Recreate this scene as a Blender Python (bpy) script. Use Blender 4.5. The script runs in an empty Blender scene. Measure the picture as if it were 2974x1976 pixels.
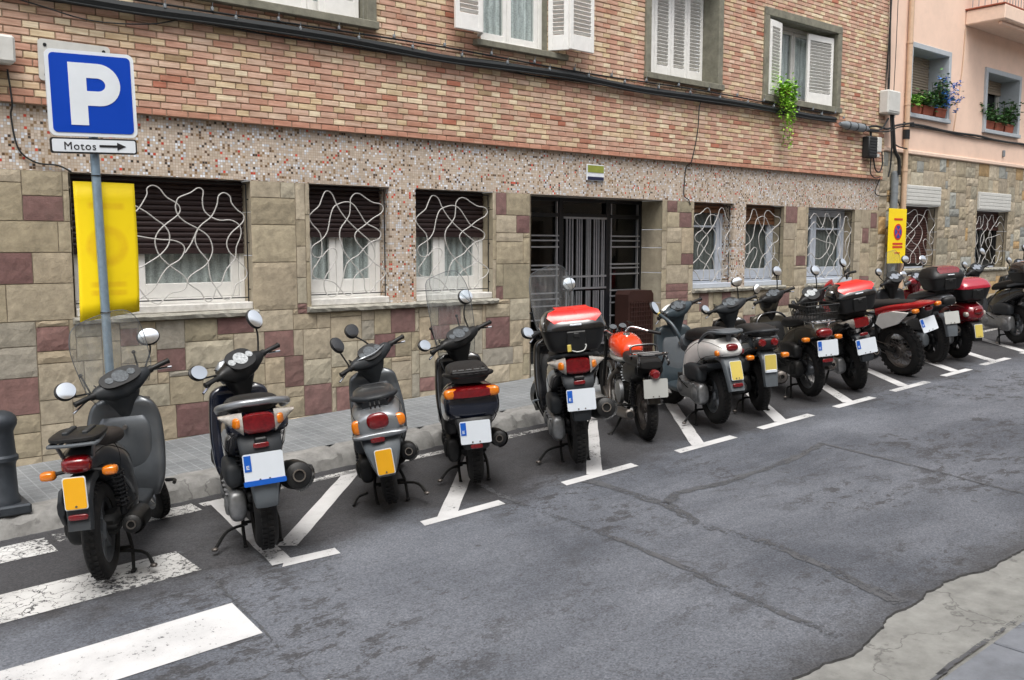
import bpy, bmesh, math, random
from mathutils import Vector, Matrix, Euler
R = math.radians
rnd = random.Random(7)
scene = bpy.context.scene
COL = scene.collection
PI = math.pi

# ------------------------------------------------------------------ camera, sky, sun, exposure
cam_d = bpy.data.cameras.new('camera'); cam = bpy.data.objects.new('camera', cam_d); COL.objects.link(cam)
cam.location = (0, 0, 2.0); cam.rotation_euler = (PI / 2 - 0.1012, 0, -0.695)
cam_d.lens = 32.5; cam_d.sensor_width = 36.0; cam_d.clip_start = 0.05; cam_d.clip_end = 600
scene.camera = cam

SUN_EL, SUN_AZ = R(62), R(215)      # azimuth measured clockwise from +y (where the light comes from)
w = bpy.data.worlds.new('World'); scene.world = w; w.use_nodes = True
nt = w.node_tree; bg = nt.nodes['Background']
sky = nt.nodes.new('ShaderNodeTexSky'); sky.sky_type = 'NISHITA'; sky.sun_disc = False
sky.sun_elevation = SUN_EL; sky.sun_rotation = SUN_AZ; sky.air_density = 1.0; sky.dust_density = 4.0; sky.ozone_density = 1.0
hs = nt.nodes.new('ShaderNodeHueSaturation'); hs.inputs['Saturation'].default_value = 0.25
nt.links.new(sky.outputs[0], hs.inputs['Color']); nt.links.new(hs.outputs[0], bg.inputs['Color'])
bg.inputs['Strength'].default_value = 0.15
sun_d = bpy.data.lights.new('sun', 'SUN'); sun_d.energy = 1.2; sun_d.angle = R(28); sun_d.color = (1.0, 0.96, 0.9)
sun = bpy.data.objects.new('sun', sun_d); COL.objects.link(sun)
sd = Vector((math.sin(SUN_AZ) * math.cos(SUN_EL), math.cos(SUN_AZ) * math.cos(SUN_EL), math.sin(SUN_EL)))
sun.rotation_euler = (-sd).to_track_quat('-Z', 'Y').to_euler(); sun.location = (0, 0, 20)
vs = scene.view_settings; vs.view_transform = 'Standard'; vs.look = 'None'; vs.exposure = 0.68; vs.gamma = 1.0
scene.cycles.use_denoising = True
scene.cycles.max_bounces = 8; scene.cycles.transparent_max_bounces = 12

YW = 8.14          # plane of the facade
SL = 0.04          # the street climbs 4 % to the right
def gz(x): return SL * x

# ------------------------------------------------------------------ helpers: materials
def lin(h):
    if isinstance(h, (tuple, list)): return tuple(h[:3])
    h = h.lstrip('#'); o = []
    for i in (0, 2, 4):
        c = int(h[i:i + 2], 16) / 255; o.append(c / 12.92 if c <= .04045 else ((c + .055) / 1.055) ** 2.4)
    return tuple(o)
def newmat(name):
    m = bpy.data.materials.new(name); m.use_nodes = True
    n = m.node_tree.nodes; return m, m.node_tree, n['Principled BSDF']
def N(t, typ, **kw):
    n = t.nodes.new(typ)
    for k, v in kw.items():
        if k.startswith('i_'): n.inputs[k[2:].replace('_', ' ')].default_value = v
        else: setattr(n, k, v)
    return n
def mixc(t, fac, a, b, mode='MIX'):
    m = t.nodes.new('ShaderNodeMix'); m.data_type = 'RGBA'; m.blend_type = mode
    for s, v in ((m.inputs[0], fac), (m.inputs[6], a), (m.inputs[7], b)):
        if hasattr(v, 'is_output'): t.links.new(v, s)
        elif isinstance(v, (int, float)): s.default_value = v
        else: s.default_value = (*v[:3], 1)
    return m.outputs[2]
def ramp(t, src, stops, interp='LINEAR'):
    r = t.nodes.new('ShaderNodeValToRGB'); r.color_ramp.interpolation = interp
    e = r.color_ramp.elements
    while len(e) < len(stops): e.new(0.5)
    for el, (p, c) in zip(e, stops):
        el.position = p; el.color = (c, c, c, 1) if isinstance(c, (int, float)) else (*lin(c), 1)
    t.links.new(src, r.inputs[0]); return r.outputs[0]
def coords(t, kind='Object', scale=None):
    tc = t.nodes.new('ShaderNodeTexCoord'); o = tc.outputs[kind]
    if scale is not None:
        mp = t.nodes.new('ShaderNodeMapping'); mp.inputs['Scale'].default_value = scale
        t.links.new(o, mp.inputs[0]); o = mp.outputs[0]
    return o
def noise(t, co, scale, detail=4, rough=.6, dist=0):
    n = N(t, 'ShaderNodeTexNoise', i_Scale=scale, i_Detail=detail, i_Roughness=rough, i_Distortion=dist)
    t.links.new(co, n.inputs['Vector']); return n.outputs['Fac']
def math_(t, op, a, b=None, c=None):
    m = t.nodes.new('ShaderNodeMath'); m.operation = op
    for i, v in enumerate((a, b, c)):
        if v is None: continue
        if hasattr(v, 'is_output'): t.links.new(v, m.inputs[i])
        else: m.inputs[i].default_value = v
    return m.outputs[0]
def bump(t, bs, h, strength=.3, dist=.01):
    b = N(t, 'ShaderNodeBump', i_Strength=strength, i_Distance=dist)
    t.links.new(h, b.inputs['Height']); t.links.new(b.outputs[0], bs.inputs['Normal']); return b

def M(name, col, rough=.5, metal=0., coat=0., var=.12, vs_=14, bmp=0., bs_=120, dirt=0., spec=.5):
    m, t, b = newmat(name); c = lin(col); co = coords(t)
    n1 = noise(t, co, vs_, 5)
    f = ramp(t, n1, [(.3, 0.), (.72, 1.)])
    base = mixc(t, f, tuple(x * (1 - var) for x in c), tuple(min(1, x * (1 + var)) for x in c))
    if dirt:
        d = ramp(t, noise(t, co, 6, 8, .7), [(.48, 0.), (.75, 1.)])
        base = mixc(t, math_(t, 'MULTIPLY', d, dirt), base, lin('#7a7468'))
    t.links.new(base, b.inputs['Base Color'])
    rr = math_(t, 'MULTIPLY_ADD', n1, .25, max(.02, rough - .12)); t.links.new(rr, b.inputs['Roughness'])
    b.inputs['Metallic'].default_value = metal; b.inputs['Coat Weight'].default_value = coat; b.inputs['Coat Roughness'].default_value = .08
    b.inputs['Specular IOR Level'].default_value = spec
    if bmp: bump(t, b, noise(t, co, bs_, 3), bmp, .004)
    return m
def glassmat(name, tint, refl=.08, alpha=.9, rough=.02, haze=0.):
    """thin clear sheet: mostly lets light through, reflects by fresnel"""
    m, t, b = newmat(name); out = t.nodes['Material Output']
    tr = N(t, 'ShaderNodeBsdfTransparent'); tr.inputs[0].default_value = (*lin(tint), 1)
    gl = N(t, 'ShaderNodeBsdfGlossy'); gl.inputs['Roughness'].default_value = rough
    lw = N(t, 'ShaderNodeLayerWeight'); lw.inputs['Blend'].default_value = .5
    mx = N(t, 'ShaderNodeMixShader'); f = math_(t, 'MULTIPLY_ADD', math_(t, 'POWER', lw.outputs['Facing'], 4.), .75, refl)
    t.links.new(f, mx.inputs[0]); t.links.new(tr.outputs[0], mx.inputs[1]); t.links.new(gl.outputs[0], mx.inputs[2])
    res = mx.outputs[0]
    if haze:
        df = N(t, 'ShaderNodeBsdfTranslucent'); df.inputs[0].default_value = (.9, .92, .93, 1); d2 = N(t, 'ShaderNodeBsdfDiffuse'); d2.inputs[0].default_value = (.9, .92, .93, 1); ad = N(t, 'ShaderNodeMixShader'); t.links.new(df.outputs[0], ad.inputs[1]); t.links.new(d2.outputs[0], ad.inputs[2]); m2 = N(t, 'ShaderNodeMixShader')
        sc_ = math_(t, 'MULTIPLY', ramp(t, noise(t, coords(t, 'Object', (1, 1, .15)), 26, 5, .7), [(.4, .55), (.7, 1.6)]), haze); t.links.new(sc_, m2.inputs[0]); t.links.new(res, m2.inputs[1]); t.links.new(ad.outputs[0], m2.inputs[2]); res = m2.outputs[0]
    t.links.new(res, out.inputs['Surface']); t.nodes.remove(b); return m

# ------------------------------------------------------------------ helpers: meshes
def V3(p): return Vector(p)
def catmull(P, sub=6, closed=False):
    P = [Vector(p) for p in P]; n = len(P); out = []
    if n < 3: return P
    rng = range(n) if closed else range(n - 1)
    for i in rng:
        p1, p2 = P[i], P[(i + 1) % n]
        p0 = P[i - 1] if (closed or i > 0) else p1 * 2 - p2
        p3 = P[(i + 2) % n] if (closed or i + 2 < n) else p2 * 2 - p1
        for k in range(sub):
            s = k / sub
            out.append(.5 * ((2 * p1) + (p2 - p0) * s + (2 * p0 - 5 * p1 + 4 * p2 - p3) * s * s + (3 * p1 - p0 - 3 * p2 + p3) * s ** 3))
    if not closed: out.append(P[-1])
    return out
class MB:
    def __init__(s): s.v = []; s.f = []; s.m = []; s.s = []; s.c = []
    def add(s, vs_, fs, mi=0, smooth=False, col=None):
        o = len(s.v); s.v += [tuple(p) for p in vs_]
        for f in fs: s.f.append(tuple(i + o for i in f)); s.m.append(mi); s.s.append(smooth); s.c.append(col)
        return s
    def box(s, c, size, rot=None, bev=0., mi=0, smooth=False, col=None):
        hx, hy, hz = (k / 2 for k in size); b = min(bev, hx * .9, hy * .9, hz * .9)
        M_ = Matrix.Identity(3) if rot is None else Euler(rot).to_matrix(); c = Vector(c)
        S = [(x, y, z) for x in (-1, 1) for y in (-1, 1) for z in (-1, 1)]; ix = {p: i for i, p in enumerate(S)}
        if b <= 0:
            vs_ = [c + M_ @ Vector((x * hx, y * hy, z * hz)) for x, y, z in S]
            return s.add(vs_, [(0, 1, 3, 2), (4, 6, 7, 5), (0, 4, 5, 1), (2, 3, 7, 6), (0, 2, 6, 4), (1, 5, 7, 3)], mi, smooth, col)
        vs_ = []
        for x, y, z in S:
            vs_ += [Vector((x * hx, y * (hy - b), z * (hz - b))), Vector((x * (hx - b), y * hy, z * (hz - b))), Vector((x * (hx - b), y * (hy - b), z * hz))]
        vs_ = [c + M_ @ p for p in vs_]; fs = []
        def I(p, a): return ix[p] * 3 + a
        cyc = [(-1, -1), (1, -1), (1, 1), (-1, 1)]
        for a in range(3):
            for sg in (-1, 1):
                def mk(u, v):
                    p = [0, 0, 0]; p[a] = sg; p[(a + 1) % 3] = u; p[(a + 2) % 3] = v; return tuple(p)
                fs.append(tuple(I(mk(u, v), a) for u, v in cyc))
        for a in range(3):          # edges along axis a
            b1, b2 = (a + 1) % 3, (a + 2) % 3
            for u in (-1, 1):
                for v in (-1, 1):
                    p = [0, 0, 0]; p[b1] = u; p[b2] = v; q = list(p); p[a] = -1; q[a] = 1; p, q = tuple(p), tuple(q)
                    fs.append((I(p, b1), I(q, b1), I(q, b2), I(p, b2)))
        for p in S: fs.append((I(p, 0), I(p, 1), I(p, 2)))
        return s.add(vs_, fs, mi, smooth, col)
    def loft(s, rings, cap=True, mi=0, smooth=True, closed=False):
        n = len(rings[0]); vs_ = [p for r_ in rings for p in r_]; fs = []
        k = len(rings)
        for i in range(k if closed else k - 1):
            a, b = i * n, ((i + 1) % k) * n
            for j in range(n): fs.append((a + j, a + (j + 1) % n, b + (j + 1) % n, b + j))
        if cap and not closed: fs.append(tuple(range(n))); fs.append(tuple((k - 1) * n + j for j in range(n)))
        return s.add(vs_, fs, mi, smooth)
    def tube(s, pts, r, n=8, sub=5, closed=False, mi=0, cap=True):
        P = catmull(pts, sub, closed) if sub > 1 and len(pts) > 2 else [Vector(p) for p in pts]
        rs = r if isinstance(r, (list, tuple)) else None; K = len(P); rings = []
        t0 = (P[1] - P[0]).normalized(); up = Vector((0, 0, 1)) if abs(t0.z) < .9 else Vector((1, 0, 0))
        nx = t0.cross(up).normalized()
        for i in range(K):
            a = P[i - 1] if (i > 0 or closed) else P[i]; b = P[(i + 1) % K] if (i < K - 1 or closed) else P[i]
            t = (b - a).normalized(); nx = (nx - t * nx.dot(t)).normalized(); ny = t.cross(nx)
            if rs:
                q = i / (K - 1) * (len(rs) - 1); j = min(int(q), len(rs) - 2); rr = rs[j] + (rs[j + 1] - rs[j]) * (q - j)
            else: rr = r
            rings.append([P[i] + (nx * math.cos(2 * PI * j / n) + ny * math.sin(2 * PI * j / n)) * rr for j in range(n)])
        return s.loft(rings, cap, mi, True, closed)
    def cyl(s, p0, p1, r0, r1=None, n=20, mi=0, smooth=True):
        r1 = r0 if r1 is None else r1
        return s.tube([p0, p1], [r0, r1], n, 1, mi=mi)
    def lathe(s, prof, c, axis='y', n=40, mi=0, closed=True, smooth=True):
        """profile of (axial, radius) turned round an axis through c"""
        c = Vector(c); rings = []
        for a, r_ in prof:
            ring = []
            for j in range(n):
                u, v = math.cos(2 * PI * j / n) * r_, math.sin(2 * PI * j / n) * r_
                ring.append(c + (Vector((u, a, v)) if axis == 'y' else Vector((a, u, v)) if axis == 'x' else Vector((u, v, a))))
            rings.append(ring)
        return s.loft(rings, not closed, mi, smooth, closed)
    def ell(s, c, rad, rot=None, nu=18, nv=12, mi=0, p=2.):
        M_ = Matrix.Identity(3) if rot is None else Euler(rot).to_matrix(); c = Vector(c); vs_ = []; fs = []
        for i in range(nv + 1):
            th = PI * i / nv
            for j in range(nu):
                ph = 2 * PI * j / nu
                q = Vector((math.sin(th) * math.cos(ph), math.sin(th) * math.sin(ph), math.cos(th)))
                if p != 2.: q = Vector([math.copysign(abs(k) ** (2 / p), k) for k in q])
                vs_.append(c + M_ @ Vector((q.x * rad[0], q.y * rad[1], q.z * rad[2])))
        for i in range(nv):
            for j in range(nu): fs.append((i * nu + j, (i + 1) * nu + j, (i + 1) * nu + (j + 1) % nu, i * nu + (j + 1) % nu))
        return s.add(vs_, fs, mi, True)
    def prism(s, poly, o, ux, uy, th, mi=0, smooth=False, col=None):
        """a 2-D outline given thickness th along ux x uy"""
        o, ux, uy = Vector(o), Vector(ux).normalized(), Vector(uy).normalized(); nz = ux.cross(uy).normalized()
        a = [o + ux * p[0] + uy * p[1] + nz * th / 2 for p in poly]; b = [q - nz * th for q in a]; n = len(poly)
        return s.add(a + b, [tuple(range(n)), tuple(range(2 * n - 1, n - 1, -1))] + [(i, (i + 1) % n, n + (i + 1) % n, n + i) for i in range(n)], mi, smooth, col)
    def build(s, name, mats, parent=None, sharp=38, fix=True):
        me = bpy.data.meshes.new(name); me.from_pydata(s.v, [], s.f)
        if not isinstance(mats, (list, tuple)): mats = [mats]
        for m in mats: me.materials.append(m)
        me.polygons.foreach_set('material_index', s.m); me.polygons.foreach_set('use_smooth', s.s)
        if any(c is not None for c in s.c):
            at = me.attributes.new('col', 'FLOAT_COLOR', 'FACE'); d = []
            for c in s.c: d += [*(c or (.5, .5, .5)), 1] if len(c or (0, 0, 0)) == 3 else list(c)
            at.data.foreach_set('color', d)
        if fix:
            bm = bmesh.new(); bm.from_mesh(me); bmesh.ops.recalc_face_normals(bm, faces=bm.faces); bm.to_mesh(me); bm.free()
        if any(s.s): me.set_sharp_from_angle(angle=R(sharp))
        o = bpy.data.objects.new(name, me); COL.objects.link(o)
        if parent: o.parent = parent
        return o
def rrect(w_, h_, r_, n=5):
    out = []
    for cx, cy, a0 in ((w_ / 2 - r_, h_ / 2 - r_, 0), (-w_ / 2 + r_, h_ / 2 - r_, 90), (-w_ / 2 + r_, -h_ / 2 + r_, 180), (w_ / 2 - r_, -h_ / 2 + r_, 270)):
        for k in range(n + 1): a = R(a0 + 90 * k / n); out.append((cx + r_ * math.cos(a), cy + r_ * math.sin(a)))
    return out
def tag(o, label, cat, group=None):
    o['label'] = label; o['category'] = cat
    if group: o['group'] = group
    return o
def thing(name, label, cat, loc=(0, 0, 0), rot=(0, 0, 0), group=None):
    o = bpy.data.objects.new(name, None); COL.objects.link(o); o.location = loc; o.rotation_euler = rot; o.empty_display_size = .2
    return tag(o, label, cat, group)
def struct(o, kind='structure'): o['kind'] = kind; return o
def cells(rect, holes):
    """rectangles covering rect minus holes"""
    x0, z0, x1, z1 = rect
    xs = sorted({x0, x1, *[min(max(h[i], x0), x1) for h in holes for i in (0, 2)]})
    zs = sorted({z0, z1, *[min(max(h[i], z0), z1) for h in holes for i in (1, 3)]})
    for a, b in zip(xs, xs[1:]):
        for c, d in zip(zs, zs[1:]):
            mx, mz = (a + b) / 2, (c + d) / 2
            if not any(h[0] < mx < h[2] and h[1] < mz < h[3] for h in holes): yield a, c, b, d
def text_mesh(txt, size, name):
    cu = bpy.data.curves.new(name, 'FONT'); cu.body = txt; cu.size = size; cu.space_character = 1.12; cu.extrude = .0015; cu.offset = 0.
    o = bpy.data.objects.new(name, cu); COL.objects.link(o); bpy.context.view_layer.update()
    me = bpy.data.meshes.new_from_object(o); bpy.data.objects.remove(o); bpy.data.curves.remove(cu)
    q = bpy.data.objects.new(name, me); COL.objects.link(q); return q
# ------------------------------------------------------------------ materials of the street and the facades
def asphalt_mat():
    m, t, b = newmat('asphalt'); co = coords(t)
    sx = N(t, 'ShaderNodeSeparateXYZ'); t.links.new(co, sx.inputs[0])
    warp = noise(t, co, 1.3, 6, .65)
    lane = math_(t, 'ADD', sx.outputs['Y'], math_(t, 'MULTIPLY_ADD', warp, 1.5, -.75))
    big = ramp(t, noise(t, co, .6, 6, .62, .3), [(.36, 0.), (.66, 1.)])
    base = mixc(t, big, (.074, .081, .097), (.148, .159, .182))
    co3 = coords(t, 'Object', (.45, 1.9, 1.)); base = mixc(t, math_(t, 'MULTIPLY', ramp(t, noise(t, co3, 2.2, 6, .65), [(.45, 0.), (.75, 1.)]), .5), base, (.175, .186, .21))
    base = mixc(t, ramp(t, math_(t, 'MULTIPLY_ADD', lane, .5, -2.1), [(.34, 0.), (.56, 1.)]), base, mixc(t, big, (.040, .040, .044), (.066, .067, .073)))
    co2 = coords(t, 'Object', (.9, 1.4, 1.))
    st = ramp(t, noise(t, co2, 5.5, 12, .8, .35), [(.52, 0.), (.56, 1.)]); msk = ramp(t, noise(t, co, .8, 3, .5), [(.40, 0.), (.56, 1.)])
    base = mixc(t, math_(t, 'MULTIPLY', math_(t, 'MULTIPLY', st, msk), .8), base, (.040, .039, .041))
    st2 = ramp(t, noise(t, co2, 16., 9, .78, .2), [(.565, 0.), (.62, 1.)]); base = mixc(t, math_(t, 'MULTIPLY', math_(t, 'MULTIPLY', st2, ramp(t, noise(t, co, .7, 3), [(.42, .15), (.6, 1.)])), .75), base, (.045, .044, .047))
    sp = N(t, 'ShaderNodeTexVoronoi', i_Scale=2.6); t.links.new(co, sp.inputs['Vector'])
    base = mixc(t, math_(t, 'MULTIPLY', ramp(t, math_(t, 'ADD', sp.outputs['Distance'], math_(t, 'MULTIPLY', noise(t, co, 14, 3), .06)), [(.075, 1.), (.10, 0.)]), .6), base, (.04, .04, .042))
    sy_ = math_(t, 'ADD', sx.outputs['Y'], math_(t, 'MULTIPLY', noise(t, co, 5, 8, .7), .5))       # oily dirt gathered along the gutter
    base = mixc(t, math_(t, 'MULTIPLY', ramp(t, math_(t, 'MULTIPLY', sy_, .2), [(.48, .85), (.53, 0.)]), .8), base, (.045, .043, .042))
    g1 = N(t, 'ShaderNodeTexVoronoi', i_Scale=120.); t.links.new(co, g1.inputs['Vector'])
    gv = N(t, 'ShaderNodeSeparateColor'); t.links.new(g1.outputs['Color'], gv.inputs[0])
    base = mixc(t, gv.outputs[0], mixc(t, 1., base, (.70, .70, .71), 'MULTIPLY'), mixc(t, 1., base, (1.33, 1.33, 1.32), 'MULTIPLY'))
    n2 = noise(t, co, 75, 4, .7)
    base = mixc(t, .5, base, mixc(t, 1., base, ramp(t, n2, [(.3, .6), (.7, 1.4)]), 'MULTIPLY'))
    t.links.new(base, b.inputs['Base Color']); b.inputs['Roughness'].default_value = .82
    bump(t, b, math_(t, 'ADD', gv.outputs[0], n2), .45, .004); return m
def concrete_mat(name, c, sc=5., crack=True):
    m, t, b = newmat(name); co = coords(t); c = lin(c)
    f = noise(t, co, sc, 9, .68); base = mixc(t, ramp(t, f, [(.3, 0.), (.7, 1.)]), tuple(x * .62 for x in c), tuple(x * 1.2 for x in c))
    d = ramp(t, noise(t, co, 11, 6, .7), [(.6, 0.), (.7, 1.)]); base = mixc(t, math_(t, 'MULTIPLY', d, .5), base, (.07, .068, .065))
    if crack:
        v = N(t, 'ShaderNodeTexVoronoi', feature='DISTANCE_TO_EDGE', i_Scale=.9)
        wv = N(t, 'ShaderNodeVectorMath', operation='ADD'); nn = N(t, 'ShaderNodeTexNoise', i_Scale=3., i_Detail=6.)
        t.links.new(co, nn.inputs['Vector']); t.links.new(co, wv.inputs[0]); t.links.new(nn.outputs['Color'], wv.inputs[1]); t.links.new(wv.outputs[0], v.inputs['Vector'])
        base = mixc(t, math_(t, 'MULTIPLY', ramp(t, v.outputs['Distance'], [(.0, 1.), (.012, 0.)]), .6), base, (.06, .058, .055))
    t.links.new(base, b.inputs['Base Color']); b.inputs['Roughness'].default_value = .88
    bump(t, b, noise(t, co, 40, 6, .7), .4, .006); return m
def paving_mat():
    m, t, b = newmat('paving_tiles'); co = coords(t)
    br = N(t, 'ShaderNodeTexBrick', offset=0., i_Scale=1., i_Mortar_Size=.005, i_Brick_Width=.2, i_Row_Height=.2)
    mp = N(t, 'ShaderNodeMapping'); mp.inputs['Rotation'].default_value = (0, 0, 0); t.links.new(co, mp.inputs[0]); t.links.new(mp.outputs[0], br.inputs['Vector'])
    br.inputs['Color1'].default_value = (.185, .198, .208, 1); br.inputs['Color2'].default_value = (.225, .237, .245, 1); br.inputs['Mortar'].default_value = (.13, .135, .14, 1)
    b2 = N(t, 'ShaderNodeTexBrick', offset=0., i_Scale=1., i_Mortar_Size=.0055, i_Brick_Width=.1, i_Row_Height=.1); t.links.new(mp.outputs[0], b2.inputs['Vector'])
    f2 = b2.outputs['Fac']; base = mixc(t, math_(t, 'MULTIPLY', f2, .75), br.outputs['Color'], (.33, .35, .36))
    d = ramp(t, noise(t, co, 3.2, 8, .68), [(.35, 0.), (.75, 1.)]); base = mixc(t, math_(t, 'MULTIPLY', d, .55), base, (.10, .105, .11))
    n3 = noise(t, co, 90, 3); base = mixc(t, .4, base, mixc(t, 1., base, ramp(t, n3, [(.3, .6), (.7, 1.35)]), 'MULTIPLY'))
    t.links.new(base, b.inputs['Base Color']); b.inputs['Roughness'].default_value = .8
    bump(t, b, math_(t, 'SUBTRACT', n3, math_(t, 'ADD', br.outputs['Fac'], f2)), .4, .004); return m
def paint_mat(name, wear, crack=False, col=((.42, .42, .41), (.66, .66, .65))):
    """road paint, worn through to the asphalt in places"""
    m, t, b = newmat(name); co = coords(t); out = t.nodes['Material Output']
    n1 = noise(t, co, 2.2, 4, .6); n2 = noise(t, co, 34, 8, .75)
    base = mixc(t, ramp(t, n1, [(.3, 0.), (.7, 1.)]), *col)
    base = mixc(t, math_(t, 'MULTIPLY', ramp(t, noise(t, co, 130, 3), [(.55, 0.), (.8, 1.)]), .3), base, tuple(c * .45 for c in col[0]))
    t.links.new(base, b.inputs['Base Color']); b.inputs['Roughness'].default_value = .7
    f = math_(t, 'ADD', math_(t, 'MULTIPLY', n2, .62), math_(t, 'MULTIPLY', n1, .38))
    hole = ramp(t, f, [(wear, 1.), (wear + .035, 0.)])
    if crack:
        v = N(t, 'ShaderNodeTexVoronoi', feature='DISTANCE_TO_EDGE', i_Scale=9.)
        wv = N(t, 'ShaderNodeVectorMath', operation='ADD'); nn = N(t, 'ShaderNodeTexNoise', i_Scale=9., i_Detail=4.)
        sc_ = N(t, 'ShaderNodeVectorMath', operation='SCALE'); sc_.inputs['Scale'].default_value = .22
        t.links.new(co, nn.inputs['Vector']); t.links.new(nn.outputs['Color'], sc_.inputs[0]); t.links.new(co, wv.inputs[0]); t.links.new(sc_.outputs[0], wv.inputs[1]); t.links.new(wv.outputs[0], v.inputs['Vector'])
        cr = math_(t, 'MULTIPLY', ramp(t, v.outputs['Distance'], [(.012, 1.), (.03, 0.)]), ramp(t, n1, [(.45, 0.), (.56, 1.)]))
        hole = math_(t, 'MAXIMUM', hole, cr)
    tr = N(t, 'ShaderNodeBsdfTransparent'); mx = N(t, 'ShaderNodeMixShader')
    t.links.new(hole, mx.inputs[0]); t.links.new(b.outputs[0], mx.inputs[1]); t.links.new(tr.outputs[0], mx.inputs[2]); t.links.new(mx.outputs[0], out.inputs['Surface'])
    return m
def attr_mat(name, rough, streak=None, nscale=8., amt=.3, bstr=.4, bdist=.01, bscale=30, stain=.0):
    """colour of each brick or block stored on its faces, broken up by noise"""
    m, t, b = newmat(name); co = coords(t); a = N(t, 'ShaderNodeAttribute', attribute_name='col'); base = a.outputs['Color']
    n1 = noise(t, co, nscale, 7, .65)
    base = mixc(t, 1., base, ramp(t, n1, [(.28, 1 - amt), (.72, 1 + amt)]), 'MULTIPLY')
    if streak:
        mp = N(t, 'ShaderNodeMapping'); mp.inputs['Rotation'].default_value = (0, R(-28), 0); mp.inputs['Scale'].default_value = (5, 5, 70)
        t.links.new(co, mp.inputs[0]); s_ = noise(t, mp.outputs[0], 1.0, 3, .5)
        base = mixc(t, 1., base, mixc(t, ramp(t, s_, [(.35, 0.), (.65, 1.)]), (.86, .80, .76), (1.12, 1.14, 1.16)), 'MULTIPLY')
    if streak:
        mp2 = N(t, 'ShaderNodeMapping'); mp2.inputs['Scale'].default_value = (2.2, 2.2, .35); t.links.new(co, mp2.inputs[0])
        base = mixc(t, math_(t, 'MULTIPLY', ramp(t, noise(t, mp2.outputs[0], 1.6, 8, .65), [(.42, 0.), (.72, 1.)]), .4), base, mixc(t, 1., base, (.66, .63, .60), 'MULTIPLY'))
    if stain:
        d = ramp(t, noise(t, co, 2.1, 8, .7), [(.5, 0.), (.78, 1.)]); base = mixc(t, math_(t, 'MULTIPLY', d, stain), base, (.115, .10, .08))
    t.links.new(base, b.inputs['Base Color']); b.inputs['Roughness'].default_value = rough
    bump(t, b, noise(t, co, bscale, 8, .7), bstr, bdist); return m
def mosaic_mat():
    m, t, b = newmat('mosaic_tiles'); co = coords(t); sx = N(t, 'ShaderNodeSeparateXYZ'); t.links.new(co, sx.inputs[0])
    p = 1 / .0237; u = math_(t, 'MULTIPLY', math_(t, 'ADD', sx.outputs['X'], sx.outputs['Y']), p); v = math_(t, 'MULTIPLY', sx.outputs['Z'], p)
    cb = N(t, 'ShaderNodeCombineXYZ'); t.links.new(math_(t, 'FLOOR', u), cb.inputs[0]); t.links.new(math_(t, 'FLOOR', v), cb.inputs[1])
    wn = N(t, 'ShaderNodeTexWhiteNoise', noise_dimensions='2D'); t.links.new(cb.outputs[0], wn.inputs['Vector'])
    col = ramp(t, wn.outputs['Value'], [(0., '#c8bbab'), (.30, '#beb1a0'), (.55, '#cfc4b7'), (.68, '#cdd3da'), (.78, '#e4e9ef'), (.845, '#8d7452'), (.895, '#5b4530'), (.930, '#b8331f'), (.942, '#d8452f'), (.955, '#2f2a26'), (.985, '#a8a49e')], 'CONSTANT')
    w2 = N(t, 'ShaderNodeTexWhiteNoise', noise_dimensions='2D'); ad = N(t, 'ShaderNodeVectorMath', operation='ADD'); ad.inputs[1].default_value = (91.3, 17.7, 0)
    t.links.new(cb.outputs[0], ad.inputs[0]); t.links.new(ad.outputs[0], w2.inputs['Vector'])
    col = mixc(t, 1., col, ramp(t, w2.outputs['Value'], [(0., .86), (1., 1.12)]), 'MULTIPLY')
    fu = math_(t, 'FRACT', u); fv = math_(t, 'FRACT', v)
    e = math_(t, 'MINIMUM', math_(t, 'MINIMUM', fu, math_(t, 'SUBTRACT', 1., fu)), math_(t, 'MINIMUM', fv, math_(t, 'SUBTRACT', 1., fv)))
    gr = ramp(t, e, [(.05, 0.), (.10, 1.)]); col = mixc(t, gr, lin('#b09a88'), col)
    d = ramp(t, noise(t, co, 1.7, 7, .65), [(.4, 0.), (.8, 1.)]); col = mixc(t, math_(t, 'MULTIPLY', d, .3), col, (.2, .165, .13))
    t.links.new(col, b.inputs['Base Color']); t.links.new(math_(t, 'MULTIPLY_ADD', gr, -.4, .75), b.inputs['Roughness'])
    bump(t, b, gr, .35, .002); return m
def lace_mat(name, c):
    m, t, b = newmat(name); co = coords(t); sx = N(t, 'ShaderNodeSeparateXYZ'); t.links.new(co, sx.inputs[0])
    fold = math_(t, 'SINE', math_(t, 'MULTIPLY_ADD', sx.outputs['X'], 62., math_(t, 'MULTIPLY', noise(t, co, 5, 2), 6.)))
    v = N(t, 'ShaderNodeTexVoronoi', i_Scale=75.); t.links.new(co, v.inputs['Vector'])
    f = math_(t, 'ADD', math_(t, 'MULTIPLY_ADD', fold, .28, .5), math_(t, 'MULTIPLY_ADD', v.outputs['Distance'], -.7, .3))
    c = lin(c); t.links.new(mixc(t, f, tuple(x * .45 for x in c), c), b.inputs['Base Color']); b.inputs['Roughness'].default_value = .9; return m

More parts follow.
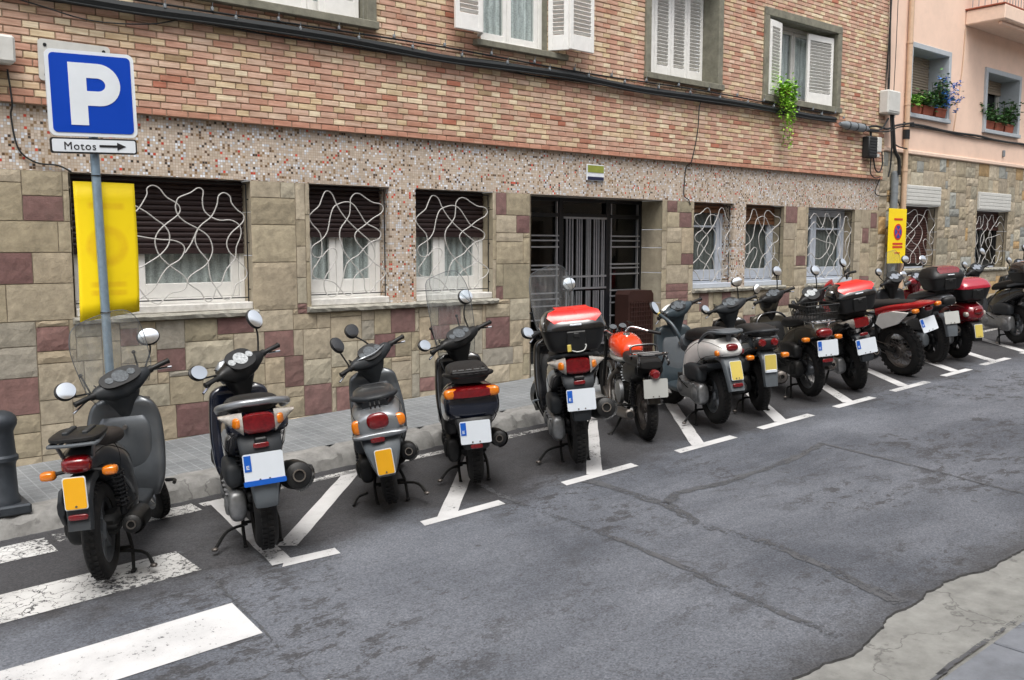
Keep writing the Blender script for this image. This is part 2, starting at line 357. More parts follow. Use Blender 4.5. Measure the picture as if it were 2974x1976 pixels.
K = {}
K['asphalt'] = asphalt_mat(); K['paving'] = paving_mat()
K['concrete'] = concrete_mat('gutter_concrete', '#8f8f8b'); K['slab'] = concrete_mat('slab_concrete', '#7f838a', 3.)
K['kerb'] = concrete_mat('kerb_granite', '#8d8c89', 9., True)
K['paint'] = paint_mat('road_paint', .40, col=((.46, .46, .46), (.70, .70, .70))); K['paint_worn'] = paint_mat('road_paint_cracked', .43, True); K['paint_old'] = paint_mat('road_paint_old', .465, True)
K['tar'] = paint_mat('tar_seam', .47, col=((.07, .072, .078), (.10, .103, .111))); K['tar_edge'] = M('asphalt_edge', (.05, .049, .05), .85, var=.4, vs_=20, bmp=.5)
K['brick'] = attr_mat('wire_cut_brick', .85, True, 10, .13, .35, .004, 60, .06)
K['mortar'] = M('brick_mortar', '#8f7c69', .95, var=.25, bmp=.6)
K['stone'] = attr_mat('sandstone_blocks', .9, None, 13, .26, .55, .010, 38, .35)
K['stone_mortar'] = M('stone_mortar', '#857b6b', .95, var=.25, bmp=.6)
K['stone_trim'] = attr_mat('dressed_stone', .9, None, 6, .25, .4, .008, 50, .45)
K['mosaic'] = mosaic_mat()
K['sill'] = concrete_mat('sill_stone', '#aaa79c', 14., False); K['ledge'] = M('painted_ledge', '#d5d3ce', .7, var=.15, dirt=.5)
K['grey_trim'] = concrete_mat('cement_surround', '#7c7a6c', 8., False)
K['white_wood'] = M('white_painted_wood', '#e6e5e1', .45, var=.05, dirt=.1)
K['blue_wood'] = M('bluish_white_wood', '#b9c0ca', .45, var=.06, dirt=.1)
K['white_metal'] = M('white_painted_rod', '#b9b7b3', .4, .0, var=.08)
K['black_metal'] = M('black_iron', '#17181a', .5, .3)
K['dark_shutter'] = M('brown_slats', '#2a1a19', .55, var=.2); K['tan_shutter'] = M('wooden_slats', '#7a553a', .6, var=.2)
K['beige_shutter'] = M('beige_slats', '#9a8b7a', .6, var=.1); K['red_shutter'] = M('reddish_slats', '#4a2b26', .6, var=.2)
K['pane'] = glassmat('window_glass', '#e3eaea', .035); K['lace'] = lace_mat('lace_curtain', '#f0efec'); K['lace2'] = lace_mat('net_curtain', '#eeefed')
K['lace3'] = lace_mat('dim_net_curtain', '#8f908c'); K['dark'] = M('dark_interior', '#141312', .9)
K['render'] = M('peach_render', '#e6c8b4', .9, var=.07, vs_=1.6, bmp=.25, dirt=.10); K['render_trim'] = M('pale_render_trim', '#e0c6b3', .9, var=.06)
K['grey_paint'] = M('grey_window_surround', '#aab0b5', .8, var=.08)
K['steel_bar'] = M('aluminium_bar', '#9b9da2', .35, .6); K['door_frame'] = M('black_door_frame', '#15171b', .4, .2)
K['brown_metal'] = M('brown_letterbox', '#38221d', .5, .2, var=.2)
K['terracotta'] = M('terracotta', '#8d4a34', .85, var=.15)
K['cable'] = M('cable_rubber', '#1d2021', .6, var=.2); K['pipe_grey'] = M('grey_conduit', '#82888c', .55, .3, var=.12)
K['pipe_tan'] = M('tan_drainpipe', '#c8aa8f', .7, var=.1, dirt=.15); K['white_box'] = M('white_plastic_box', '#c9c9c4', .5, var=.06, dirt=.15)

# ------------------------------------------------------------------ the ground
def sheet(name, pts, mat, dz=0., kind='structure'):
    o = MB().add([(x, y, gz(x) + dz) for x, y in pts], [tuple(range(len(pts)))]).build(name, mat, fix=False)
    if o.data.polygons[0].normal.z < 0: o.data.flip_normals()
    return struct(o, kind)
def strip(name, pts, w_, mat, dz, jit=0.):
    """a flat ribbon of width w_ following pts on the street"""
    P = catmull([(x, y, 0) for x, y in pts], 10) if len(pts) > 2 else [Vector((*pts[0], 0)).lerp(Vector((*pts[1], 0)), k / 12) for k in range(13)]
    L, Rr = [], []
    for i, p in enumerate(P):
        t = (P[min(i + 1, len(P) - 1)] - P[max(i - 1, 0)]).normalized(); n = Vector((-t.y, t.x, 0)); ww = w_ / 2 * (1 + rnd.uniform(-jit, jit)); off = n * rnd.uniform(-jit, jit) * w_ * .6
        L.append(p + n * ww + off); Rr.append(p - n * ww + off)
    k = len(P); v = [(q.x, q.y, gz(q.x) + dz) for q in L + Rr]
    o = MB().add(v, [(i, i + 1, k + i + 1, k + i) for i in range(k - 1)]).build(name, mat, fix=False)
    if o.data.polygons[0].normal.z < 0: o.data.flip_normals()
    return struct(o)
sheet('ground', [(-150, -150), (150, -150), (150, 150), (-150, 150)], K['slab'], -.12)
jx = -14.; edge = []; ej = 0.
while jx < 70:
    ej = .85 * ej + rnd.gauss(0, .005); edge.append((jx, 2.16 + .035 * math.sin(jx * 1.7) + .022 * math.sin(jx * 4.1 + 1) + .014 * math.sin(jx * 9.3) + ej + rnd.gauss(0, .002))); jx += rnd.uniform(.015, .04) if 2 < jx < 8 else .4
road = sheet('road', edge + [(70, 6.83), (-14, 6.83)], K['asphalt'], 0.)
v = [(x, y, gz(x)) for x, y in edge] + [(x, y - .012, gz(x) - .022) for x, y in edge]; k = len(edge)
struct(MB().add(v, [(i, i + 1, k + i + 1, k + i) for i in range(k - 1)]).build('road_edge', K['tar_edge'], fix=False))
sheet('gutter', [(-14, 1.74), (70, 1.74), (70, 2.4), (-14, 2.4)], K['concrete'], -.010)
nk = MB()
for i in range(40):
    x0 = -13 + i * 1.02
    nk.box((x0 + .5, -1.26, gz(x0 + .5) - .02), (1.005, 5.98, .06), (0, -math.atan(SL), 0), .006)
struct(nk.build('near_pavement', K['slab']))
# the far pavement, with worn kerb stones
rings = []; x = -12.
while x < 62:
    near = -1 < x < 14; j = (x / .95) % 1.0; dip = .02 if j < .05 else 0
    q = [(6.76, -.03), (6.785, .035), (6.80, .085), (6.825, .118), (6.865, .136), (6.95, .141), (7.04, .143), (7.05, .09)]
    rings.append([(x, y + rnd.uniform(-.013, .013) * (1 if near else .4) + dip * .7, gz(x) + z + (rnd.uniform(-.012, .010) if 0 < n_ < 5 else 0) - dip) for n_, (y, z) in enumerate(q)])
    x += .055 if near else .4
struct(MB().loft(rings, True, 0, True).build('kerb', K['kerb'], sharp=30))
v = [(-12, 7.035, gz(-12) + .141), (62, 7.035, gz(62) + .141), (62, 8.9, gz(62) + .20), (-12, 8.9, gz(-12) + .20)]
struct(MB().add(v, [(0, 1, 2, 3)]).build('pavement', K['paving'], fix=False))
# tar seams and cracks
for pts, w_, jt in (([(4.3, 5.6), (4.2, 5.09), (4.15, 4.24), (4.09, 3.52), (3.95, 2.8), (3.9, 2.24)], .05, .3),
                    ([(4.93, 5.08), (4.88, 4.17), (4.72, 3.73), (4.73, 3.2), (4.51, 2.38), (4.46, 2.24)], .085, .3),
                    ([(4.88, 4.17), (5.17, 4.29), (5.64, 4.22), (6.55, 4.25), (7.16, 4.37)], .075, .3),
                    ([(7.16, 4.4), (7.01, 3.56), (6.82, 2.6), (6.8, 2.24)], .04, .3),
                    ([(2.02, 5.7), (2.0, 5.2), (1.95, 4.66), (1.9, 4.18), (1.83, 3.6), (1.8, 2.3)], .016, .6)):
    strip('road_seam', pts, w_, K['tar'], .0035, jt)
strip('joint_dirt', [(-6, 1.755), (3, 1.75), (4, 1.765), (6, 1.75), (12, 1.755)], .022, K['tar'], .004, .25)
# markings
for x0, x1, y0, y1, mt in ((-9, 2.0, 5.28, 5.715, 'paint_worn'), (-9, 1.93, 4.21, 4.68, 'paint'), (-9, 1.45, 6.28, 6.62, 'paint_old'), (1.5, 2.46, 6.45, 6.66, 'paint_old'), (-9, 1.9, 3.1, 3.55, 'paint')):
    n_ = 40; top = [(x0 + (x1 - x0) * i / n_, y1 + rnd.uniform(-.006, .006)) for i in range(n_ + 1)]; bot = [(x1 - (x1 - x0) * i / n_, y0 + rnd.uniform(-.006, .006)) for i in range(n_ + 1)]
    if mt == 'paint' : bot[0] = (x1 - .04, y0)
    sheet('crosswalk_stripe', top + bot, K[mt], .004)
TX = [(3.41, 4.12), (4.72, 5.53), (6.06, 6.86), (7.26, 8.13), (8.58, 9.33), (9.76, 10.58), (11.03, 11.73), (12.12, 12.90), (13.38, 14.2), (14.7, 15.5)]
for i, (a, b) in enumerate(TX):
    y = 5.0 + .012 * i + (.004 * i if i > 5 else 0); sheet('parking_line', [(a, y), (b - .02, y - .01), (b, y + .095), (a + .03, y + .1)], K['paint'], .004)
sheet('parking_line', [(2.37, 4.98), (2.74, 4.94), (2.76, 5.05), (2.44, 5.09)], K['paint'], .004)
def pline(x0, y0, x1, y1, w_, dz): strip('parking_line', [(x0, y0), (x1, y1)], w_, K['paint'], dz, .03)
pline(2.40, 5.03, 2.63, 6.6, .13, .006); pline(2.56, 5.30, 3.78, 6.58, .13, .005)
for x0, y0, x1, y1 in ((3.65, 5.08, 5.0, 6.5), (5.11, 5.11, 6.45, 6.5), (6.40, 5.12, 7.65, 6.5), (7.68, 5.14, 8.95, 6.5), (8.93, 5.16, 10.2, 6.5), (10.16, 5.19, 11.3, 6.5), (11.47, 5.21, 12.6, 6.5), (12.55, 5.22, 13.7, 6.5), (13.62, 5.25, 14.8, 6.5), (15.0, 5.26, 16.2, 6.5)):
    pline(x0 - .03, y0 - .035, x1, y1, .125, .006)
sheet('parking_line', [(2.5, 6.52), (17, 6.52), (17, 6.62), (2.5, 6.62)], K['paint_old'], .005)
# ------------------------------------------------------------------ the brick apartment building
apt = thing('apartment_building', 'brick apartment building with a mosaic band and a sandstone ground floor', 'building', (8, YW, 0))
def put(o, root, name=None):
    """parent while keeping the world-space mesh coordinates"""
    o.parent = root; o.matrix_parent_inverse = Matrix.Translation(root.location).inverted() if root.type == 'EMPTY' else Matrix.Identity(4)
    return o
def under(mb, name, mat, parent, **kw):
    o = mb.build(name, mat, **kw); root = parent
    while root.parent: root = root.parent
    o.parent = parent
    if parent == root: o.matrix_parent_inverse = Matrix.Translation(root.location).inverted()
    return o
LINT, BRK, SILLZ = 2.60, 3.105, 1.415
X0, X1 = -1.5, 14.84
GW = {'A': (2.11, SILLZ, 3.665, LINT), 'B': (4.24, SILLZ, 5.155, LINT), 'C': (5.475, SILLZ, 6.515, LINT), 'D': (10.0, SILLZ, 10.885, LINT), 'E': (11.165, SILLZ, 12.12, LINT), 'F': (12.73, SILLZ, 14.12, LINT), 'L': (-1.1, SILLZ, 0.45, LINT)}
DOOR = (7.075, .3, 9.37, LINT)
UW = {'1': (2.75, 4.19, 4.86, 5.6), '2': (6.3, 4.21, 7.26, 5.7), '3': (9.0, 4.18, 10.35, 5.5), '4': (11.5, 4.15, 13.3, 5.27)}
YB = YW - .06
def wallface(mb, rect, holes, y, mi=0):
    for a, c, b, d in cells(rect, holes): mb.add([(a, y, c), (b, y, c), (b, y, d), (a, y, d)], [(0, 1, 2, 3)], mi)
def reveal(mb, h, y0, y1, mi=0, sides='lrtb', col=None):
    a, c, b, d = h
    for s_, q in (('l', [(a, y0, c), (a, y1, c), (a, y1, d), (a, y0, d)]), ('r', [(b, y0, c), (b, y0, d), (b, y1, d), (b, y1, c)]), ('t', [(a, y0, d), (a, y1, d), (b, y1, d), (b, y0, d)]), ('b', [(a, y0, c), (b, y0, c), (b, y1, c), (a, y1, c)])):
        if s_ in sides: mb.add(q, [(0, 1, 2, 3)], mi, False, col)
# bricks, each with its own colour and joint
mb = MB(); BH, J = .058, .008; r_ = 0; z = BRK
while z < 6.75:
    x = X0 - rnd.random() * .02 - (.245 if r_ % 2 else 0.); k = 0
    while x < X1:
        short = (k % 3 == 2); L = .122 if short else .184; a, b = x + J / 2, x + L - J / 2; k += 1; x += L
        segs = [(max(a, X0), min(b, X1))]
        for h in UW.values():
            if h[1] - .02 < z + BH / 2 < h[3] + .02:
                o = []
                for p, q in segs:
                    if q <= h[0] - .0 or p >= h[2] + .0: o.append((p, q))
                    else:
                        if p < h[0]: o.append((p, h[0]))
                        if q > h[2]: o.append((h[2], q))
                segs = o
        pal = rnd.random()
        c = lin(rnd.choice(['#d2bd97', '#cdb38f', '#c8b088', '#d5c3a2'])) if (short and pal < .85) or pal < .14 else lin(rnd.choice(['#c4a088', '#c59e86', '#bb9079', '#bf977f', '#cbad95', '#bf9079', '#c1a088', '#c8ac92', '#c0957e', '#b8866d'])) if pal < .975 else lin(rnd.choice(['#b06a4f', '#a58c68', '#b0745a']))
        if r_ == 0: c = lin(rnd.choice(['#b9836a', '#bd8a70', '#b67d63']))
        s_ = rnd.uniform(1.02, 1.18); g_ = .3 * c[0] + .6 * c[1] + .1 * c[2]; c = tuple(q * .86 + g_ * .14 for q in c); c = tuple(q * s_ for q in c)
        for p, q in segs:
            if q - p < .02: continue
            e = .004; yo = YB - rnd.uniform(0, .003); y1_ = YB + .008; z0, z1 = z + J / 2, z + BH - J / 2
            mb.add([(p, y1_, z0), (q, y1_, z0), (q, y1_, z1), (p, y1_, z1), (p + e, yo, z0 + e), (q - e, yo, z0 + e), (q - e, yo, z1 - e), (p + e, yo, z1 - e)],
                   [(4, 5, 6, 7), (0, 1, 5, 4), (1, 2, 6, 5), (2, 3, 7, 6), (3, 0, 4, 7)], 0, False, c)
    z += BH; r_ += 1
bk = MB(); wallface(bk, (X0, BRK, X1, 9.5), list(UW.values()), YB + .0078)
bk.add([(X0, YB + .0078, BRK), (X1, YB + .0078, BRK), (X1, YW + .3, BRK), (X0, YW + .3, BRK)], [(0, 1, 2, 3)])
bk.add([(X1, YB + .0078, BRK), (X1, YB + .0078, 9.5), (X1, YW + 1, 9.5), (X1, YW + 1, BRK)], [(0, 1, 2, 3)])
o_ = under(mb, 'brick_wall', K['brick'], apt, fix=False); o2 = under(bk, 'mortar_backing', K['mortar'], apt)
# mosaic band and the two mosaic piers
mo = MB(); wallface(mo, (X0, LINT, X1, BRK + .001), [], YW)
for p, q, h in ((GW['B'][2], GW['C'][0], 0), (GW['D'][2], GW['E'][0], 0)):
    wallface(mo, (p, SILLZ, q, LINT), [], YW); mo.add([(p, YW, SILLZ), (p, YW, LINT), (p, YW + .24, LINT), (p, YW + .24, SILLZ)], [(0, 1, 2, 3)]); mo.add([(q, YW, SILLZ), (q, YW + .24, SILLZ), (q, YW + .24, LINT), (q, YW, LINT)], [(0, 1, 2, 3)])
for h in list(GW.values()): mo.add([(h[0], YW, LINT), (h[2], YW, LINT), (h[2], YW + .24, LINT), (h[0], YW + .24, LINT)], [(0, 1, 2, 3)])
mo.add([(DOOR[0] - .02, YW, LINT), (DOOR[2] + .02, YW, LINT), (DOOR[2] + .02, YW + .45, LINT), (DOOR[0] - .02, YW + .45, LINT)], [(0, 1, 2, 3)])
under(mo, 'mosaic_band', K['mosaic'], apt)
# sandstone blocks
def ashlar(x0, z0, x1, z1, holes, fixed, seed, wr=(5, 9), hr=(4, 6), g=.05):
    """random squared rubble on a 5 cm grid, with the listed blocks kept where they are"""
    rr = random.Random(seed); nx, nz = round((x1 - x0) / g), round((z1 - z0) / g)
    occ = [[False] * nz for _ in range(nx)]; out = []
    for a, c, b, d in holes:
        for i in range(nx):
            for j in range(nz):
                if a < x0 + (i + .5) * g < b and c < z0 + (j + .5) * g < d: occ[i][j] = True
    def claim(i, j, w_, h_):
        for p in range(i, i + w_):
            for q in range(j, j + h_): occ[p][q] = True
    for a, c, b, d, col in fixed:
        i, j = max(0, round((a - x0) / g)), max(0, round((c - z0) / g)); p, q = min(nx, round((b - x0) / g)), min(nz, round((d - z0) / g))
        if p > i and q > j and not any(occ[u][v_] for u in range(i, p) for v_ in range(j, q)): claim(i, j, p - i, q - j); out.append((i, j, p - i, q - j, col))
    for j in range(nz):
        i = 0
        while i < nx:
            if occ[i][j]: i += 1; continue
            W_, H_ = rr.randint(*wr), rr.randint(*hr)
            if nz - j - H_ < 2: H_ = nz - j
            w_ = 1
            while w_ < W_ and i + w_ < nx and not occ[i + w_][j]: w_ += 1
            rem = 0
            while i + w_ + rem < nx and not occ[i + w_ + rem][j] and rem < 2: rem += 1
            if rem < 2: w_ += rem
            h_ = 1
            while h_ < H_ and j + h_ < nz and not any(occ[u][j + h_] for u in range(i, i + w_)): h_ += 1
            claim(i, j, w_, h_); out.append((i, j, w_, h_, None)); i += w_
    return [(x0 + i * g, z0 + j * g, x0 + (i + w_) * g, z0 + (j + h_) * g, c) for i, j, w_, h_, c in out]
def block(mb, a, c, b, d, y, col, rough, rr, clipz=None):
    """one stone: a subdivided face with a split, uneven front"""
    j = .004; a += j; b -= j; c += j; d -= j; nx, nz = max(2, round((b - a) / .045)), max(2, round((d - c) / .045))
    pr = rr.uniform(.003, .007) + rough * rr.uniform(.3, 1); tx, tz = rr.uniform(-.5, .5) * rough, rr.uniform(-.5, .5) * rough; vs_ = []
    for q in range(nz + 1):
        for p in range(nx + 1):
            u, v_ = p / nx, q / nz; ed = p in (0, nx) or q in (0, nz)
            dd = (.0022 if ed else pr + tx * (u - .5) + tz * (v_ - .5) + rr.uniform(-.45, .45) * rough)
            ju, jv = (0, 0) if ed else (rr.uniform(-.012, .012), rr.uniform(-.012, .012))
            vs_.append((a + (b - a) * u + ju + (rr.uniform(-.002, .002) if ed else 0), y - max(.002, dd), c + (d - c) * v_ + jv))
    n1 = nx + 1; fs = [(q * n1 + p, q * n1 + p + 1, (q + 1) * n1 + p + 1, (q + 1) * n1 + p) for q in range(nz) for p in range(nx)]
    o = len(vs_); rim = [p for p in range(n1)] + [q * n1 + nx for q in range(1, nz + 1)] + [nz * n1 + p for p in range(nx - 1, -1, -1)] + [q * n1 for q in range(nz - 1, 0, -1)]
    for i in rim: vs_.append((vs_[i][0], y + .004, vs_[i][2]))
    k = len(rim); fs += [(rim[i], rim[(i + 1) % k], o + (i + 1) % k, o + i)[::-1] for i in range(k)]
    mb.add(vs_, fs, 0, False, col)
PUR = ['#7b5f5b', '#755855', '#82645f', '#785c57']; TAN = ['#a89c87', '#a39782', '#ada28e', '#9f947e', '#a69b88', '#aba390', '#ad9f88']; OLV = ['#9f947d', '#a59a83', '#99907a', '#a89d88', '#aa9f8b']; GRY = ['#9c968a', '#958f82', '#a09a8c']
FIX = [(1.75, 2.21, 2.04, 2.39), (1.57, 1.68, 1.81, 1.96), (1.82, 1.16, 2.05, 1.35), (2.45, 1.17, 2.62, 1.32), (2.77, .88, 3.0, 1.11), (3.29, 1.19, 3.67, 1.34), (3.76, .95, 4.07, 1.2), (3.94, .65, 4.16, .95), (4.14, .36, 4.47, .65), (2.91, .28, 3.18, .62), (1.52, .66, 1.78, .95), (4.08, 1.37, 4.2, 1.47), (5.15, 1.09, 5.46, 1.35), (4.95, .84, 5.21, 1.09), (4.5, .37, 4.75, .6), (5.76, 1.14, 6.06, 1.35), (5.67, 1.0, 5.89, 1.13), (6.41, .87, 6.73, 1.18), (5.5, .43, 5.7, .58), (6.54, 1.38, 6.67, 1.55), (6.53, 2.35, 6.69, 2.6), (6.86, 2.13, 7.05, 2.34), (9.45, 1.32, 9.91, 1.49), (9.68, 1.14, 9.91, 1.3), (10.14, 1.12, 10.35, 1.35), (10.63, 1.13, 10.83, 1.35), (11.16, .73, 11.43, 1.02), (9.44, 2.46, 9.65, 2.6), (9.71, 2.27, 9.96, 2.44), (9.73, 1.74, 9.98, 1.88), (12.16, 2.34, 12.45, 2.58), (14.34, 2.03, 14.56, 2.28), (14.6, 2.31, 14.8, 2.57), (12.46, 1.68, 12.71, 1.87), (12.0, 1.1, 12.3, 1.3), (13.4, 1.1, 13.7, 1.33), (14.3, 1.3, 14.6, 1.5), (1.2, 2.2, 1.45, 2.5), (.8, .9, 1.1, 1.2), (.2, 1.6, .5, 1.9), (9.6, .75, 9.9, 1.0), (12.6, .8, 12.85, 1.1)]
FIX = [(a, c, b, d, lin(PUR[i % 4])) for i, (a, c, b, d) in enumerate(FIX)]
holes = [(h[0] - .0, h[1] - .05, h[2], h[3]) for h in GW.values()] + [DOOR, (GW['B'][2], SILLZ - .05, GW['C'][0], LINT), (GW['D'][2], SILLZ - .05, GW['E'][0], LINT)]
mb = MB(); rr = random.Random(5); bh = [(h[0], h[1], h[2], h[3]) for h in holes]
for a, c, b, d, col in ashlar(X0, 0., 14.85, 1.4, holes, FIX, 11) + ashlar(X0, 1.4, 14.85, 2.6, holes, FIX, 12, (6, 10), (5, 9)):
    if b < 0.5: continue
    low = c < 1.4
    if col is None: col = lin(rr.choice(TAN * 8 + OLV * 2 + GRY if low else OLV * 4 + TAN))
    s_ = rr.uniform(.92, 1.08); col = tuple(q * s_ for q in col)
    block(mb, a, c, b, d, YW - .004, col, (.0055 if low else .0025) * rr.uniform(.3, 1.4), rr)
under(mb, 'stone_base', K['stone'], apt, fix=False)
bk = MB(); wallface(bk, (X0, -1., X1, LINT), bh, YW)
bk.add([(X1, YW, 0), (X1, YW, LINT), (X1, YW + 1, LINT), (X1, YW + 1, 0)], [(0, 1, 2, 3)])
under(bk, 'stone_backing', K['stone_mortar'], apt)
# dressed reveals of stone round the ground-floor openings
def rstack(x, y0, y1, z0, z1, flip, root=None):
    z = z0; rv = MB()
    while z < z1 - .01:
        h_ = min(rr.choice([.24, .33, .4, .5]), z1 - z); h_ = z1 - z if z1 - z - h_ < .12 else h_
        s_ = rr.uniform(.85, 1.1); c = tuple(q * s_ for q in lin(rr.choice(OLV + TAN))); rv.box((x + (.006 if flip else -.006), (y0 + y1) / 2, z + h_ / 2), (.016, y1 - y0, h_ - .006), None, .003, 0, False, c); z += h_
    under(rv, 'stone_reveal', K['stone_trim'], root or apt)
for k_, h in GW.items():
    if k_ not in 'CE': rstack(h[0], YW, YW + .24, SILLZ, LINT, False)
    if k_ not in 'BD': rstack(h[2], YW, YW + .24, SILLZ, LINT, True)
rstack(DOOR[0], YW, YW + .40, .3, LINT, False); rstack(DOOR[2], YW, YW + .40, .35, LINT, True)
# stone window sills, rough in front
def sill(x0, x1, z1=SILLZ, parent=apt, mat='sill', y=YW):
    rings = []; n_ = int((x1 - x0) / .05)
    for i in range(n_ + 1):
        x = x0 + (x1 - x0) * i / n_; q = [(y + .26, z1), (y - .055 + rnd.uniform(-.006, .006), z1 + rnd.uniform(-.002, .001)), (y - .068 + rnd.uniform(-.01, .008), z1 - .02 + rnd.uniform(-.006, .006)), (y - .05 + rnd.uniform(-.012, .006), z1 - .05 + rnd.uniform(-.006, .004)), (y + .0, z1 - .055), (y + .26, z1 - .05)]
        rings.append([(x, yy, zz) for yy, zz in q])
    return under(MB().loft(rings, True, 0, False), 'window_sill', K[mat], parent)
sill(2.08, 3.68); sill(4.2, 6.55); sill(9.98, 12.13); sill(12.7, 14.14)

# wavy rods of the window grilles, as loops in unit coordinates (u to the right, v up)
def U(P, ox, w_, oy, h_): return [((x - ox) / w_, (oy - y) / h_) for x, y in P]
GB = [U(q, 70, 880, 1388, 1330) for q in ([(200, 690), (180, 600), (100, 500), (72, 420), (110, 360), (180, 290), (215, 200), (250, 125), (290, 112), (335, 150), (370, 240), (420, 340), (500, 450), (620, 570), (760, 700), (810, 800), (815, 900), (770, 990), (690, 1040), (610, 1090), (560, 1160), (550, 1250), (540, 1330), (490, 1362), (440, 1330), (390, 1260), (330, 1195), (240, 1165), (150, 1150), (105, 1110), (105, 1040), (150, 970), (200, 870), (205, 780)],
    [(210, 680), (270, 580), (300, 430), (340, 310), (400, 260), (500, 230), (580, 265), (650, 370), (720, 480), (830, 540), (890, 600), (870, 670), (780, 710), (700, 780), (620, 870), (520, 930), (470, 1000), (440, 1120), (410, 1260), (370, 1340), (310, 1368), (250, 1330), (225, 1220), (250, 1110), (330, 980), (370, 860), (350, 800), (300, 785), (250, 830), (200, 890), (130, 890), (92, 830), (110, 760)],
    [(490, 450), (530, 370), (540, 250), (545, 190), (590, 130), (650, 130), (720, 180), (800, 228), (890, 245), (922, 300), (890, 360), (800, 420), (700, 510), (620, 570), (585, 630), (600, 700), (680, 810), (800, 960), (920, 1050), (940, 1110), (900, 1170), (830, 1220), (790, 1290), (740, 1335), (695, 1310), (683, 1240), (680, 1160), (620, 1060), (520, 930), (440, 800), (405, 660), (420, 550)])]
_d = [(440, 840), (520, 720), (580, 590), (640, 520), (740, 435), (800, 310), (820, 210), (880, 172), (945, 210), (960, 280), (1020, 355), (1090, 410), (1095, 470), (1050, 530), (950, 620), (900, 720), (920, 820), (1000, 910), (1090, 1000), (1120, 1080), (1080, 1150), (990, 1200), (950, 1320), (890, 1368), (830, 1340), (770, 1240), (710, 1140), (690, 1000), (680, 920), (600, 820), (560, 730), (560, 650), (590, 580)]
_b = [(370, 300), (400, 240), (520, 185), (600, 130), (655, 160), (645, 260), (660, 370), (730, 440), (830, 478), (940, 472), (1030, 515), (1062, 590), (1050, 670), (1005, 780), (990, 900), (900, 1010), (855, 1100), (820, 1190), (765, 1240), (720, 1350), (670, 1383), (630, 1350), (590, 1270), (490, 1195), (455, 1150), (500, 1080), (640, 990), (700, 920), (742, 800), (700, 660), (590, 575), (470, 510), (390, 440), (360, 350)]
_a = [(-600, 500), (-480, 380), (-300, 300), (-80, 420), (65, 240), (75, 160), (130, 122), (200, 150), (270, 240), (370, 300), (408, 360), (380, 430), (240, 540), (160, 630), (133, 730), (170, 860), (280, 980), (400, 1070), (450, 1150), (430, 1220), (370, 1255), (270, 1275), (200, 1340), (140, 1385), (40, 1330), (-60, 1200), (-200, 1150), (-420, 1280), (-560, 1200)]
_c = [(-560, 800), (-350, 620), (-100, 650), (80, 680), (200, 695), (330, 705), (420, 750), (435, 820), (380, 910), (270, 980), (200, 1060), (110, 1210), (0, 1300), (-160, 1370), (-300, 1300), (-420, 1050)]
_e = [(-520, 250), (-350, 140), (-200, 200), (-80, 320), (65, 410), (150, 480), (240, 550), (285, 640), (270, 750), (190, 850), (90, 920), (-60, 1000), (-250, 1000), (-420, 900), (-560, 960)]
GA = [(U(_d, -640, 1780, 1400, 1350), False), (U(_b, -640, 1780, 1400, 1350), True), (U(_a, -640, 1780, 1400, 1350), False), (U(_c, -640, 1780, 1400, 1350), False), (U(_e, -640, 1780, 1400, 1350), False)]
def grille(parent, x0, z0, x1, z1, kind, y=YW + .035, r=.0058, flip=False):
    m = MB(); W_, H_ = x1 - x0, z1 - z0
    for crv in (GA if kind == 'A' else [(q, True) for q in GB]):
        pts, cl = crv
        pts = [(x0 + .02 + (W_ - .04) * (1 - u if flip else u), y + .006 * math.sin(7 * u + 5 * v_), z0 + .02 + (H_ - .04) * v_) for u, v_ in pts]
        m.tube(pts, r, 6, 4, cl)
    k = MB()
    for a, b in (((x0 + .01, z0 + .015), (x1 - .02, z0 + .015)), ((x0 + .01, z0 + .06), (x1 - .02, z0 + .06)), ((x1 - .02, z0 + .01), (x1 - .02, z1 - .03)), ((x0 + .01, z0 + .01), (x0 + .01, z1 - .03)), ((x0 + .01, z1 - .035), (x1 - .02, z1 - .035))):
        k.tube([(a[0], y + .02, a[1]), (b[0], y + .02, b[1])], .006, 6, 1)
    for f in (.12, .5, .85): k.tube([(x1 - .02, y + .02, z0 + H_ * f), (x1, y + .02, z0 + H_ * f)], .006, 6, 1)
    g_ = under(m, 'window_grille', K['white_metal'], parent); f = under(k, 'grille_frame', K['black_metal'], parent)
    return g_
def slats(mb, x0, x1, z0, z1, y, pitch=.045, d=.012, mi=0):
    """closed roller-shutter curtain of rounded slats"""
    z = z0; n_ = max(1, int((z1 - z0) / pitch)); p = (z1 - z0) / n_
    for i in range(n_):
        a = z0 + i * p; prof = [(y, a), (y - d, a + p * .2), (y - d * 1.15, a + p * .55), (y - d * .6, a + p * .86), (y + .002, a + p * .93), (y, a + p)]
        vs_ = [(x, yy, zz) for x in (x0, x1) for yy, zz in prof]; k = len(prof)
        mb.add(vs_, [(i_, i_ + 1, k + i_ + 1, k + i_) for i_ in range(k - 1)], mi)
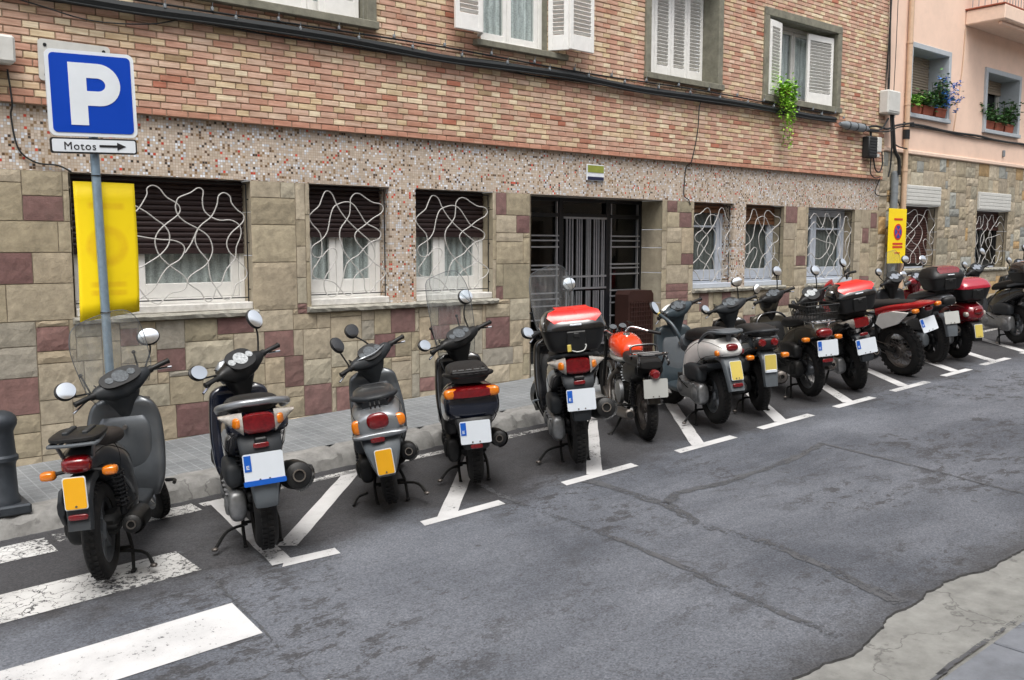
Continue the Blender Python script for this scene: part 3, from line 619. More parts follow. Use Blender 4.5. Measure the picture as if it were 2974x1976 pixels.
def window(root, x0, z0, x1, z1, y, wood='white_wood', mull=(.5,), st=.07, bot=.13, roller=0., rmat='dark_shutter', curtain='lace', transom=None, fr=.05):
    """a window with casement frames, glass, a curtain and perhaps a roller shutter; y is the outer face of the frame"""
    f = MB(); W_ = x1 - x0
    def bar(a, c, b, d, y0, t): f.box(((a + b) / 2, y0 + t / 2, (c + d) / 2), (b - a, t, d - c), None, .004)
    bar(x0, z0, x0 + fr, z1, y, .07); bar(x1 - fr, z0, x1, z1, y, .07); bar(x0 + fr, z1 - fr, x1 - fr, z1, y, .07); bar(x0 + fr, z0, x1 - fr, z0 + fr, y, .07)
    xs = [x0 + fr] + [x0 + W_ * m for m in mull] + [x1 - fr]; pane = MB()
    for a, b in zip(xs, xs[1:]):
        a += .003; b -= .003; c, d = z0 + fr + .003, z1 - fr - .003
        bar(a, c, a + st, d, y + .012, .045); bar(b - st, c, b, d, y + .012, .045); bar(a + st, c, b - st, c + bot, y + .012, .045); bar(a + st, d - st, b - st, d, y + .012, .045)
        if transom: bar(a + st, c + (d - c) * transom, b - st, c + (d - c) * transom + .03, y + .014, .04)
        pane.add([(a + st, y + .035, c + bot), (b - st, y + .035, c + bot), (b - st, y + .035, d - st), (a + st, y + .035, d - st)], [(0, 1, 2, 3)])
    wn = under(f, 'window', K[wood], root); under(pane, 'pane', K['pane'], wn, fix=False)
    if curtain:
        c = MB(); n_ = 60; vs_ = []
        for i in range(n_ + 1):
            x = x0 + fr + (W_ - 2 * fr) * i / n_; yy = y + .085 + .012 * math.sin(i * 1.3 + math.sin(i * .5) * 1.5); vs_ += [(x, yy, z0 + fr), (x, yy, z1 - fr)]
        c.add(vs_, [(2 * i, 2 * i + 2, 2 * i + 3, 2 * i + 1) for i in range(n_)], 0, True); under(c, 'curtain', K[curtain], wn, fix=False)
    d = MB(); d.add([(x0, y + .35, z0), (x1, y + .35, z0), (x1, y + .35, z1), (x0, y + .35, z1), (x0, y + .07, z0), (x1, y + .07, z0), (x1, y + .07, z1), (x0, y + .07, z1)], [(0, 1, 2, 3), (0, 4, 5, 1), (2, 6, 7, 3), (1, 5, 6, 2), (0, 3, 7, 4)]); under(d, 'room', K['dark'], wn)
    if roller:
        s_ = MB(); zr = z1 - (z1 - z0) * roller; slats(s_, x0 + .012, x1 - .012, zr + .055, z1, y - .012)
        s_.box(((x0 + x1) / 2, y - .02, zr + .028), (W_ - .03, .022, .055), None, .004); under(s_, 'roller_shutter', K[rmat], wn, fix=False)
    return wn
def ledge(x0, x1, z, y0=YW + .015, y1=YW + .26, h=.07, mat='ledge'):
    return MB().box(((x0 + x1) / 2, (y0 + y1) / 2, z + h / 2), (x1 - x0 - .002, y1 - y0, h), None, .008)
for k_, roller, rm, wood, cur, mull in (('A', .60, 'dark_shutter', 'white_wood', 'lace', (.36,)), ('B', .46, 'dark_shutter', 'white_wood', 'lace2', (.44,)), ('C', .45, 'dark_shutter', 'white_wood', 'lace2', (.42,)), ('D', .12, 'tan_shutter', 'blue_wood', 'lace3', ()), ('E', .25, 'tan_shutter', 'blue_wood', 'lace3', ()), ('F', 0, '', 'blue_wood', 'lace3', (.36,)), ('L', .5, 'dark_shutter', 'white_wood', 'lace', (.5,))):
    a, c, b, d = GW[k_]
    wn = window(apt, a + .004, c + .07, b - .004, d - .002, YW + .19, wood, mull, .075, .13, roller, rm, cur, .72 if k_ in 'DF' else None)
    under(ledge(a + .002, b - .002, c + .001), 'inner_ledge', K['ledge'] if k_ in 'ABCL' else K['blue_wood'], wn)
    grille(wn, a, c + .05, b - .01, d, 'A' if k_ in 'AF' else 'B', flip=(k_ == 'D'))

# upper-floor windows with louvred shutters
def shutter(parent, p0, p1, z0, z1, mat='white_wood', th=.035, rail=.09, pitch=.047):
    m = MB(); p0, p1 = Vector((*p0, 0)), Vector((*p1, 0)); L = (p1 - p0).length; ang = math.atan2(p1.y - p0.y, p1.x - p0.x); T = Matrix.Translation((p0.x, p0.y, z0)) @ Matrix.Rotation(ang, 4, 'Z'); H_ = z1 - z0; sw = .055
    for c, s_ in (((sw / 2, 0, H_ / 2), (sw, th, H_)), ((L - sw / 2, 0, H_ / 2), (sw, th, H_)), ((L / 2, 0, rail / 2 + .04), (L - 2 * sw, th, rail + .08)), ((L / 2, 0, H_ - rail / 2), (L - 2 * sw, th, rail))): m.box(c, s_, None, .004)
    z = rail + .09
    while z < H_ - rail - .02: m.box((L / 2, 0, z + .02), (L - 2 * sw, .007, .044), (R(50), 0, 0)); z += pitch
    m.v = [tuple(T @ Vector(p)) for p in m.v]
    return under(m, 'shutter', K[mat], parent)
def surround(h, t, y0, y1, root, name='window_surround', mat='grey_trim', bottom=.07, top=True, deep=.28):
    m = MB(); a, c, b, d = h
    m.box((a - t / 2, (y0 + y1) / 2, (c + d) / 2), (t, y1 - y0, d - c), None, .006); m.box((b + t / 2, (y0 + y1) / 2, (c + d) / 2), (t, y1 - y0, d - c), None, .006)
    m.box(((a + b) / 2, (y0 + y1) / 2 - .015, c - bottom / 2), (b - a + 2 * t + .02, y1 - y0 + .03, bottom), None, .006)
    if top: m.box(((a + b) / 2, (y0 + y1) / 2, d + t / 2), (b - a + 2 * t, y1 - y0, t), None, .006)
    mm = MB(); reveal(mm, h, y1 - .005, y1 + deep, 0)
    m.add(mm.v, mm.f); return under(m, name, K[mat], root)
h = UW['1']; surround(h, .11, YB - .05, YB + .03, apt, bottom=.075); wn = window(apt, h[0], h[1], h[2] - .0, h[3], YW + .10, 'white_wood', (.25, .5, .75), .06, .1, 0, '', 'lace2'); shutter(wn, (4.41, YW + .04), (4.845, YW + .04), 4.21, 5.58)
h = UW['2']; m = MB(); m.box(((6.22 + 7.5) / 2, YB - .02, 4.17), (1.34, .12, .065), None, .006); reveal(m, h, YB, YB + .2); under(m, 'window_surround', K['grey_trim'], apt)
wn = window(apt, h[0], h[1], h[2], h[3], YW + .03, 'white_wood', (.47,), .055, .06, 0, '', 'lace2')
shutter(wn, (5.83, YB - .17), (6.18, YB - .17), 4.24, 5.7); shutter(wn, (6.19, YB - .16), (6.27, YB), 4.24, 5.7)
shutter(wn, (7.27, YB - .01), (7.40, YB - .21), 4.22, 5.7); shutter(wn, (7.405, YB - .215), (7.80, YB - .2), 4.23, 5.7)
h = UW['3']; surround(h, .10, YB - .03, YB + .03, apt, bottom=.075); wn = window(apt, h[0], h[1], h[2], h[3], YW + .3, 'white_wood', (.5,), .055, .06, 0, '', None)
for i in range(4): shutter(wn, (9.03 + i * .33, YW + .2), (9.03 + i * .33 + .325, YW + .2), 4.2, 5.48)
h = UW['4']; surround(h, .11, YB - .03, YB + .03, apt, bottom=.085); wn = window(apt, h[0], h[1], h[2], h[3], YW + .17, 'white_metal', (.3, .55), .05, .06, 0, '', 'lace2')
shutter(wn, (11.51, YB - .02), (11.86, YB + .03), 4.17, 5.22); shutter(wn, (12.66, YW + .05), (13.27, YW - .01), 4.17, 5.2)

# the entrance: iron and glass
yd = YW + .40; z0d = .56; dr = MB()
def dbar(a, c, b, d, y=yd, t=.06, mb=dr, bev=.004): mb.box(((a + b) / 2, y, (c + d) / 2), (abs(b - a), t, abs(d - c)), None, bev)
for a, b in ((7.06, 7.11), (7.86, 7.93), (8.69, 8.765), (9.33, 9.375)): dbar(a, z0d, b, LINT)
for a, b in ((7.11, 7.86), (7.93, 8.69), (8.765, 9.33)):
    dbar(a, LINT - .045, b, LINT, t=.055); dbar(a, z0d, b, z0d + .14, t=.055); dbar(a, 2.36, b, 2.41, t=.052)
door = under(dr, 'door', K['door_frame'], apt)
br = MB()
for z in (2.13, 2.07, 1.99, 1.765, 1.715, 1.635, 1.42, 1.345, 1.26, 1.09, .95): dbar(7.11, z - .009, 7.86, z + .009, yd - .02, .02, br, 0); dbar(8.765, z - .009, 9.33, z + .009, yd - .02, .02, br, 0)
for x in (7.985, 8.035, 8.085, 8.165, 8.205, 8.245, 8.335, 8.365, 8.395, 8.47, 8.51, 8.55, 8.61, 8.645):
    dbar(x - .008, 1.47, x + .008, 2.35, yd - .03, .018, br, 0); dbar(x - .008, .74, x + .008, 1.43, yd - .03, .018, br, 0)
for z in (2.355, 1.615, 1.465, .735): dbar(7.93, z - .012, 8.69, z + .012, yd - .03, .022, br, 0)
for x in (7.14, 7.83, 8.79, 9.30): dbar(x - .01, z0d + .14, x + .01, LINT - .05, yd - .01, .03, br, 0)
under(br, 'door_bars', K['steel_bar'], door)
pn = MB()
for a, b in ((7.11, 7.86), (7.93, 8.69), (8.765, 9.33)): pn.add([(a, yd + .015, z0d + .14), (b, yd + .015, z0d + .14), (b, yd + .015, LINT - .04), (a, yd + .015, LINT - .04)], [(0, 1, 2, 3)])
under(pn, 'door_glass', K['pane'], door, fix=False)
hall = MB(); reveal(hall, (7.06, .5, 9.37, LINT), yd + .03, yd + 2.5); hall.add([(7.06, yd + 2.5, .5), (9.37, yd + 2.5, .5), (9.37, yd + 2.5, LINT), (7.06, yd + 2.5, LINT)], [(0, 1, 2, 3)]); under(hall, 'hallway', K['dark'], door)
st = MB(); st.box((8.22, YW + .24, .50), (2.28, .40, .10), None, .01); under(st, 'door_step', K['sill'], apt)
# ------------------------------------------------------------------ the peach building next door
apt2 = thing('apartment_building', 'peach rendered apartment building with a rubble stone ground floor and a balcony', 'building', (18, YW, 0))
BX0, BX1, CZ = 14.845, 27., 3.60
GH = {'G': (15.68, 1.6, 16.96, 2.72), 'H': (18.53, 1.57, 19.97, 2.70), 'I': (22.0, 1.6, 23.4, 2.75)}
UH = {'G2': (15.72, 4.29, 17.04, 5.40), 'H2': (18.66, 4.25, 20.10, 5.32), 'I2': (22.2, 4.25, 23.6, 5.3)}
m = MB(); wallface(m, (BX0, CZ, BX1, 10.), list(UH.values()), YW - .01); under(m, 'rendered_wall', K['render'], apt2)
m = MB(); n_ = 60
m.box(((BX0 + BX1) / 2, YW - .02, CZ + .03), (BX1 - BX0, .06, .07), None, .012); under(m, 'wall_moulding', K['render_trim'], apt2)
rr = random.Random(9); mb = MB(); RUB = TAN * 6 + ['#94958f', '#8a8d8a', '#989992', '#ad9068', '#a58a62', '#8a8474', '#9a8f78'] * 2
hl = [(h[0], h[1] - .05, h[2], h[3] + .35) for h in GH.values()]
for a, c, b, d, col in ashlar(BX0, .3, 27., 3.6, hl, [], 21, (4, 9), (3, 6)):
    s_ = rr.uniform(.8, 1.12); col = tuple(q * s_ for q in lin(rr.choice(RUB))); block(mb, a, c, b, d, YW - .004, col, .012 * rr.uniform(.4, 1.3), rr)
under(mb, 'stone_base', K['stone'], apt2, fix=False)
bk = MB(); wallface(bk, (BX0, -1, BX1, CZ), [(h[0], h[1], h[2], h[3] + .35) for h in GH.values()], YW); under(bk, 'stone_backing', K['stone_mortar'], apt2)
for k_, h in GH.items():
    a, c, b, d = h; rstack(a, YW, YW + .24, c, d, False, apt2); rstack(b, YW, YW + .24, c, d, True, apt2)
    wn = window(apt2, a, c + .03, b, d, YW + .2, 'black_metal', (.5,), .05, .06, .95 if k_ != 'H' else .35, 'red_shutter', None)
    grille(wn, a, c + .03, b, d, 'B' if k_ == 'G' else 'A', flip=True)
    if k_ == 'G': grille_ = None
    m = MB(); m.box(((a + b) / 2, YW + .03, d + .175), (b - a - .004, .16, .345), None, .008)
    for i in range(5): m.box(((a + b) / 2, YW - .052, d + .05 + i * .065), (b - a - .03, .008, .05), None, .002)
    under(m, 'shutter_box', K['white_box'], wn); sill(a - .05, b + .05, c, apt2)
for k_, h in UH.items():
    surround(h, .09, YW - .05, YW + .0, apt2, 'window_surround', 'grey_paint', .07, True, .36)
    wn = window(apt2, h[0], h[1], h[2], h[3], YW + .34, 'white_metal', (.5,), .04, .05, .72 if k_ == 'G2' else .25, 'beige_shutter', None)
# balcony high on the right
m = MB(); bx0, by0, bz = 17.66, 7.42, 6.05
m.box(((bx0 + 21.5) / 2, (by0 + YW - .01) / 2, bz + .13), (21.5 - bx0, YW - .01 - by0, .26), None, .02); bal = under(m, 'balcony', K['render_trim'], apt2)
m = MB(); m.box(((bx0 + 21.5) / 2, (by0 + YW) / 2 + .01, bz + .275), (21.5 - bx0 + .04, YW - by0, .03), None, .005); under(m, 'balcony_tile_edge', K['terracotta'], bal)
m = MB(); m.box(((bx0 + 21.5) / 2, by0 + .14, bz - .03), (3.6, .08, .05), None, .01); under(m, 'drip_mould', K['render'], bal)
m = MB()
for i in range(30):
    x = bx0 + .06 + i * .12; m.tube([(x, by0 + .06, bz + .29), (x, by0 + .06, bz + 1.2)], .008, 6, 1)
for i in range(6): m.tube([(bx0 + .05, by0 + .06 + i * .11, bz + .29), (bx0 + .05, by0 + .06 + i * .11, bz + 1.2)], .008, 6, 1)
m.box(((bx0 + 21.5) / 2, by0 + .06, bz + 1.2), (21.5 - bx0, .04, .03)); m.box((bx0 + .05, (by0 + YW) / 2, bz + 1.2), (.04, .7, .03)); under(m, 'railing', K['steel_bar'], bal)
m = MB(); m.box((19.55, YW - .03, 3.84), (.07, .04, .13), None, .01); under(m, 'wall_vent', K['pipe_grey'], apt2)

# ------------------------------------------------------------------ cables, pipes and boxes on the facades
YC = YB - .055
def cable(name, label, runs, clips=None, mat='cable', group=None):
    m = MB()
    for pts, r, sub in runs: m.tube(pts, r, 7, sub)
    o = tag(m.build(name, K[mat]), label, 'cable', group)
    if clips:
        c = MB()
        for x, y, z in clips: c.box((x, y, z), (.022, .03, .035), None, .004); c.tube([(x, y, z), (x, y - .02, z + .05)], .004, 5, 1)
        under(c, 'cable_clip', K['pipe_grey'], o)
    return o
xs_ = [0.2 + i * .62 for i in range(22)]
thick = [(x, YC - .005 + rnd.uniform(-.006, .006), 3.962 + .012 * math.sin(x * 1.9) + rnd.uniform(-.005, .005)) for x in xs_]
thin = [(x, YC + .02, 3.925 + .01 * math.sin(x * 2.3 + 1) + rnd.uniform(-.012, .006)) for x in xs_]
top_ = [(x, YC + .02, 4.05 + .012 * math.sin(x * 1.4) + (.0 if x > 4 else -.05 * (4 - x) / 4)) for x in xs_]
cable('utility_cable', 'thick black bundle of cables running along the brick wall below the upper windows', [(thick, [.047, .045, .042, .039, .036, .034, .033, .032], 4), (thin, .009, 4), ([(p[0], p[1] - .02, p[2] - .042) for p in thick], .011, 4), ([(p[0], YC + .01, p[2] + .036 + .01 * math.sin(p[0] * 5)) for p in thick], .008, 4)], [(p[0] + .2, YC - .03, 4.0) for p in thick[1::1]])
cable('utility_cable', 'thin black cable along the brick wall just above the thick bundle', [(top_, .010, 4)], [(p[0], YC, p[2] + .02) for p in top_[1::1]])
cable('utility_cable', 'thin looped wire on the brick wall above the white plate', [([(1.5, YC, 3.92), (1.9, YC, 3.86), (2.3, YC, 3.80), (2.75, YC, 3.84), (3.05, YC, 3.93)], .006, 6)])
cable('utility_cable', 'thin black wire curling down the mosaic at the far left edge', [([(1.68, YB - .02, 3.35), (1.7, YB - .02, 3.1), (1.70, YW - .02, 3.0), (1.74, YW - .02, 2.76), (1.86, YW - .02, 2.66), (2.02, YW - .02, 2.645), (2.12, YW - .02, 2.60)], .007, 6)])
cable('utility_cable', 'thin dark wire dropping from the bundle to the mosaic beside the entrance windows', [([(10.15, YC, 3.93), (9.95, YC, 3.90), (9.9, YC, 3.5), (9.83, YB - .02, 3.12), (9.8, YW - .02, 3.05), (9.76, YW - .02, 2.75), (9.77, YW - .025, 2.66), (9.86, YW - .02, 2.62), (9.9, YW - .02, 2.55)], .007, 6)])
can = thing('cable_splice', 'grey cylindrical splice canister at the end of the cable bundle', 'cable box', (13.75, YC - .03, 3.89))
m = MB(); m.tube([(13.32, YC - .03, 3.90), (13.42, YC - .03, 3.895), (13.5, YC - .03, 3.89), (14.0, YC - .03, 3.885), (14.08, YC - .03, 3.885), (14.18, YC - .03, 3.88)], [.025, .05, .066, .066, .05, .02], 16, 1); under(m, 'canister', K['pipe_grey'], can)
m = MB()
for x in (13.52, 13.75, 13.98): m.tube([(x, YC - .03, 3.888), (x + .02, YC - .03, 3.888)], .070, 16, 1)
under(m, 'band', K['cable'], can)
cable('utility_cable', 'tangle of black cables between the splice canister and the grey conduit', [
    ([(14.1, YC, 3.90), (14.4, YC - .03, 3.95), (14.75, YC - .04, 3.93), (15.1, YC - .02, 4.02), (15.55, YC - .07, 4.09)], .018, 6), ([(14.1, YC, 3.86), (14.45, YC - .05, 3.86), (14.8, YC - .06, 3.90), (15.2, YC, 4.0), (15.6, YC - .05, 4.05)], .012, 6),
    ([(14.2, YC, 3.88), (14.5, YC - .06, 3.9), (14.75, YC - .05, 4.1)], .014, 6), ([(14.9, YC - .03, 4.2), (14.93, YC - .05, 3.9), (15.0, YC - .05, 3.6), (15.15, YC - .05, 3.45), (15.2, YC - .04, 3.2)], .030, 6),
    ([(14.85, YC - .03, 4.2), (14.87, YC - .06, 3.7), (14.9, YC - .04, 3.35), (14.86, YC - .03, 3.15)], .014, 6), ([(14.35, YC - .03, 3.45), (14.42, YC - .04, 3.25), (14.55, YC - .04, 3.22), (14.65, YC - .03, 3.35), (14.62, YC - .03, 3.55)], .012, 6),
    ([(14.3, YC - .02, 3.45), (14.3, YC - .02, 3.2), (14.45, YC - .02, 3.12), (14.62, YC - .02, 3.14)], .009, 6), ([(14.65, YC, 3.12), (14.66, YW - .03, 2.9), (14.85, YW - .03, 2.84), (15.3, YW - .04, 2.85), (15.5, YW - .03, 2.7)], .008, 6),
    ([(14.97, YC, 4.2), (15.0, YC, 3.9), (15.02, YC, 3.75), (15.2, YC, 3.68), (15.5, YC, 3.66)], .012, 6)])
cable('utility_cable', 'black cables climbing the joint between the brick and the peach wall', [([(14.80 + .02 * math.sin(z * 3 + q), YC + .01 * q, z) for z in [4.5 + .35 * i for i in range(13)]], r, 4) for q, r in ((0, .014), (1.5, .010), (3.2, .008))] + [([(14.98, YC, 4.5), (15.0, YC, 5.6), (15.0, YC, 8.8)], .006, 4)])
cable('utility_cable', 'black cable crossing the peach wall under the flower boxes', [([(15.5 + i * .7, YW - .05 + .006 * (i % 2), 4.10 - .004 * i + .012 * math.sin(i * 2.)) for i in range(20)], .022, 4), ([(15.5 + i * .7, YW - .045, 4.06 + .012 * math.sin(i * 1.3)) for i in range(20)], .010, 4)])
cable('utility_cable', 'thin peach painted wire running down the wall left of the balcony', [([(17.66, YW - .025, 6.0), (17.6, YW - .025, 5.2), (17.4, YW - .025, 4.2), (17.42, YW - .025, 4.1), (17.9, YW - .025, 4.08), (18.3, YW - .025, 4.06)], .009, 4)], mat='pipe_tan')
mt = thing('meter_box', 'white plastic meter box on the corner of the brick building', 'meter box', (14.82, YB, 4.36))
m = MB(); m.box((14.80, YB - .09, 4.36), (.40, .17, .38), None, .02); under(m, 'box_body', K['white_box'], mt)
m = MB(); m.box((14.80, YB - .178, 4.37), (.34, .012, .32), None, .006); m.box((15.02, YB - .04, 4.22), (.05, .06, .16), None, .01); under(m, 'box_cover', K['white_box'], mt)
bb = thing('junction_box', 'black telephone junction box with a white module under the splice canister', 'junction box', (14.35, YB, 3.6))
m = MB(); m.box((14.26, YB - .07, 3.6), (.26, .13, .34), None, .015); m.tube([(14.30, YB - .05, 3.9), (14.30, YB - .06, 3.75)], .02, 8, 1)
for i in range(7): m.box((14.26, YB - .137, 3.47 + i * .045), (.22, .012, .02), None, .003)
under(m, 'box_body', K['cable'], bb)
m = MB(); m.box((14.47, YB - .08, 3.65), (.13, .10, .24), None, .012); m.box((14.47, YB - .08, 3.48), (.09, .06, .06), None, .01); under(m, 'module', K['white_box'], bb)
dp = thing('drainpipe', 'tan painted drainpipe down the corner of the peach wall', 'drainpipe', (15.55, YW - .06, .75))
m = MB(); m.tube([(15.55, YW - .07, .7), (15.55, YW - .07, 3.62), (15.56, YW - .07, 9.5)], .045, 14, 1); under(m, 'pipe', K['pipe_tan'], dp)
m = MB()
for z in (2.2, 3.3, 4.42, 5.45, 6.6): m.tube([(15.55, YW - .07, z - .02), (15.55, YW - .07, z + .02)], .052, 14, 1)
under(m, 'pipe_collar', K['pipe_tan'], dp)
m = MB(); m.tube([(15.55, YW - .07, 3.83), (15.55, YW - .07, 3.99)], .056, 14, 1); under(m, 'pipe_sleeve', K['cable'], dp)
cd = thing('cable_conduit', 'grey metal conduit pipe rising behind the yellow no parking board', 'pipe', (15.2, YW - .1, .75))
m = MB(); m.tube([(15.2, YW - .08, .72), (15.2, YW - .08, 3.24)], .062, 16, 1); m.tube([(15.2, YW - .08, 3.24), (15.2, YW - .08, 3.27)], [.062, .03], 16, 1); m.tube([(15.2, YW - .08, 2.9), (15.2, YW - .08, 2.92)], .068, 16, 1); under(m, 'pipe', K['pipe_grey'], cd)
# enamel plaque, white plate, left meter box, letterbox
pl = thing('enamel_plaque', 'small enamel plaque in olive green, white and navy above the entrance', 'plaque', (8.09, YW, 2.89))
K['olive'] = M('olive_enamel', '#8c9440', .35, coat=.5); K['navy'] = M('navy_enamel', '#1d2546', .35, coat=.5); K['white_enamel'] = M('white_enamel', '#dfe4ea', .35, coat=.4)
m = MB(); m.box((8.095, YW - .016, 2.89), (.30, .018, .195), None, .006); under(m, 'plate', K['white_enamel'], pl)
m = MB(); m.box((8.095, YW - .027, 2.934), (.272, .006, .085)); under(m, 'green_field', K['olive'], pl)
m = MB(); m.box((8.095, YW - .027, 2.82), (.272, .006, .04)); under(m, 'navy_field', K['navy'], pl)
wp = thing('wall_plate', 'blank white plate screwed to the brick wall behind the parking sign', 'plate', (2.17, YB, 3.46))
m = MB(); m.prism(rrect(.54, .32, .03), (2.17, YB - .02, 3.455), (1, 0, 0), (0, 0, 1), .012); under(m, 'plate', K['white_box'], wp)
m = MB()
for x in (1.95, 2.39):
    for z in (3.34, 3.57): m.cyl((x, YB - .03, z), (x, YB - .02, z), .014, n=10)
under(m, 'screw', K['black_metal'], wp)
lb = thing('wall_box', 'pale grey utility box at the left edge of the brick wall', 'utility box', (1.55, YB, 3.48))
m = MB(); m.box((1.52, YB - .07, 3.485), (.40, .14, .21), None, .02); under(m, 'box_body', K['white_box'], lb)
m = MB(); m.tube([(1.55, YB - .05, 3.38), (1.57, YB - .05, 3.30), (1.5, YB - .04, 3.22)], .05, 8, 4); under(m, 'cable_stub', K['cable'], lb)
bx = thing('letterbox', 'brown perforated metal letterbox in the corner of the doorway', 'letterbox', (9.05, YW + .2, .6))
m = MB(); m.prism([(-.24, -.42), (.24, -.42), (.24, .42), (.20, .47), (-.20, .47), (-.24, .42)], (9.08, YW + .22, .95), (1, 0, 0), (0, 0, 1), .24); under(m, 'box_body', K['brown_metal'], bx)
m = MB()
for i in range(12): m.box((9.08, YW + .094, .60 + i * .06), (.42, .012, .012))
for i in range(9): m.box((8.89 + i * .048, YW + .096, .93), (.012, .012, .70))
under(m, 'grid', K['brown_metal'], bx)

# ------------------------------------------------------------------ parking sign on its leaning pole
K['galv'] = M('galvanised_steel', '#8fa3b3', .42, .55, var=.12, vs_=30); K['sign_blue'] = M('sign_blue', '#003fae', .5, var=.04, vs_=4, spec=.25); K['sign_white'] = M('sign_white', '#dde3e8', .4, coat=.3, var=.05, vs_=5)
K['sign_black'] = M('sign_black', '#1a1a1c', .45); K['yellow'] = M('yellow_board', '#ffdc00', .55, var=.04, vs_=5); K['ghost'] = M('show_through', '#d9a208', .6, var=.12, vs_=16); K['orange_red'] = M('board_red', '#cf3a1c', .5); K['board_blue'] = M('board_blue', '#26439c', .5)
def board_mat():
    m, t, b = newmat('yellow_board_back'); co = coords(t); sx = N(t, 'ShaderNodeSeparateXYZ'); t.links.new(co, sx.inputs[0])
    dx = math_(t, 'SUBTRACT', sx.outputs['X'], .0); dz = math_(t, 'SUBTRACT', sx.outputs['Z'], .50)
    r_ = math_(t, 'SQRT', math_(t, 'ADD', math_(t, 'MULTIPLY', dx, dx), math_(t, 'MULTIPLY', dz, dz)))
    f = ramp(t, r_, [(.06, .25), (.10, 1.), (.13, 1.), (.16, 0.)])
    for z0_, h_ in ((.79, .025), (.22, .02), (.16, .02)):
        g = math_(t, 'MULTIPLY', ramp(t, math_(t, 'ABSOLUTE', math_(t, 'SUBTRACT', sx.outputs['Z'], z0_)), [(h_ * .6, 1.), (h_ * 1.3, 0.)]), ramp(t, math_(t, 'ABSOLUTE', dx), [(.11, 1.), (.14, 0.)])); f = math_(t, 'MAXIMUM', f, g)
    n1 = noise(t, co, 9, 5, .6); base = mixc(t, math_(t, 'MULTIPLY', f, math_(t, 'MULTIPLY', n1, .75)), lin('#ffdf00'), lin('#e0a410'))
    t.links.new(mixc(t, math_(t, 'MULTIPLY', ramp(t, n1, [(.55, 0.), (.8, 1.)]), .25), base, lin('#e6bc20')), b.inputs['Base Color']); b.inputs['Roughness'].default_value = .55; return m
K['yellow_back'] = board_mat()
PY = 7.05
ps = thing('parking_sign', 'blue P parking sign with a Motos arrow plate on a leaning steel pole', 'parking sign', (2.06, PY, gz(2.06) + .15))
m = MB(); m.tube([(2.058, PY, .20), (1.985, PY, 3.28)], .031, 20, 1); m.tube([(2.058, PY, .22), (2.058, PY, .235)], .05, 20, 1); under(m, 'pole', K['galv'], ps)
sa = R(1.5); ux = Vector((math.cos(R(2)), math.sin(R(2)) * -1, .035)).normalized(); uz = Vector((-.022, 0, 1)).normalized()
SC = Vector((1.983, PY - .06, 3.06)); nrm = ux.cross(uz).normalized()
m = MB(); m.prism(rrect(.585, .585, .045), SC, ux, uz, .022); pan = under(m, 'sign_panel', K['sign_white'], ps)
m = MB(); m.prism(rrect(.535, .535, .03), SC + nrm * .0125, ux, uz, .004); under(m, 'blue_field', K['sign_blue'], pan)
P_ = MB(); o_ = SC + nrm * .0155
P_.prism([(-.15, -.215), (-.035, -.215), (-.035, .21), (-.15, .21)], o_, ux, uz, .004)
outer, inner = [], []
for i in range(17):
    a = R(90 - 180 * i / 16); outer.append((.045 + .145 * math.cos(a), .065 + .145 * math.sin(a))); inner.append((.035 + .055 * math.cos(a), .065 + .045 * math.sin(a)))
outer = [(-.0349, .21)] + outer + [(-.0349, -.08)]; inner = [(-.0349, .11)] + inner + [(-.0349, .02)]
for i in range(len(outer) - 1): P_.prism([outer[i], outer[i + 1], inner[i + 1], inner[i]], o_, ux, uz, .004)
under(P_, 'letter', K['sign_white'], pan)
MC = Vector((1.985, PY - .06, 2.703))
m = MB(); m.prism(rrect(.575, .108, .018), MC, ux, uz, .02); mp_ = under(m, 'arrow_plate', K['sign_black'], ps)
m = MB(); m.prism(rrect(.553, .086, .012), MC + nrm * .0115, ux, uz, .004); under(m, 'white_field', K['sign_white'], mp_)
m = MB(); m.prism([(.03, -.008), (.15, -.008), (.15, -.027), (.21, 0), (.15, .027), (.15, .008), (.03, .008)], MC + nrm * .0145, ux, uz, .004); under(m, 'arrow', K['sign_black'], mp_)
tx = text_mesh('Motos', .082, 'lettering'); tx.data.materials.append(K['sign_black']); tx.parent = mp_
tx.matrix_parent_inverse = Matrix.Identity(4)
bs3 = Matrix((ux, nrm.cross(ux), nrm)).transposed().to_4x4(); tx.matrix_basis = Matrix.Translation(MC + nrm * .0150 + ux * -.205 + uz * -.028) @ bs3 @ Matrix.Diagonal((.92, .92, 1, 1))
for ob in (mp_,): pass
m = MB()
for z in (2.5, 1.52): x = 2.058 - .073 * (z - .2) / 3.08; m.tube([(x, PY, z - .004), (x, PY, z + .004)], .036, 16, 1)
under(m, 'cable_tie', K['black_metal'], ps)
# the yellow board tied behind the pole, seen from its back
yb = thing('notice_board', 'bent yellow board tied behind the parking sign pole, its print showing through', 'notice board', (2.08, PY + .05, 1.5))
m = MB(); n_ = 16; vs_ = []
for i in range(n_ + 1):
    u = i / n_; bend = .05 * (.33 - u) if u < .33 else .03 * (u - .33)
    for j in range(9):
        q = j / 8; vs_.append((1.868 - 2.08 + .425 * u + .006 * math.sin(q * 4), -.005 + bend * 1.3 + .003 * math.sin(q * 3 + u * 2), -.008 + .968 * q - .04 * (1 - u) * (1 - q) + .02 * u * (1 - q)))
m.add(vs_, [(i * 9 + j, (i + 1) * 9 + j, (i + 1) * 9 + j + 1, i * 9 + j + 1) for i in range(n_) for j in range(8)], 0, True)
o = m.build('board', K['yellow_back'], fix=False); o.parent = yb; md = o.modifiers.new('th', 'SOLIDIFY'); md.thickness = .005
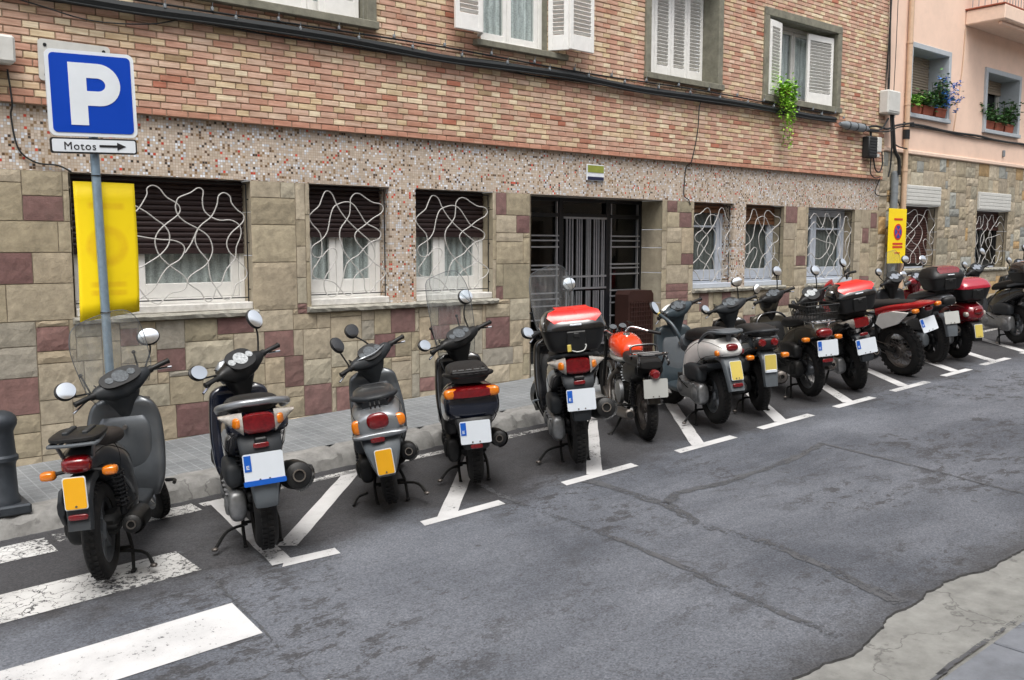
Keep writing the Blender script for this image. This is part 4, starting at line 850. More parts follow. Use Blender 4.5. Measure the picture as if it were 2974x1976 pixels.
# the no-parking board by the drainpipe
nb = thing('notice_board', 'flat yellow no parking board with red bars fixed to the grey conduit', 'notice board', (15.2, YW - .16, 1.72))
yn = YW - .165; m = MB(); m.box((15.19, yn, 2.17), (.60, .008, .925), None, .003); bd = under(m, 'board', K['yellow'], nb)
m = MB(); m.prism([(.14 * math.cos(2 * PI * i / 32), .14 * math.sin(2 * PI * i / 32)) for i in range(32)], (15.21, yn - .006, 2.24), (1, 0, 0), (0, 0, 1), .005)
for z, w_ in ((2.455, .28), (2.04, .33), (1.985, .33), (1.885, .18)): m.box((15.21, yn - .006, z), (w_, .005, .035 if z > 1.9 else .02))
o = under(m, 'red_print', K['orange_red'], bd)
m = MB(); m.prism([(.108 * math.cos(2 * PI * i / 32), .108 * math.sin(2 * PI * i / 32)) for i in range(32)], (15.21, yn - .0095, 2.24), (1, 0, 0), (0, 0, 1), .003); under(m, 'blue_disc', K['board_blue'], bd)
m = MB()
for s_ in (1, -1): m.box((15.21, yn - .0115, 2.24), (.21, .003, .026), (0, s_ * R(45), 0))
under(m, 'red_cross', K['orange_red'], bd)
# bollard at the left edge
K['cast_iron'] = M('cast_iron', '#3c4147', .5, .35, var=.15, bmp=.2)
bo = thing('bollard', 'dark cast iron bollard on the kerb at the left edge', 'bollard', (1.335, 6.97, gz(1.33) + .14)); bz = gz(1.33) + .14
m = MB(); m.lathe([(.0, .0), (.10, .0)][:0] + [(.06, .0), (.06, .115), (.10, .112), (.12, .10), (.32, .092), (.345, .098), (.36, .112), (.385, .112), (.40, .098), (.55, .088), (.575, .098), (.60, .112), (.63, .115), (.655, .108), (.68, .085), (.695, .05), (.70, 0.)], (1.28, 6.97, bz), 'z', 32, 0, False); under(m, 'post', K['cast_iron'], bo)
m = MB(); m.box((1.28, 6.97, bz + .03), (.30, .30, .07), None, .012); under(m, 'base', K['cast_iron'], bo)

# ------------------------------------------------------------------ plants
def leafmat(name, c, var=.5):
    m, t, b = newmat(name); c = lin(c); oi = noise(t, coords(t), 22, 2); t.links.new(mixc(t, ramp(t, oi, [(.35, 0.), (.65, 1.)]), tuple(x * (1 - var) for x in c), tuple(x * (1 + var) for x in c)), b.inputs['Base Color']); b.inputs['Roughness'].default_value = .5
    b.inputs['Transmission Weight'].default_value = 0.; b.inputs['Subsurface Weight'].default_value = 0.; return m
K['leaf'] = leafmat('vine_leaf', '#5f8f2e'); K['leaf_lime'] = leafmat('bright_leaf', '#8fc43c'); K['leaf_dark'] = leafmat('dark_leaf', '#3f6634'); K['flower_blue'] = leafmat('blue_petal', '#3f79c9', .3); K['stem'] = M('stem', '#4b4a26', .8)
def leaf(m, p, s_, rr, droop=.3, mi=0):
    a = rr.uniform(0, 2 * PI); d = Vector((math.cos(a), math.sin(a), rr.uniform(-.9, .5) - droop)).normalized(); sd_ = d.cross(Vector((rr.uniform(-.4, .4), rr.uniform(-.4, .4), 1))).normalized(); n = d.cross(sd_); p = Vector(p)
    m.add([p, p + d * s_ * .45 + sd_ * s_ * .42 + n * s_ * .1, p + d * s_, p + d * s_ * .45 - sd_ * s_ * .42 + n * s_ * .1], [(0, 1, 2), (0, 2, 3)], mi)
vine = thing('hanging_plant', 'bright green trailing plant hanging from the fourth window sill over the cables', 'plant', (11.76, YB - .12, 4.15))
rr = random.Random(3); m = MB(); stm = MB()
for s_i in range(14):
    x, y = 11.78 + rr.uniform(-.2, .2), YB - .14 + rr.uniform(-.07, .05); z = 4.25 + rr.uniform(-.05, .2); L = rr.uniform(.2, .62) if s_i < 11 else rr.uniform(.85, 1.02)
    pts = [(x, y, z - .1)]; n_ = int(L / .035); cx = 11.83 if L > .7 else x
    for i in range(n_):
        q = i / n_; px, py, pz = x + (cx - x) * q + .03 * math.sin(q * 7 + s_i), y + .02 * math.sin(q * 9 + s_i), z - L * q; pts.append((px, py, pz))
        for _ in range(3 if q < .5 else 2): leaf(m, (px + rr.uniform(-.035, .035), py + rr.uniform(-.035, .035), pz + rr.uniform(-.02, .02)), rr.uniform(.04, .07) * (1 - .3 * q), rr)
    stm.tube(pts, .003, 4, 1)
for _ in range(260): leaf(m, (11.76 + rr.gauss(0, .12), YB - .14 + rr.gauss(0, .055), 4.24 + rr.gauss(0, .085)), rr.uniform(.04, .075), rr, -.1)
under(m, 'foliage', K['leaf_lime'], vine, fix=False); under(stm, 'stem', K['stem'], vine)
m = MB(); m.tube([(11.76, YB - .12, 4.16), (11.76, YB - .12, 4.26)], [.07, .09], 16, 1); under(m, 'pot', K['terracotta'], vine)
def flowerbox(x, y, z, label, w_, kind, seed, hgt):
    t = thing('flower_box', label, 'flower box', (x, y, z), group='terracotta flower boxes on the peach building sills'); q = random.Random(seed)
    m = MB(); n_ = 5; m.loft([[(x + sx * (w_ / 2 - ins), y + sy * (.085 - ins), z + zz) for sx, sy in ((-1, -1), (1, -1), (1, 1), (-1, 1))] for zz, ins in ((0, .015), (.13, .002), (.13, -.006), (.155, -.006), (.155, .012))], True, 0, False); under(m, 'planter', K['terracotta'], t)
    m = MB(); st = MB()
    for _ in range(26):
        bx_, by_ = x + q.uniform(-w_ / 2, w_ / 2), y + q.uniform(-.05, .05); tx_, ty_, tz_ = bx_ + q.gauss(0, .09), by_ + q.gauss(-.05, .07), z + .15 + q.uniform(.3, 1.) * hgt
        st.tube([(bx_, by_, z + .13), ((bx_ + tx_) / 2, (by_ + ty_) / 2, z + .15 + hgt * .4), (tx_, ty_, tz_)], .004, 4, 3)
        for _ in range(14):
            f = q.uniform(.25, 1.1); leaf(m, (bx_ + (tx_ - bx_) * f + q.gauss(0, .035), by_ + (ty_ - by_) * f + q.gauss(0, .035), z + .13 + (tz_ - z - .13) * f + q.gauss(0, .03)), q.uniform(.05, .10), q, .0)
    under(m, 'foliage', K['leaf_dark'] if kind != 'lime' else K['leaf'], t, fix=False); under(st, 'stem', K['stem'], t)
    if kind == 'blue':
        f = MB()
        for _ in range(44):
            c = Vector((x + q.gauss(.16, .19), y - .16 + q.gauss(0, .08), z + .30 + q.gauss(.1, .13)))
            for k in range(7): leaf(f, c + Vector((q.gauss(0, .018), q.gauss(0, .018), q.gauss(0, .018))), .05, q, 0)
        under(f, 'flower', K['flower_blue'], t, fix=False)
flowerbox(15.93, YW + .04, 4.31, 'lime green leafy flower box at the left end of the first peach window sill', .38, 'lime', 1, .16)
flowerbox(16.36, YW + .04, 4.31, 'flower box with mixed green sprigs in the middle of the first peach window sill', .38, 'dark', 2, .26)
flowerbox(16.79, YW + .02, 4.31, 'flower box with tall blue flowers at the right end of the first peach window sill', .38, 'blue', 3, .62)
flowerbox(18.88, YW + .06, 4.27, 'small leafy flower box at the left end of the second peach window sill', .40, 'dark', 4, .3)
flowerbox(19.33, YW + .06, 4.27, 'low sparse flower box in the middle of the second peach window sill', .40, 'dark', 5, .14)
flowerbox(19.78, YW + .06, 4.27, 'bushy tall flower box at the right end of the second peach window sill', .40, 'dark', 6, .48)

# ------------------------------------------------------------------ added house, unseen behind the camera: shades the street and fills reflections
opp = thing('apartment_building', 'added plain beige apartment building across the street, out of view, shading it and filling reflections', 'building', (6, -2.6, 0))
K['beige_wall'] = M('beige_plaster', '#cbc0ae', .9, var=.1, vs_=2, dirt=.15)  # pale so the added house bounces light onto the facade and bikes
oh = [(-20 + i * 2.6, 1.2 + 3.0 * j, -18.8 + i * 2.6, 2.7 + 3.0 * j) for i in range(20) for j in range(2)]
m = MB(); wallface(m, (-22, -1.5, 34, 7.6), oh, -2.6); m.add([(-22, -2.6, 7.6), (34, -2.6, 7.6), (34, -12, 7.6), (-22, -12, 7.6)], [(0, 1, 2, 3)])
for h in oh: reveal(m, h, -2.6, -2.8)
under(m, 'wall', K['beige_wall'], opp, fix=False)
m = MB()
for h in oh: slats(m, h[0], h[2], h[1], h[3], -2.78, .12, -.012)
o = under(m, 'shutters', K['beige_shutter'], opp, fix=False)
# ------------------------------------------------------------------ motorbikes: materials and parts
def paint(name, c, rough=.28, metal=.0, coat=.6, dirt=.08): return M(name, c, rough, metal, coat, .06, 9, 0, 120, dirt)
B = {}
B['grey'] = paint('grey_paint_metallic', '#54585c', .33, .6, .5); B['navy'] = paint('navy_paint', '#0e1526', .2, .1, .9); B['silver'] = paint('silver_paint', '#8c9094', .35, .6, .4); B['dkgrey'] = paint('dark_grey_paint', '#2b2f33', .4, .3, .4)
B['black'] = paint('black_paint', '#0d0e11', .22, .0, .9); B['orange'] = paint('orange_paint', '#e2400f', .22, .0, .9, .02); B['white'] = paint('white_paint', '#f4f3ef', .35, .0, .3, .0); B['teal'] = paint('teal_grey_paint', '#37434a', .4, .1, .4)
B['brown'] = paint('grey_brown_paint', '#58544a', .35, .5, .4); B['red'] = paint('red_paint', '#a3151c', .22, .0, .9, .02); B['dkred'] = paint('dark_red_paint', '#7a0f1c', .2, .1, .9, .02); B['lid_red'] = paint('red_lid', '#e2180b', .3, .0, .45, .01)
B['plastic'] = M('black_plastic', '#121314', .5, var=.15, dirt=.05, bmp=.08, bs_=300); B['plastic_grey'] = M('grey_plastic', '#262a2e', .55, var=.12, dirt=.08, bmp=.08, bs_=300); B['ltgrey'] = M('light_grey_plastic', '#565c61', .5, var=.1, dirt=.15)
B['seat'] = M('seat_vinyl', '#141516', .55, var=.15, bmp=.15, bs_=200); B['brown_seat'] = M('dark_brown_seat', '#2b2522', .6, var=.15, bmp=.15, bs_=200)
B['rubber'] = M('tyre_rubber', '#121213', .85, var=.3, vs_=30, dirt=.14, bmp=.3, bs_=90); B['alloy'] = M('alloy_wheel', '#6b6f73', .4, .6, var=.12, dirt=.3); B['dkalloy'] = M('dark_alloy', '#26282a', .5, .5, var=.12, dirt=.2)
B['metal'] = M('cast_aluminium', '#8f9193', .42, .7, var=.18, vs_=25, dirt=.35, bmp=.1); B['dkmetal'] = M('dark_engine_metal', '#222324', .55, .5, var=.2, vs_=25, dirt=.15, bmp=.15); B['chrome'] = M('chrome', '#d5d7da', .1, 1., var=.02); B['steel'] = M('dull_steel', '#6f6a66', .45, .8, var=.25, dirt=.3); B['rust'] = M('rusty_pipe', '#6b4632', .6, .5, var=.3)
B['mirror'] = M('mirror_glass', '#e8ecef', .02, 1., var=.0); B['orange_lens'] = M('orange_lens', '#d8760c', .15, 0, 1., .1, 60); B['red_lens'] = M('red_lens', '#6e0a10', .12, 0, .8, .35, 50); B['clear_lens'] = M('clear_lens', '#b5afa6', .1, .2, 1., .25, 40); B['dial'] = M('dial_face', '#4c5154', .2, 0, 1., .5, 60); B['dial_white'] = M('white_dial_face', '#a9adae', .2, 0, 1., .45, 60)
B['plate_white'] = M('plate_white', '#d6dde4', .4, coat=.3, var=.02); B['plate_yellow'] = M('plate_yellow', '#e9aa12', .4, coat=.3, var=.03); B['plate_pale'] = M('plate_pale_yellow', '#cdb95e', .4, coat=.3, var=.04); B['plate_grey'] = M('plate_grey', '#b4b6b2', .5, var=.04); B['plate_blue'] = M('plate_blue', '#0d58b8', .4, coat=.3, var=.03)
B['screen'] = glassmat('clear_screen', '#eef2f3', .045, rough=.03, haze=.15); B['lid_pink'] = paint('pinkish_red_lid', '#a82438', .2, .1, 1., .03); B['bore'] = M('matt_black', '#0a0a0a', .95); B['spring'] = M('spring_steel', '#202124', .45, .4)  # flat black: painted shade in exhaust ends, own colour of joints and hoses
def sring(x, zc, hw, hz, p=2.4, yc=0., n=28):
    """cross-section of a body panel in the y-z plane"""
    o = []
    for j in range(n):
        a = 2 * PI * j / n; c, s = math.cos(a), math.sin(a)
        o.append(Vector((x, yc + hw * math.copysign(abs(c) ** (2 / p), c), zc + hz * math.copysign(abs(s) ** (2 / p), s))))
    return o
def zring(z, xc, hx, hw, p=2.4, yc=0., n=28, sweep=0.):
    o = []
    for j in range(n):
        a = 2 * PI * j / n; c, s = math.cos(a), math.sin(a)
        y = hw * math.copysign(abs(c) ** (2 / p), c); o.append(Vector((xc + hx * math.copysign(abs(s) ** (2 / p), s) - sweep * (y / max(hw, .01)) ** 2, yc + y, z)))
    return o
def lerp_rings(keys, fn, sub=4):
    """smooth interpolation of cross-section parameters"""
    ks = [list(k) + [2.4, 0.][len(k) - 4:] if len(k) < 6 else list(k) for k in keys]; out = []; n = len(ks)
    for i in range(n - 1):
        p0, p1, p2, p3 = ks[max(i - 1, 0)], ks[i], ks[i + 1], ks[min(i + 2, n - 1)]
        for s_ in range(sub):
            t = s_ / sub; out.append([.5 * (2 * b + (c - a) * t + (2 * a - 5 * b + 4 * c - d) * t * t + (3 * b - a - 3 * c + d) * t ** 3) for a, b, c, d in zip(p0, p1, p2, p3)])
    out.append(ks[-1]); return [fn(*q) for q in out]
class Bike:
    def __init__(s, name, label, cat, x, y, head, lean, lift=0.05, group='motorbikes parked in a row at the kerb', wb=1.25, r=.25, steer=0.):
        s.root = thing(name, label, cat, (x, y, gz(x) + lift), (-R(lean), 0, R(head)), group); s.wb, s.r, s.lift = wb, r, lift; s.T = None
    def steer(s, deg, x=None, z=1.0, rake=25):
        """parts made after this turn with the handlebar, about the raked steering head"""
        if not deg: s.T = None; return
        rk = R(rake); x = s.wb - math.tan(rk) * (z - s.r) if x is None else x; o = Vector((x, 0, z)); ax = Vector((-math.sin(rk), 0, math.cos(rk)))
        s.T = Matrix.Translation(o) @ Matrix.Rotation(R(deg), 4, ax) @ Matrix.Translation(-o)
    def p(s, name, mb, mat, parent=None, sharp=42, fix=True):
        if s.T: mb.v = [tuple(s.T @ Vector(q)) for q in mb.v]
        o = mb.build(name, [B[k] for k in (mat if isinstance(mat, (list, tuple)) else [mat])], sharp=sharp, fix=fix); o.parent = parent or s.root; return o
    def loftx(s, name, keys, mat, parent=None, sub=4, mb=None):
        m = mb or MB(); m.loft(lerp_rings(keys, sring, sub)); return s.p(name, m, mat, parent) if name else m
    def loftz(s, name, keys, mat, parent=None, sub=4, sweep=0., mb=None):
        m = mb or MB(); m.loft(lerp_rings(keys, lambda a, b, c, d, e=2.4, f=0.: zring(a, b, c, d, e, f, sweep=sweep), sub)); return s.p(name, m, mat, parent) if name else m
    # -- running gear
    def wheel(s, name, x, r, w_, zc=None, style='spoke', n=6, mat='dkalloy', rimr=.62, knob=False):
        zc = r if zc is None else zc; m = MB(); c = (x, 0, zc); h = w_ / 2; ri = r * rimr
        m.lathe([(-h * .7, ri + .012), (-h * .75, ri), (-h * .4, ri - .022), (h * .4, ri - .022), (h * .75, ri), (h * .7, ri + .012)], c, 'y', 40)
        m.lathe([(-h * .7, .0), (-h * .7, .045), (-h * .4, .06), (h * .4, .06), (h * .7, .045), (h * .7, 0.)], c, 'y', 20, 0, False)
        if style == 'wire':
            for k in range(28):
                a = 2 * PI * k / 28; b_ = a + (.35 if k % 2 else -.35); sy = h * .5 * (1 if k % 4 < 2 else -1)
                m.tube([(x + .05 * math.cos(b_), sy, zc + .05 * math.sin(b_)), (x + (ri - .01) * math.cos(a), 0, zc + (ri - .01) * math.sin(a))], .0022, 4, 1)
        else:
            for k in range(n):
                a = 2 * PI * k / n + .3; d = Vector((math.cos(a), 0, math.sin(a))); q = Vector((-d.z, 0, d.x))
                m.loft([[Vector(c) + d * rr_ + q * u * ww + Vector((0, v * hh, 0)) for u, v in ((-1, -1), (1, -1), (1, 1), (-1, 1))] for rr_, ww, hh in ((.04, .03, h * .45), (ri * .6, .020, h * .32), (ri - .01, .026, h * .45))], True, 0, False)
        o = s.p(name, m, mat); t = MB(); prof = [(-h * .78, ri - .006), (-h * .98, ri + (r - ri) * .35), (-h * .96, ri + (r - ri) * .62), (-h * .72, r - (r - ri) * .14), (-h * .38, r - .006), (0, r), (h * .38, r - .006), (h * .72, r - (r - ri) * .14), (h * .96, ri + (r - ri) * .62), (h * .98, ri + (r - ri) * .35), (h * .78, ri - .006)]
        t.lathe(prof, c, 'y', 56)
        for k in range(44 if not knob else 34):      # tread blocks
            a = 2 * PI * k / (44 if not knob else 34); rr_ = r - (.002 if not knob else .004)
            for sy in (-1, 1):
                off = (0.05 if sy > 0 else 0.); cc = Vector((x + rr_ * math.cos(a + off), sy * h * (.30 if not knob else .45), zc + rr_ * math.sin(a + off))); sl = sy * .28
                t.box(cc, (.012 if not knob else .022, h * (.42 if not knob else .5), .020 if not knob else .026), (sl if False else 0, -a + PI, 0), 0)
        s.p('tyre', t, 'rubber', o); return o
    def front_end(s, r=.23, w_=.09, fender='black', style='spoke', rimr=.62, mat='dkalloy', fork_top=.72, n=5):
        x = s.wb; zc = r - s.lift + .01; s.wheel('front_wheel', x, r, w_, zc, style, n, mat, rimr); m = MB()
        for sy in (-.085, .085): m.tube([(x, sy, zc), (x - .22, sy * .8, fork_top)], [.016, .024], 10, 1)
        s.p('fork', m, 'dkmetal'); f = MB(); rings = []
        for k in range(13):
            a = R(-8 + 150 * k / 12); rr_ = r + .03; q = .075 if 1 < k < 11 else .055
            prof = [(-q, -.06), (-q * .95, -.005), (-q * .5, .018), (0, .024), (q * .5, .018), (q * .95, -.005), (q, -.06), (q * .9, -.06), (q * .85, -.012), (0, .014), (-q * .85, -.012), (-q * .9, -.06)]
            rings.append([(x + (rr_ + dz) * math.cos(a), y, zc + (rr_ + dz) * math.sin(a)) for y, dz in prof])
        f.loft(rings); s.p('front_fender', f, fender)
    def engine(s, case='metal', airbox='plastic', x1=.46, y=.13, z=None, big=1.):
        z = s.r + .03 if z is None else z; m = MB()
        s.loftx(None, [(-.07, z, .03, .05, 2.6, y), (-.05, z, .05 * big, .085 * big, 2.6, y), (.05, z, .055 * big, .105 * big, 2.6, y), (.2, z + .01, .05 * big, .08 * big, 2.8, y), (x1 - .08, z + .02, .055 * big, .095 * big, 2.6, y), (x1, z + .02, .035, .06, 2.4, y)], None, mb=m)
        m.lathe([(-.012, .0), (-.012, .05), (.0, .062), (.012, .05), (.018, 0.)], (.02, y + .055 * big, z), 'y', 20, 0, False)
        m.lathe([(-.012, .0), (-.012, .045), (.0, .056), (.012, .045), (.018, 0.)], (x1 - .12, y + .055 * big, z + .02), 'y', 20, 0, False)
        for k in range(7): m.cyl((.0 + .06 * k, y + .045, z + .075 + .01 * (k % 2)), (.0 + .06 * k, y + .062, z + .075 + .01 * (k % 2)), .008, n=8)
        e = s.p('engine', m, case); m = MB()
        m.box((.10, .0, z - .01), (.22, .2, .12), None, .03); m.box((.33, .0, z + .02), (.22, .24, .16), None, .03)
        for k in range(7): m.box((.50 + .022 * k, .02, z + .03), (.010, .17, .17), None, .003)
        m.box((.15, .07, z + .05), (.5, .03, .05), None, .01); m.tube([(0, -.09, z - .02), (0, .12, z - .02)], .02, 10, 1); s.p('crankcase', m, 'dkmetal')
        a = MB(); s.loftx(None, [(-.06, z + .19, .03, .04, 2.8, y - .01), (-.03, z + .19, .05, .075, 3, y), (.1, z + .2, .06, .085, 3, y), (.24, z + .19, .055, .075, 3, y), (.3, z + .18, .03, .05, 2.6, y)], None, mb=a)
        a.tube([(.3, y, z + .18), (.4, y * .7, z + .22), (.5, .02, z + .2)], .03, 10, 4); s.p('air_filter_box', a, airbox); return e
    def shock(s, y=.12, x0=.0, z0=None, x1=-.04, z1=.62, r=.028):
        z0 = s.r + .05 if z0 is None else z0; m = MB(); a, b = Vector((x0, y, z0)), Vector((x1, y * .95, z1)); m.tube([a, b], .013, 8, 1); d = b - a; pts = []
        for k in range(8 * 9 + 1):
            t = k / 72; q = 2 * PI * 9 * t; pts.append(a + d * (.15 + .72 * t) + Vector((r * math.cos(q), r * math.sin(q), 0)))
        m.tube(pts, .0052, 5, 1); m.cyl(a, a + d * .15, .02, .018); m.cyl(a + d * .86, b, .024, .02); s.p('shock_absorber', m, 'spring')
    def exhaust(s, x0=.22, x1=-.22, y=-.17, z=.31, r=.062, up=.05, mat='plastic', tip='steel'):
        m = MB(); d = Vector((x1 - x0, -.01, up)); a = Vector((x0, y, z)); L = d.length; d.normalize()
        m.tube([a + d * L * t for t in (0, .05, .14, .5, .86, .97, 1.)], [r * .45, r * .8, r * .97, r * 1.05, r, r * .88, r * .6], 22, 1); o = s.p('exhaust', m, mat); b = a + d * L
        t = MB(); e1 = Vector((0, 1, 0)); e2 = d.cross(e1)
        t.loft([[b + d * k + (e1 * math.cos(q) + e2 * math.sin(q)) * r * rr_ for q in [2 * PI * j / 18 for j in range(18)]] for k, rr_ in ((-.004, .46), (.014, .44), (.014, .34), (-.002, .32))], False); s.p('exhaust_tip', t, tip, o); t = MB(); t.cyl(b, b + d * .004, r * .34, n=18); s.p('exhaust_bore', t, 'bore', o)  # black disc closes the tip, painted in for the shade inside the pipe
        h = MB(); h.tube([a, a + Vector((.12, .06, -.06)), a + Vector((.3, .12, -.08)), a + Vector((.42, .15, .0))], .018, 8, 4); s.p('exhaust_pipe', h, 'rust', o)
        g = MB(); g.loft([[a + d * (L * f) + Vector((0, math.cos(q) * rr_, math.sin(q) * rr_)) for q in [R(150 + 120 * k / 8) for k in range(9)] + [R(270 - 120 * k / 8) for k in range(9)] for rr_ in [r * 1.16]] for f in (.3, .9)], True, 0, True); s.p('heat_shield', g, tip if tip == 'chrome' else mat, o); return o
    def stand(s, x=.28, y=.11, foot=None, h=None):
        m = MB(); g = -s.lift + .005
        for sy in (-1, 1): m.tube([(x + .02, sy * .07, s.r - .03), (x - .04, sy * .11, .10), (x - .07, sy * y, g)], .011, 8, 3); m.box((x - .07, sy * y, g + .006), (.06, .03, .014), None, .004)
        m.tube([(x - .045, -.11, .10), (x - .045, .11, .10)], .011, 8, 1)
        f = foot or (x - .14, y + .10, g + .05); m.tube([(x - .045, y * .75, .09), (x - .07, f[1] * .7, .07), (f[0], f[1], f[2])], [.010, .010, .012], 8, 4); o = s.p('centre_stand', m, 'dkmetal')
        q = MB(); q.ell(f, (.02, .022, .013)); s.p('stand_pad', q, 'steel', o)
    def side_stand(s, x=.4): m = MB(); m.tube([(x, .1, .22), (x - .05, .2, .08), (x - .08, .27, -s.lift + .01)], .012, 8, 3); m.box((x - .09, .275, -s.lift + .012), (.07, .04, .015), None, .004); s.p('side_stand', m, 'dkmetal')
    # -- plates, lamps
    def plate(s, x, z, w_, h_, tilt, kind='white', y=0., holder='plastic', band=True, foot=False):
        """number plate facing back; tilt leans its top forward"""
        ux, uy = Vector((0, -1, 0)), Vector((math.sin(tilt), 0, math.cos(tilt))); n = ux.cross(uy); c = Vector((x, y, z)); m = MB(); m.prism(rrect(w_, h_, .012), c, ux, uy, .006)
        o = s.p('number_plate', m, {'white': 'plate_white', 'yellow': 'plate_yellow', 'pale': 'plate_pale', 'grey': 'plate_grey'}[kind])
        if kind == 'white' and band:
            b = MB(); b.prism([(-w_ / 2 + .006, h_ / 2 - .008), (-w_ / 2 + .006, -h_ * .10), (-w_ / 2 + .045, -h_ * .10), (-w_ / 2 + .045, h_ / 2 - .008)], c + n * .0045, ux, uy, .003); s.p('plate_band', b, 'plate_blue', o)
            e = MB()
            for q, sz in (((-w_ / 2 + .019, -.0), (.004, .022)), ((-w_ / 2 + .026, .009), (.014, .004)), ((-w_ / 2 + .026, 0), (.012, .004)), ((-w_ / 2 + .026, -.009), (.014, .004))): e.prism([(q[0] - sz[0] / 2, q[1] - sz[1] / 2), (q[0] + sz[0] / 2, q[1] - sz[1] / 2), (q[0] + sz[0] / 2, q[1] + sz[1] / 2), (q[0] - sz[0] / 2, q[1] + sz[1] / 2)], c + n * .0065 + uy * .008, ux, uy, .002)
            s.p('plate_letter', e, 'plate_white', o)
        if foot:
            b = MB(); b.prism(rrect(w_ + .012, .03, .008), c + uy * (-h_ / 2 - .004) + n * .003, ux, uy, .007); s.p('plate_strip', b, 'plate_blue', o)
        if kind in ('yellow', 'pale'):
            b = MB(); b.prism(rrect(w_ + .010, h_ + .010, .012), c - n * .004, ux, uy, .005); s.p('plate_rim', b, 'plate_white', o)
        b = MB(); b.prism(rrect(w_ * .9, h_ * .9, .01), c - n * .009, ux, uy, .006); s.p('plate_bracket', b, holder, o)
        g = MB()
        for sx in ((-.4, .4) if kind != 'yellow' else (0,)): g.cyl(c + ux * (w_ * sx * .3) - uy * (h_ * .42) + n * .003, c + ux * (w_ * sx * .3) - uy * (h_ * .42) + n * .006, .006, n=10)
        s.p('plate_bolt', g, 'steel', o); return o
    def mudflap(s, keys, mat='plastic', name='rear_fender', th=.02):
        """rear fender blade hanging behind the wheel: (x, z, half width) down the blade"""
        m = MB(); rings = []; ks = lerp_rings([(*k, 0) for k in keys], lambda a, b, c, d, *e: (a, b, c), 3)
        for i, (x, z, hw) in enumerate(ks):
            a, b = ks[max(i - 1, 0)], ks[min(i + 1, len(ks) - 1)]; t = Vector((b[0] - a[0], 0, b[1] - a[1])).normalized(); n = Vector((-t.z, 0, t.x))
            if n.x > 0: n = -n
            rings.append([Vector((x, y * hw, z)) + n * o for y, o in ((-1, -.035), (-.98, -.004), (-.85, .010), (0, .016), (.85, .010), (.98, -.004), (1, -.035), (.9, -.035), (.88, -.01), (0, .001), (-.88, -.01), (-.9, -.035))])
        m.loft(rings); return s.p(name, m, mat)
    def lens(s, name, c, rad, mat, rot=None, p=2.6, parent=None):
        m = MB(); m.ell(c, rad, rot, 22, 12, 0, p); return s.p(name, m, mat, parent)
    def indicator(s, c, stalk=None, rad=(.035, .04, .026)):
        o = s.lens('turn_signal', c, rad, 'orange_lens', None, 3.2)
        if stalk: m = MB(); m.tube([stalk, c], .010, 8, 1); s.p('stalk', m, 'plastic', o)
        return o
    # -- cockpit
    def mirror(s, base, head, rad=(.012, .062, .045), shell='plastic', glass='mirror', yaw=0., roll=0., pitch=.31, mid=None, round_=2.):
        m = MB(); b, h = Vector(base), Vector(head); mid = Vector(mid) if mid else b.lerp(h, .55) + Vector((.0, (h.y - b.y) * .18, -.015)); m.tube([b, mid, h + Vector((.012, 0, -rad[2] * .6))], .0065, 8, 5)
        rot = (roll, pitch, yaw); m.ell(h, (rad[0] * 1.7, rad[1] * 1.12, rad[2] * 1.12), rot, 22, 14, 0, round_); o = s.p('mirror', m, shell)
        Rm = Euler(rot).to_matrix(); g = MB(); gx = h + Rm @ Vector((-rad[0] * 1.74, 0, 0))
        poly = [(rad[1] * .98 * math.copysign(abs(math.cos(a)) ** (2 / round_), math.cos(a)), rad[2] * .98 * math.copysign(abs(math.sin(a)) ** (2 / round_), math.sin(a))) for a in [2 * PI * k / 28 for k in range(28)]]
        vs_ = [gx + Rm @ Vector((-.0032 * (1 - k * k / 25), -q[0] * k / 5, q[1] * k / 5)) for k in range(1, 6) for q in poly] + [gx + Rm @ Vector((-.0032, 0, 0))]
        g.add(vs_, [(k * 28 + i, k * 28 + (i + 1) % 28, (k + 1) * 28 + (i + 1) % 28, (k + 1) * 28 + i) for k in range(4) for i in range(28)] + [(140, (i + 1) % 28, i) for i in range(28)], 0, True); s.p('mirror_glass', g, glass, o); return o
    def bars(s, x=.90, z=1.0, half=.33, rise=.03, back=.06, cowl='black', cw=.2, dial='dial', lever='chrome', drx=.085, dry=.12, neck=True, grip='plastic', ch=.07):
        """scooter handlebar cowl with its dial, grips and levers"""
        m = MB(); rings = []
        for y, hx, hz, dx, dz in [(-cw - .03, .022, .022, -back * .5, rise * .8), (-cw, .044, .042, -back * .35, rise * .7), (-cw * .6, .066, ch * .82, -.01, rise * .25), (-cw * .3, .085, ch, .012, 0), (0, .098, ch * 1.1, .02, -.004), (cw * .3, .085, ch, .012, 0), (cw * .6, .066, ch * .82, -.01, rise * .25), (cw, .044, .042, -back * .35, rise * .7), (cw + .03, .022, .022, -back * .5, rise * .8)]:
            rings.append([Vector((x + dx + hx * math.copysign(abs(math.cos(a)) ** .8, math.cos(a)), y, z + dz + hz * math.copysign(abs(math.sin(a)) ** .8, math.sin(a)))) for a in [2 * PI * k / 20 for k in range(20)]])
        sm = []
        for i in range(len(rings) - 1):
            for k in range(3): t = k / 3; t = t * t * (3 - 2 * t) if False else t; sm.append([a.lerp(b, t) for a, b in zip(rings[i], rings[i + 1])])
        sm.append(rings[-1]); m.loft(sm)
        if neck: m.loft(lerp_rings([(z + .01, x + .02, .088, .125, 2.4, 0), (z - .06, x + .03, .084, .115, 2.4, 0), (z - .13, x + .045, .068, .082, 2.4, 0), (z - .22, x + .07, .058, .06, 2.4, 0), (z - .3, x + .09, .06, .06, 2.4, 0)], zring, 3))
        h = s.p('handlebar_cowl', m, cowl)
        n = Vector((-.70, 0, .714)); uy = Vector((0, -1, 0)); d = MB(); c = Vector((x + .02, 0, z)) + n * (ch * 1.18)
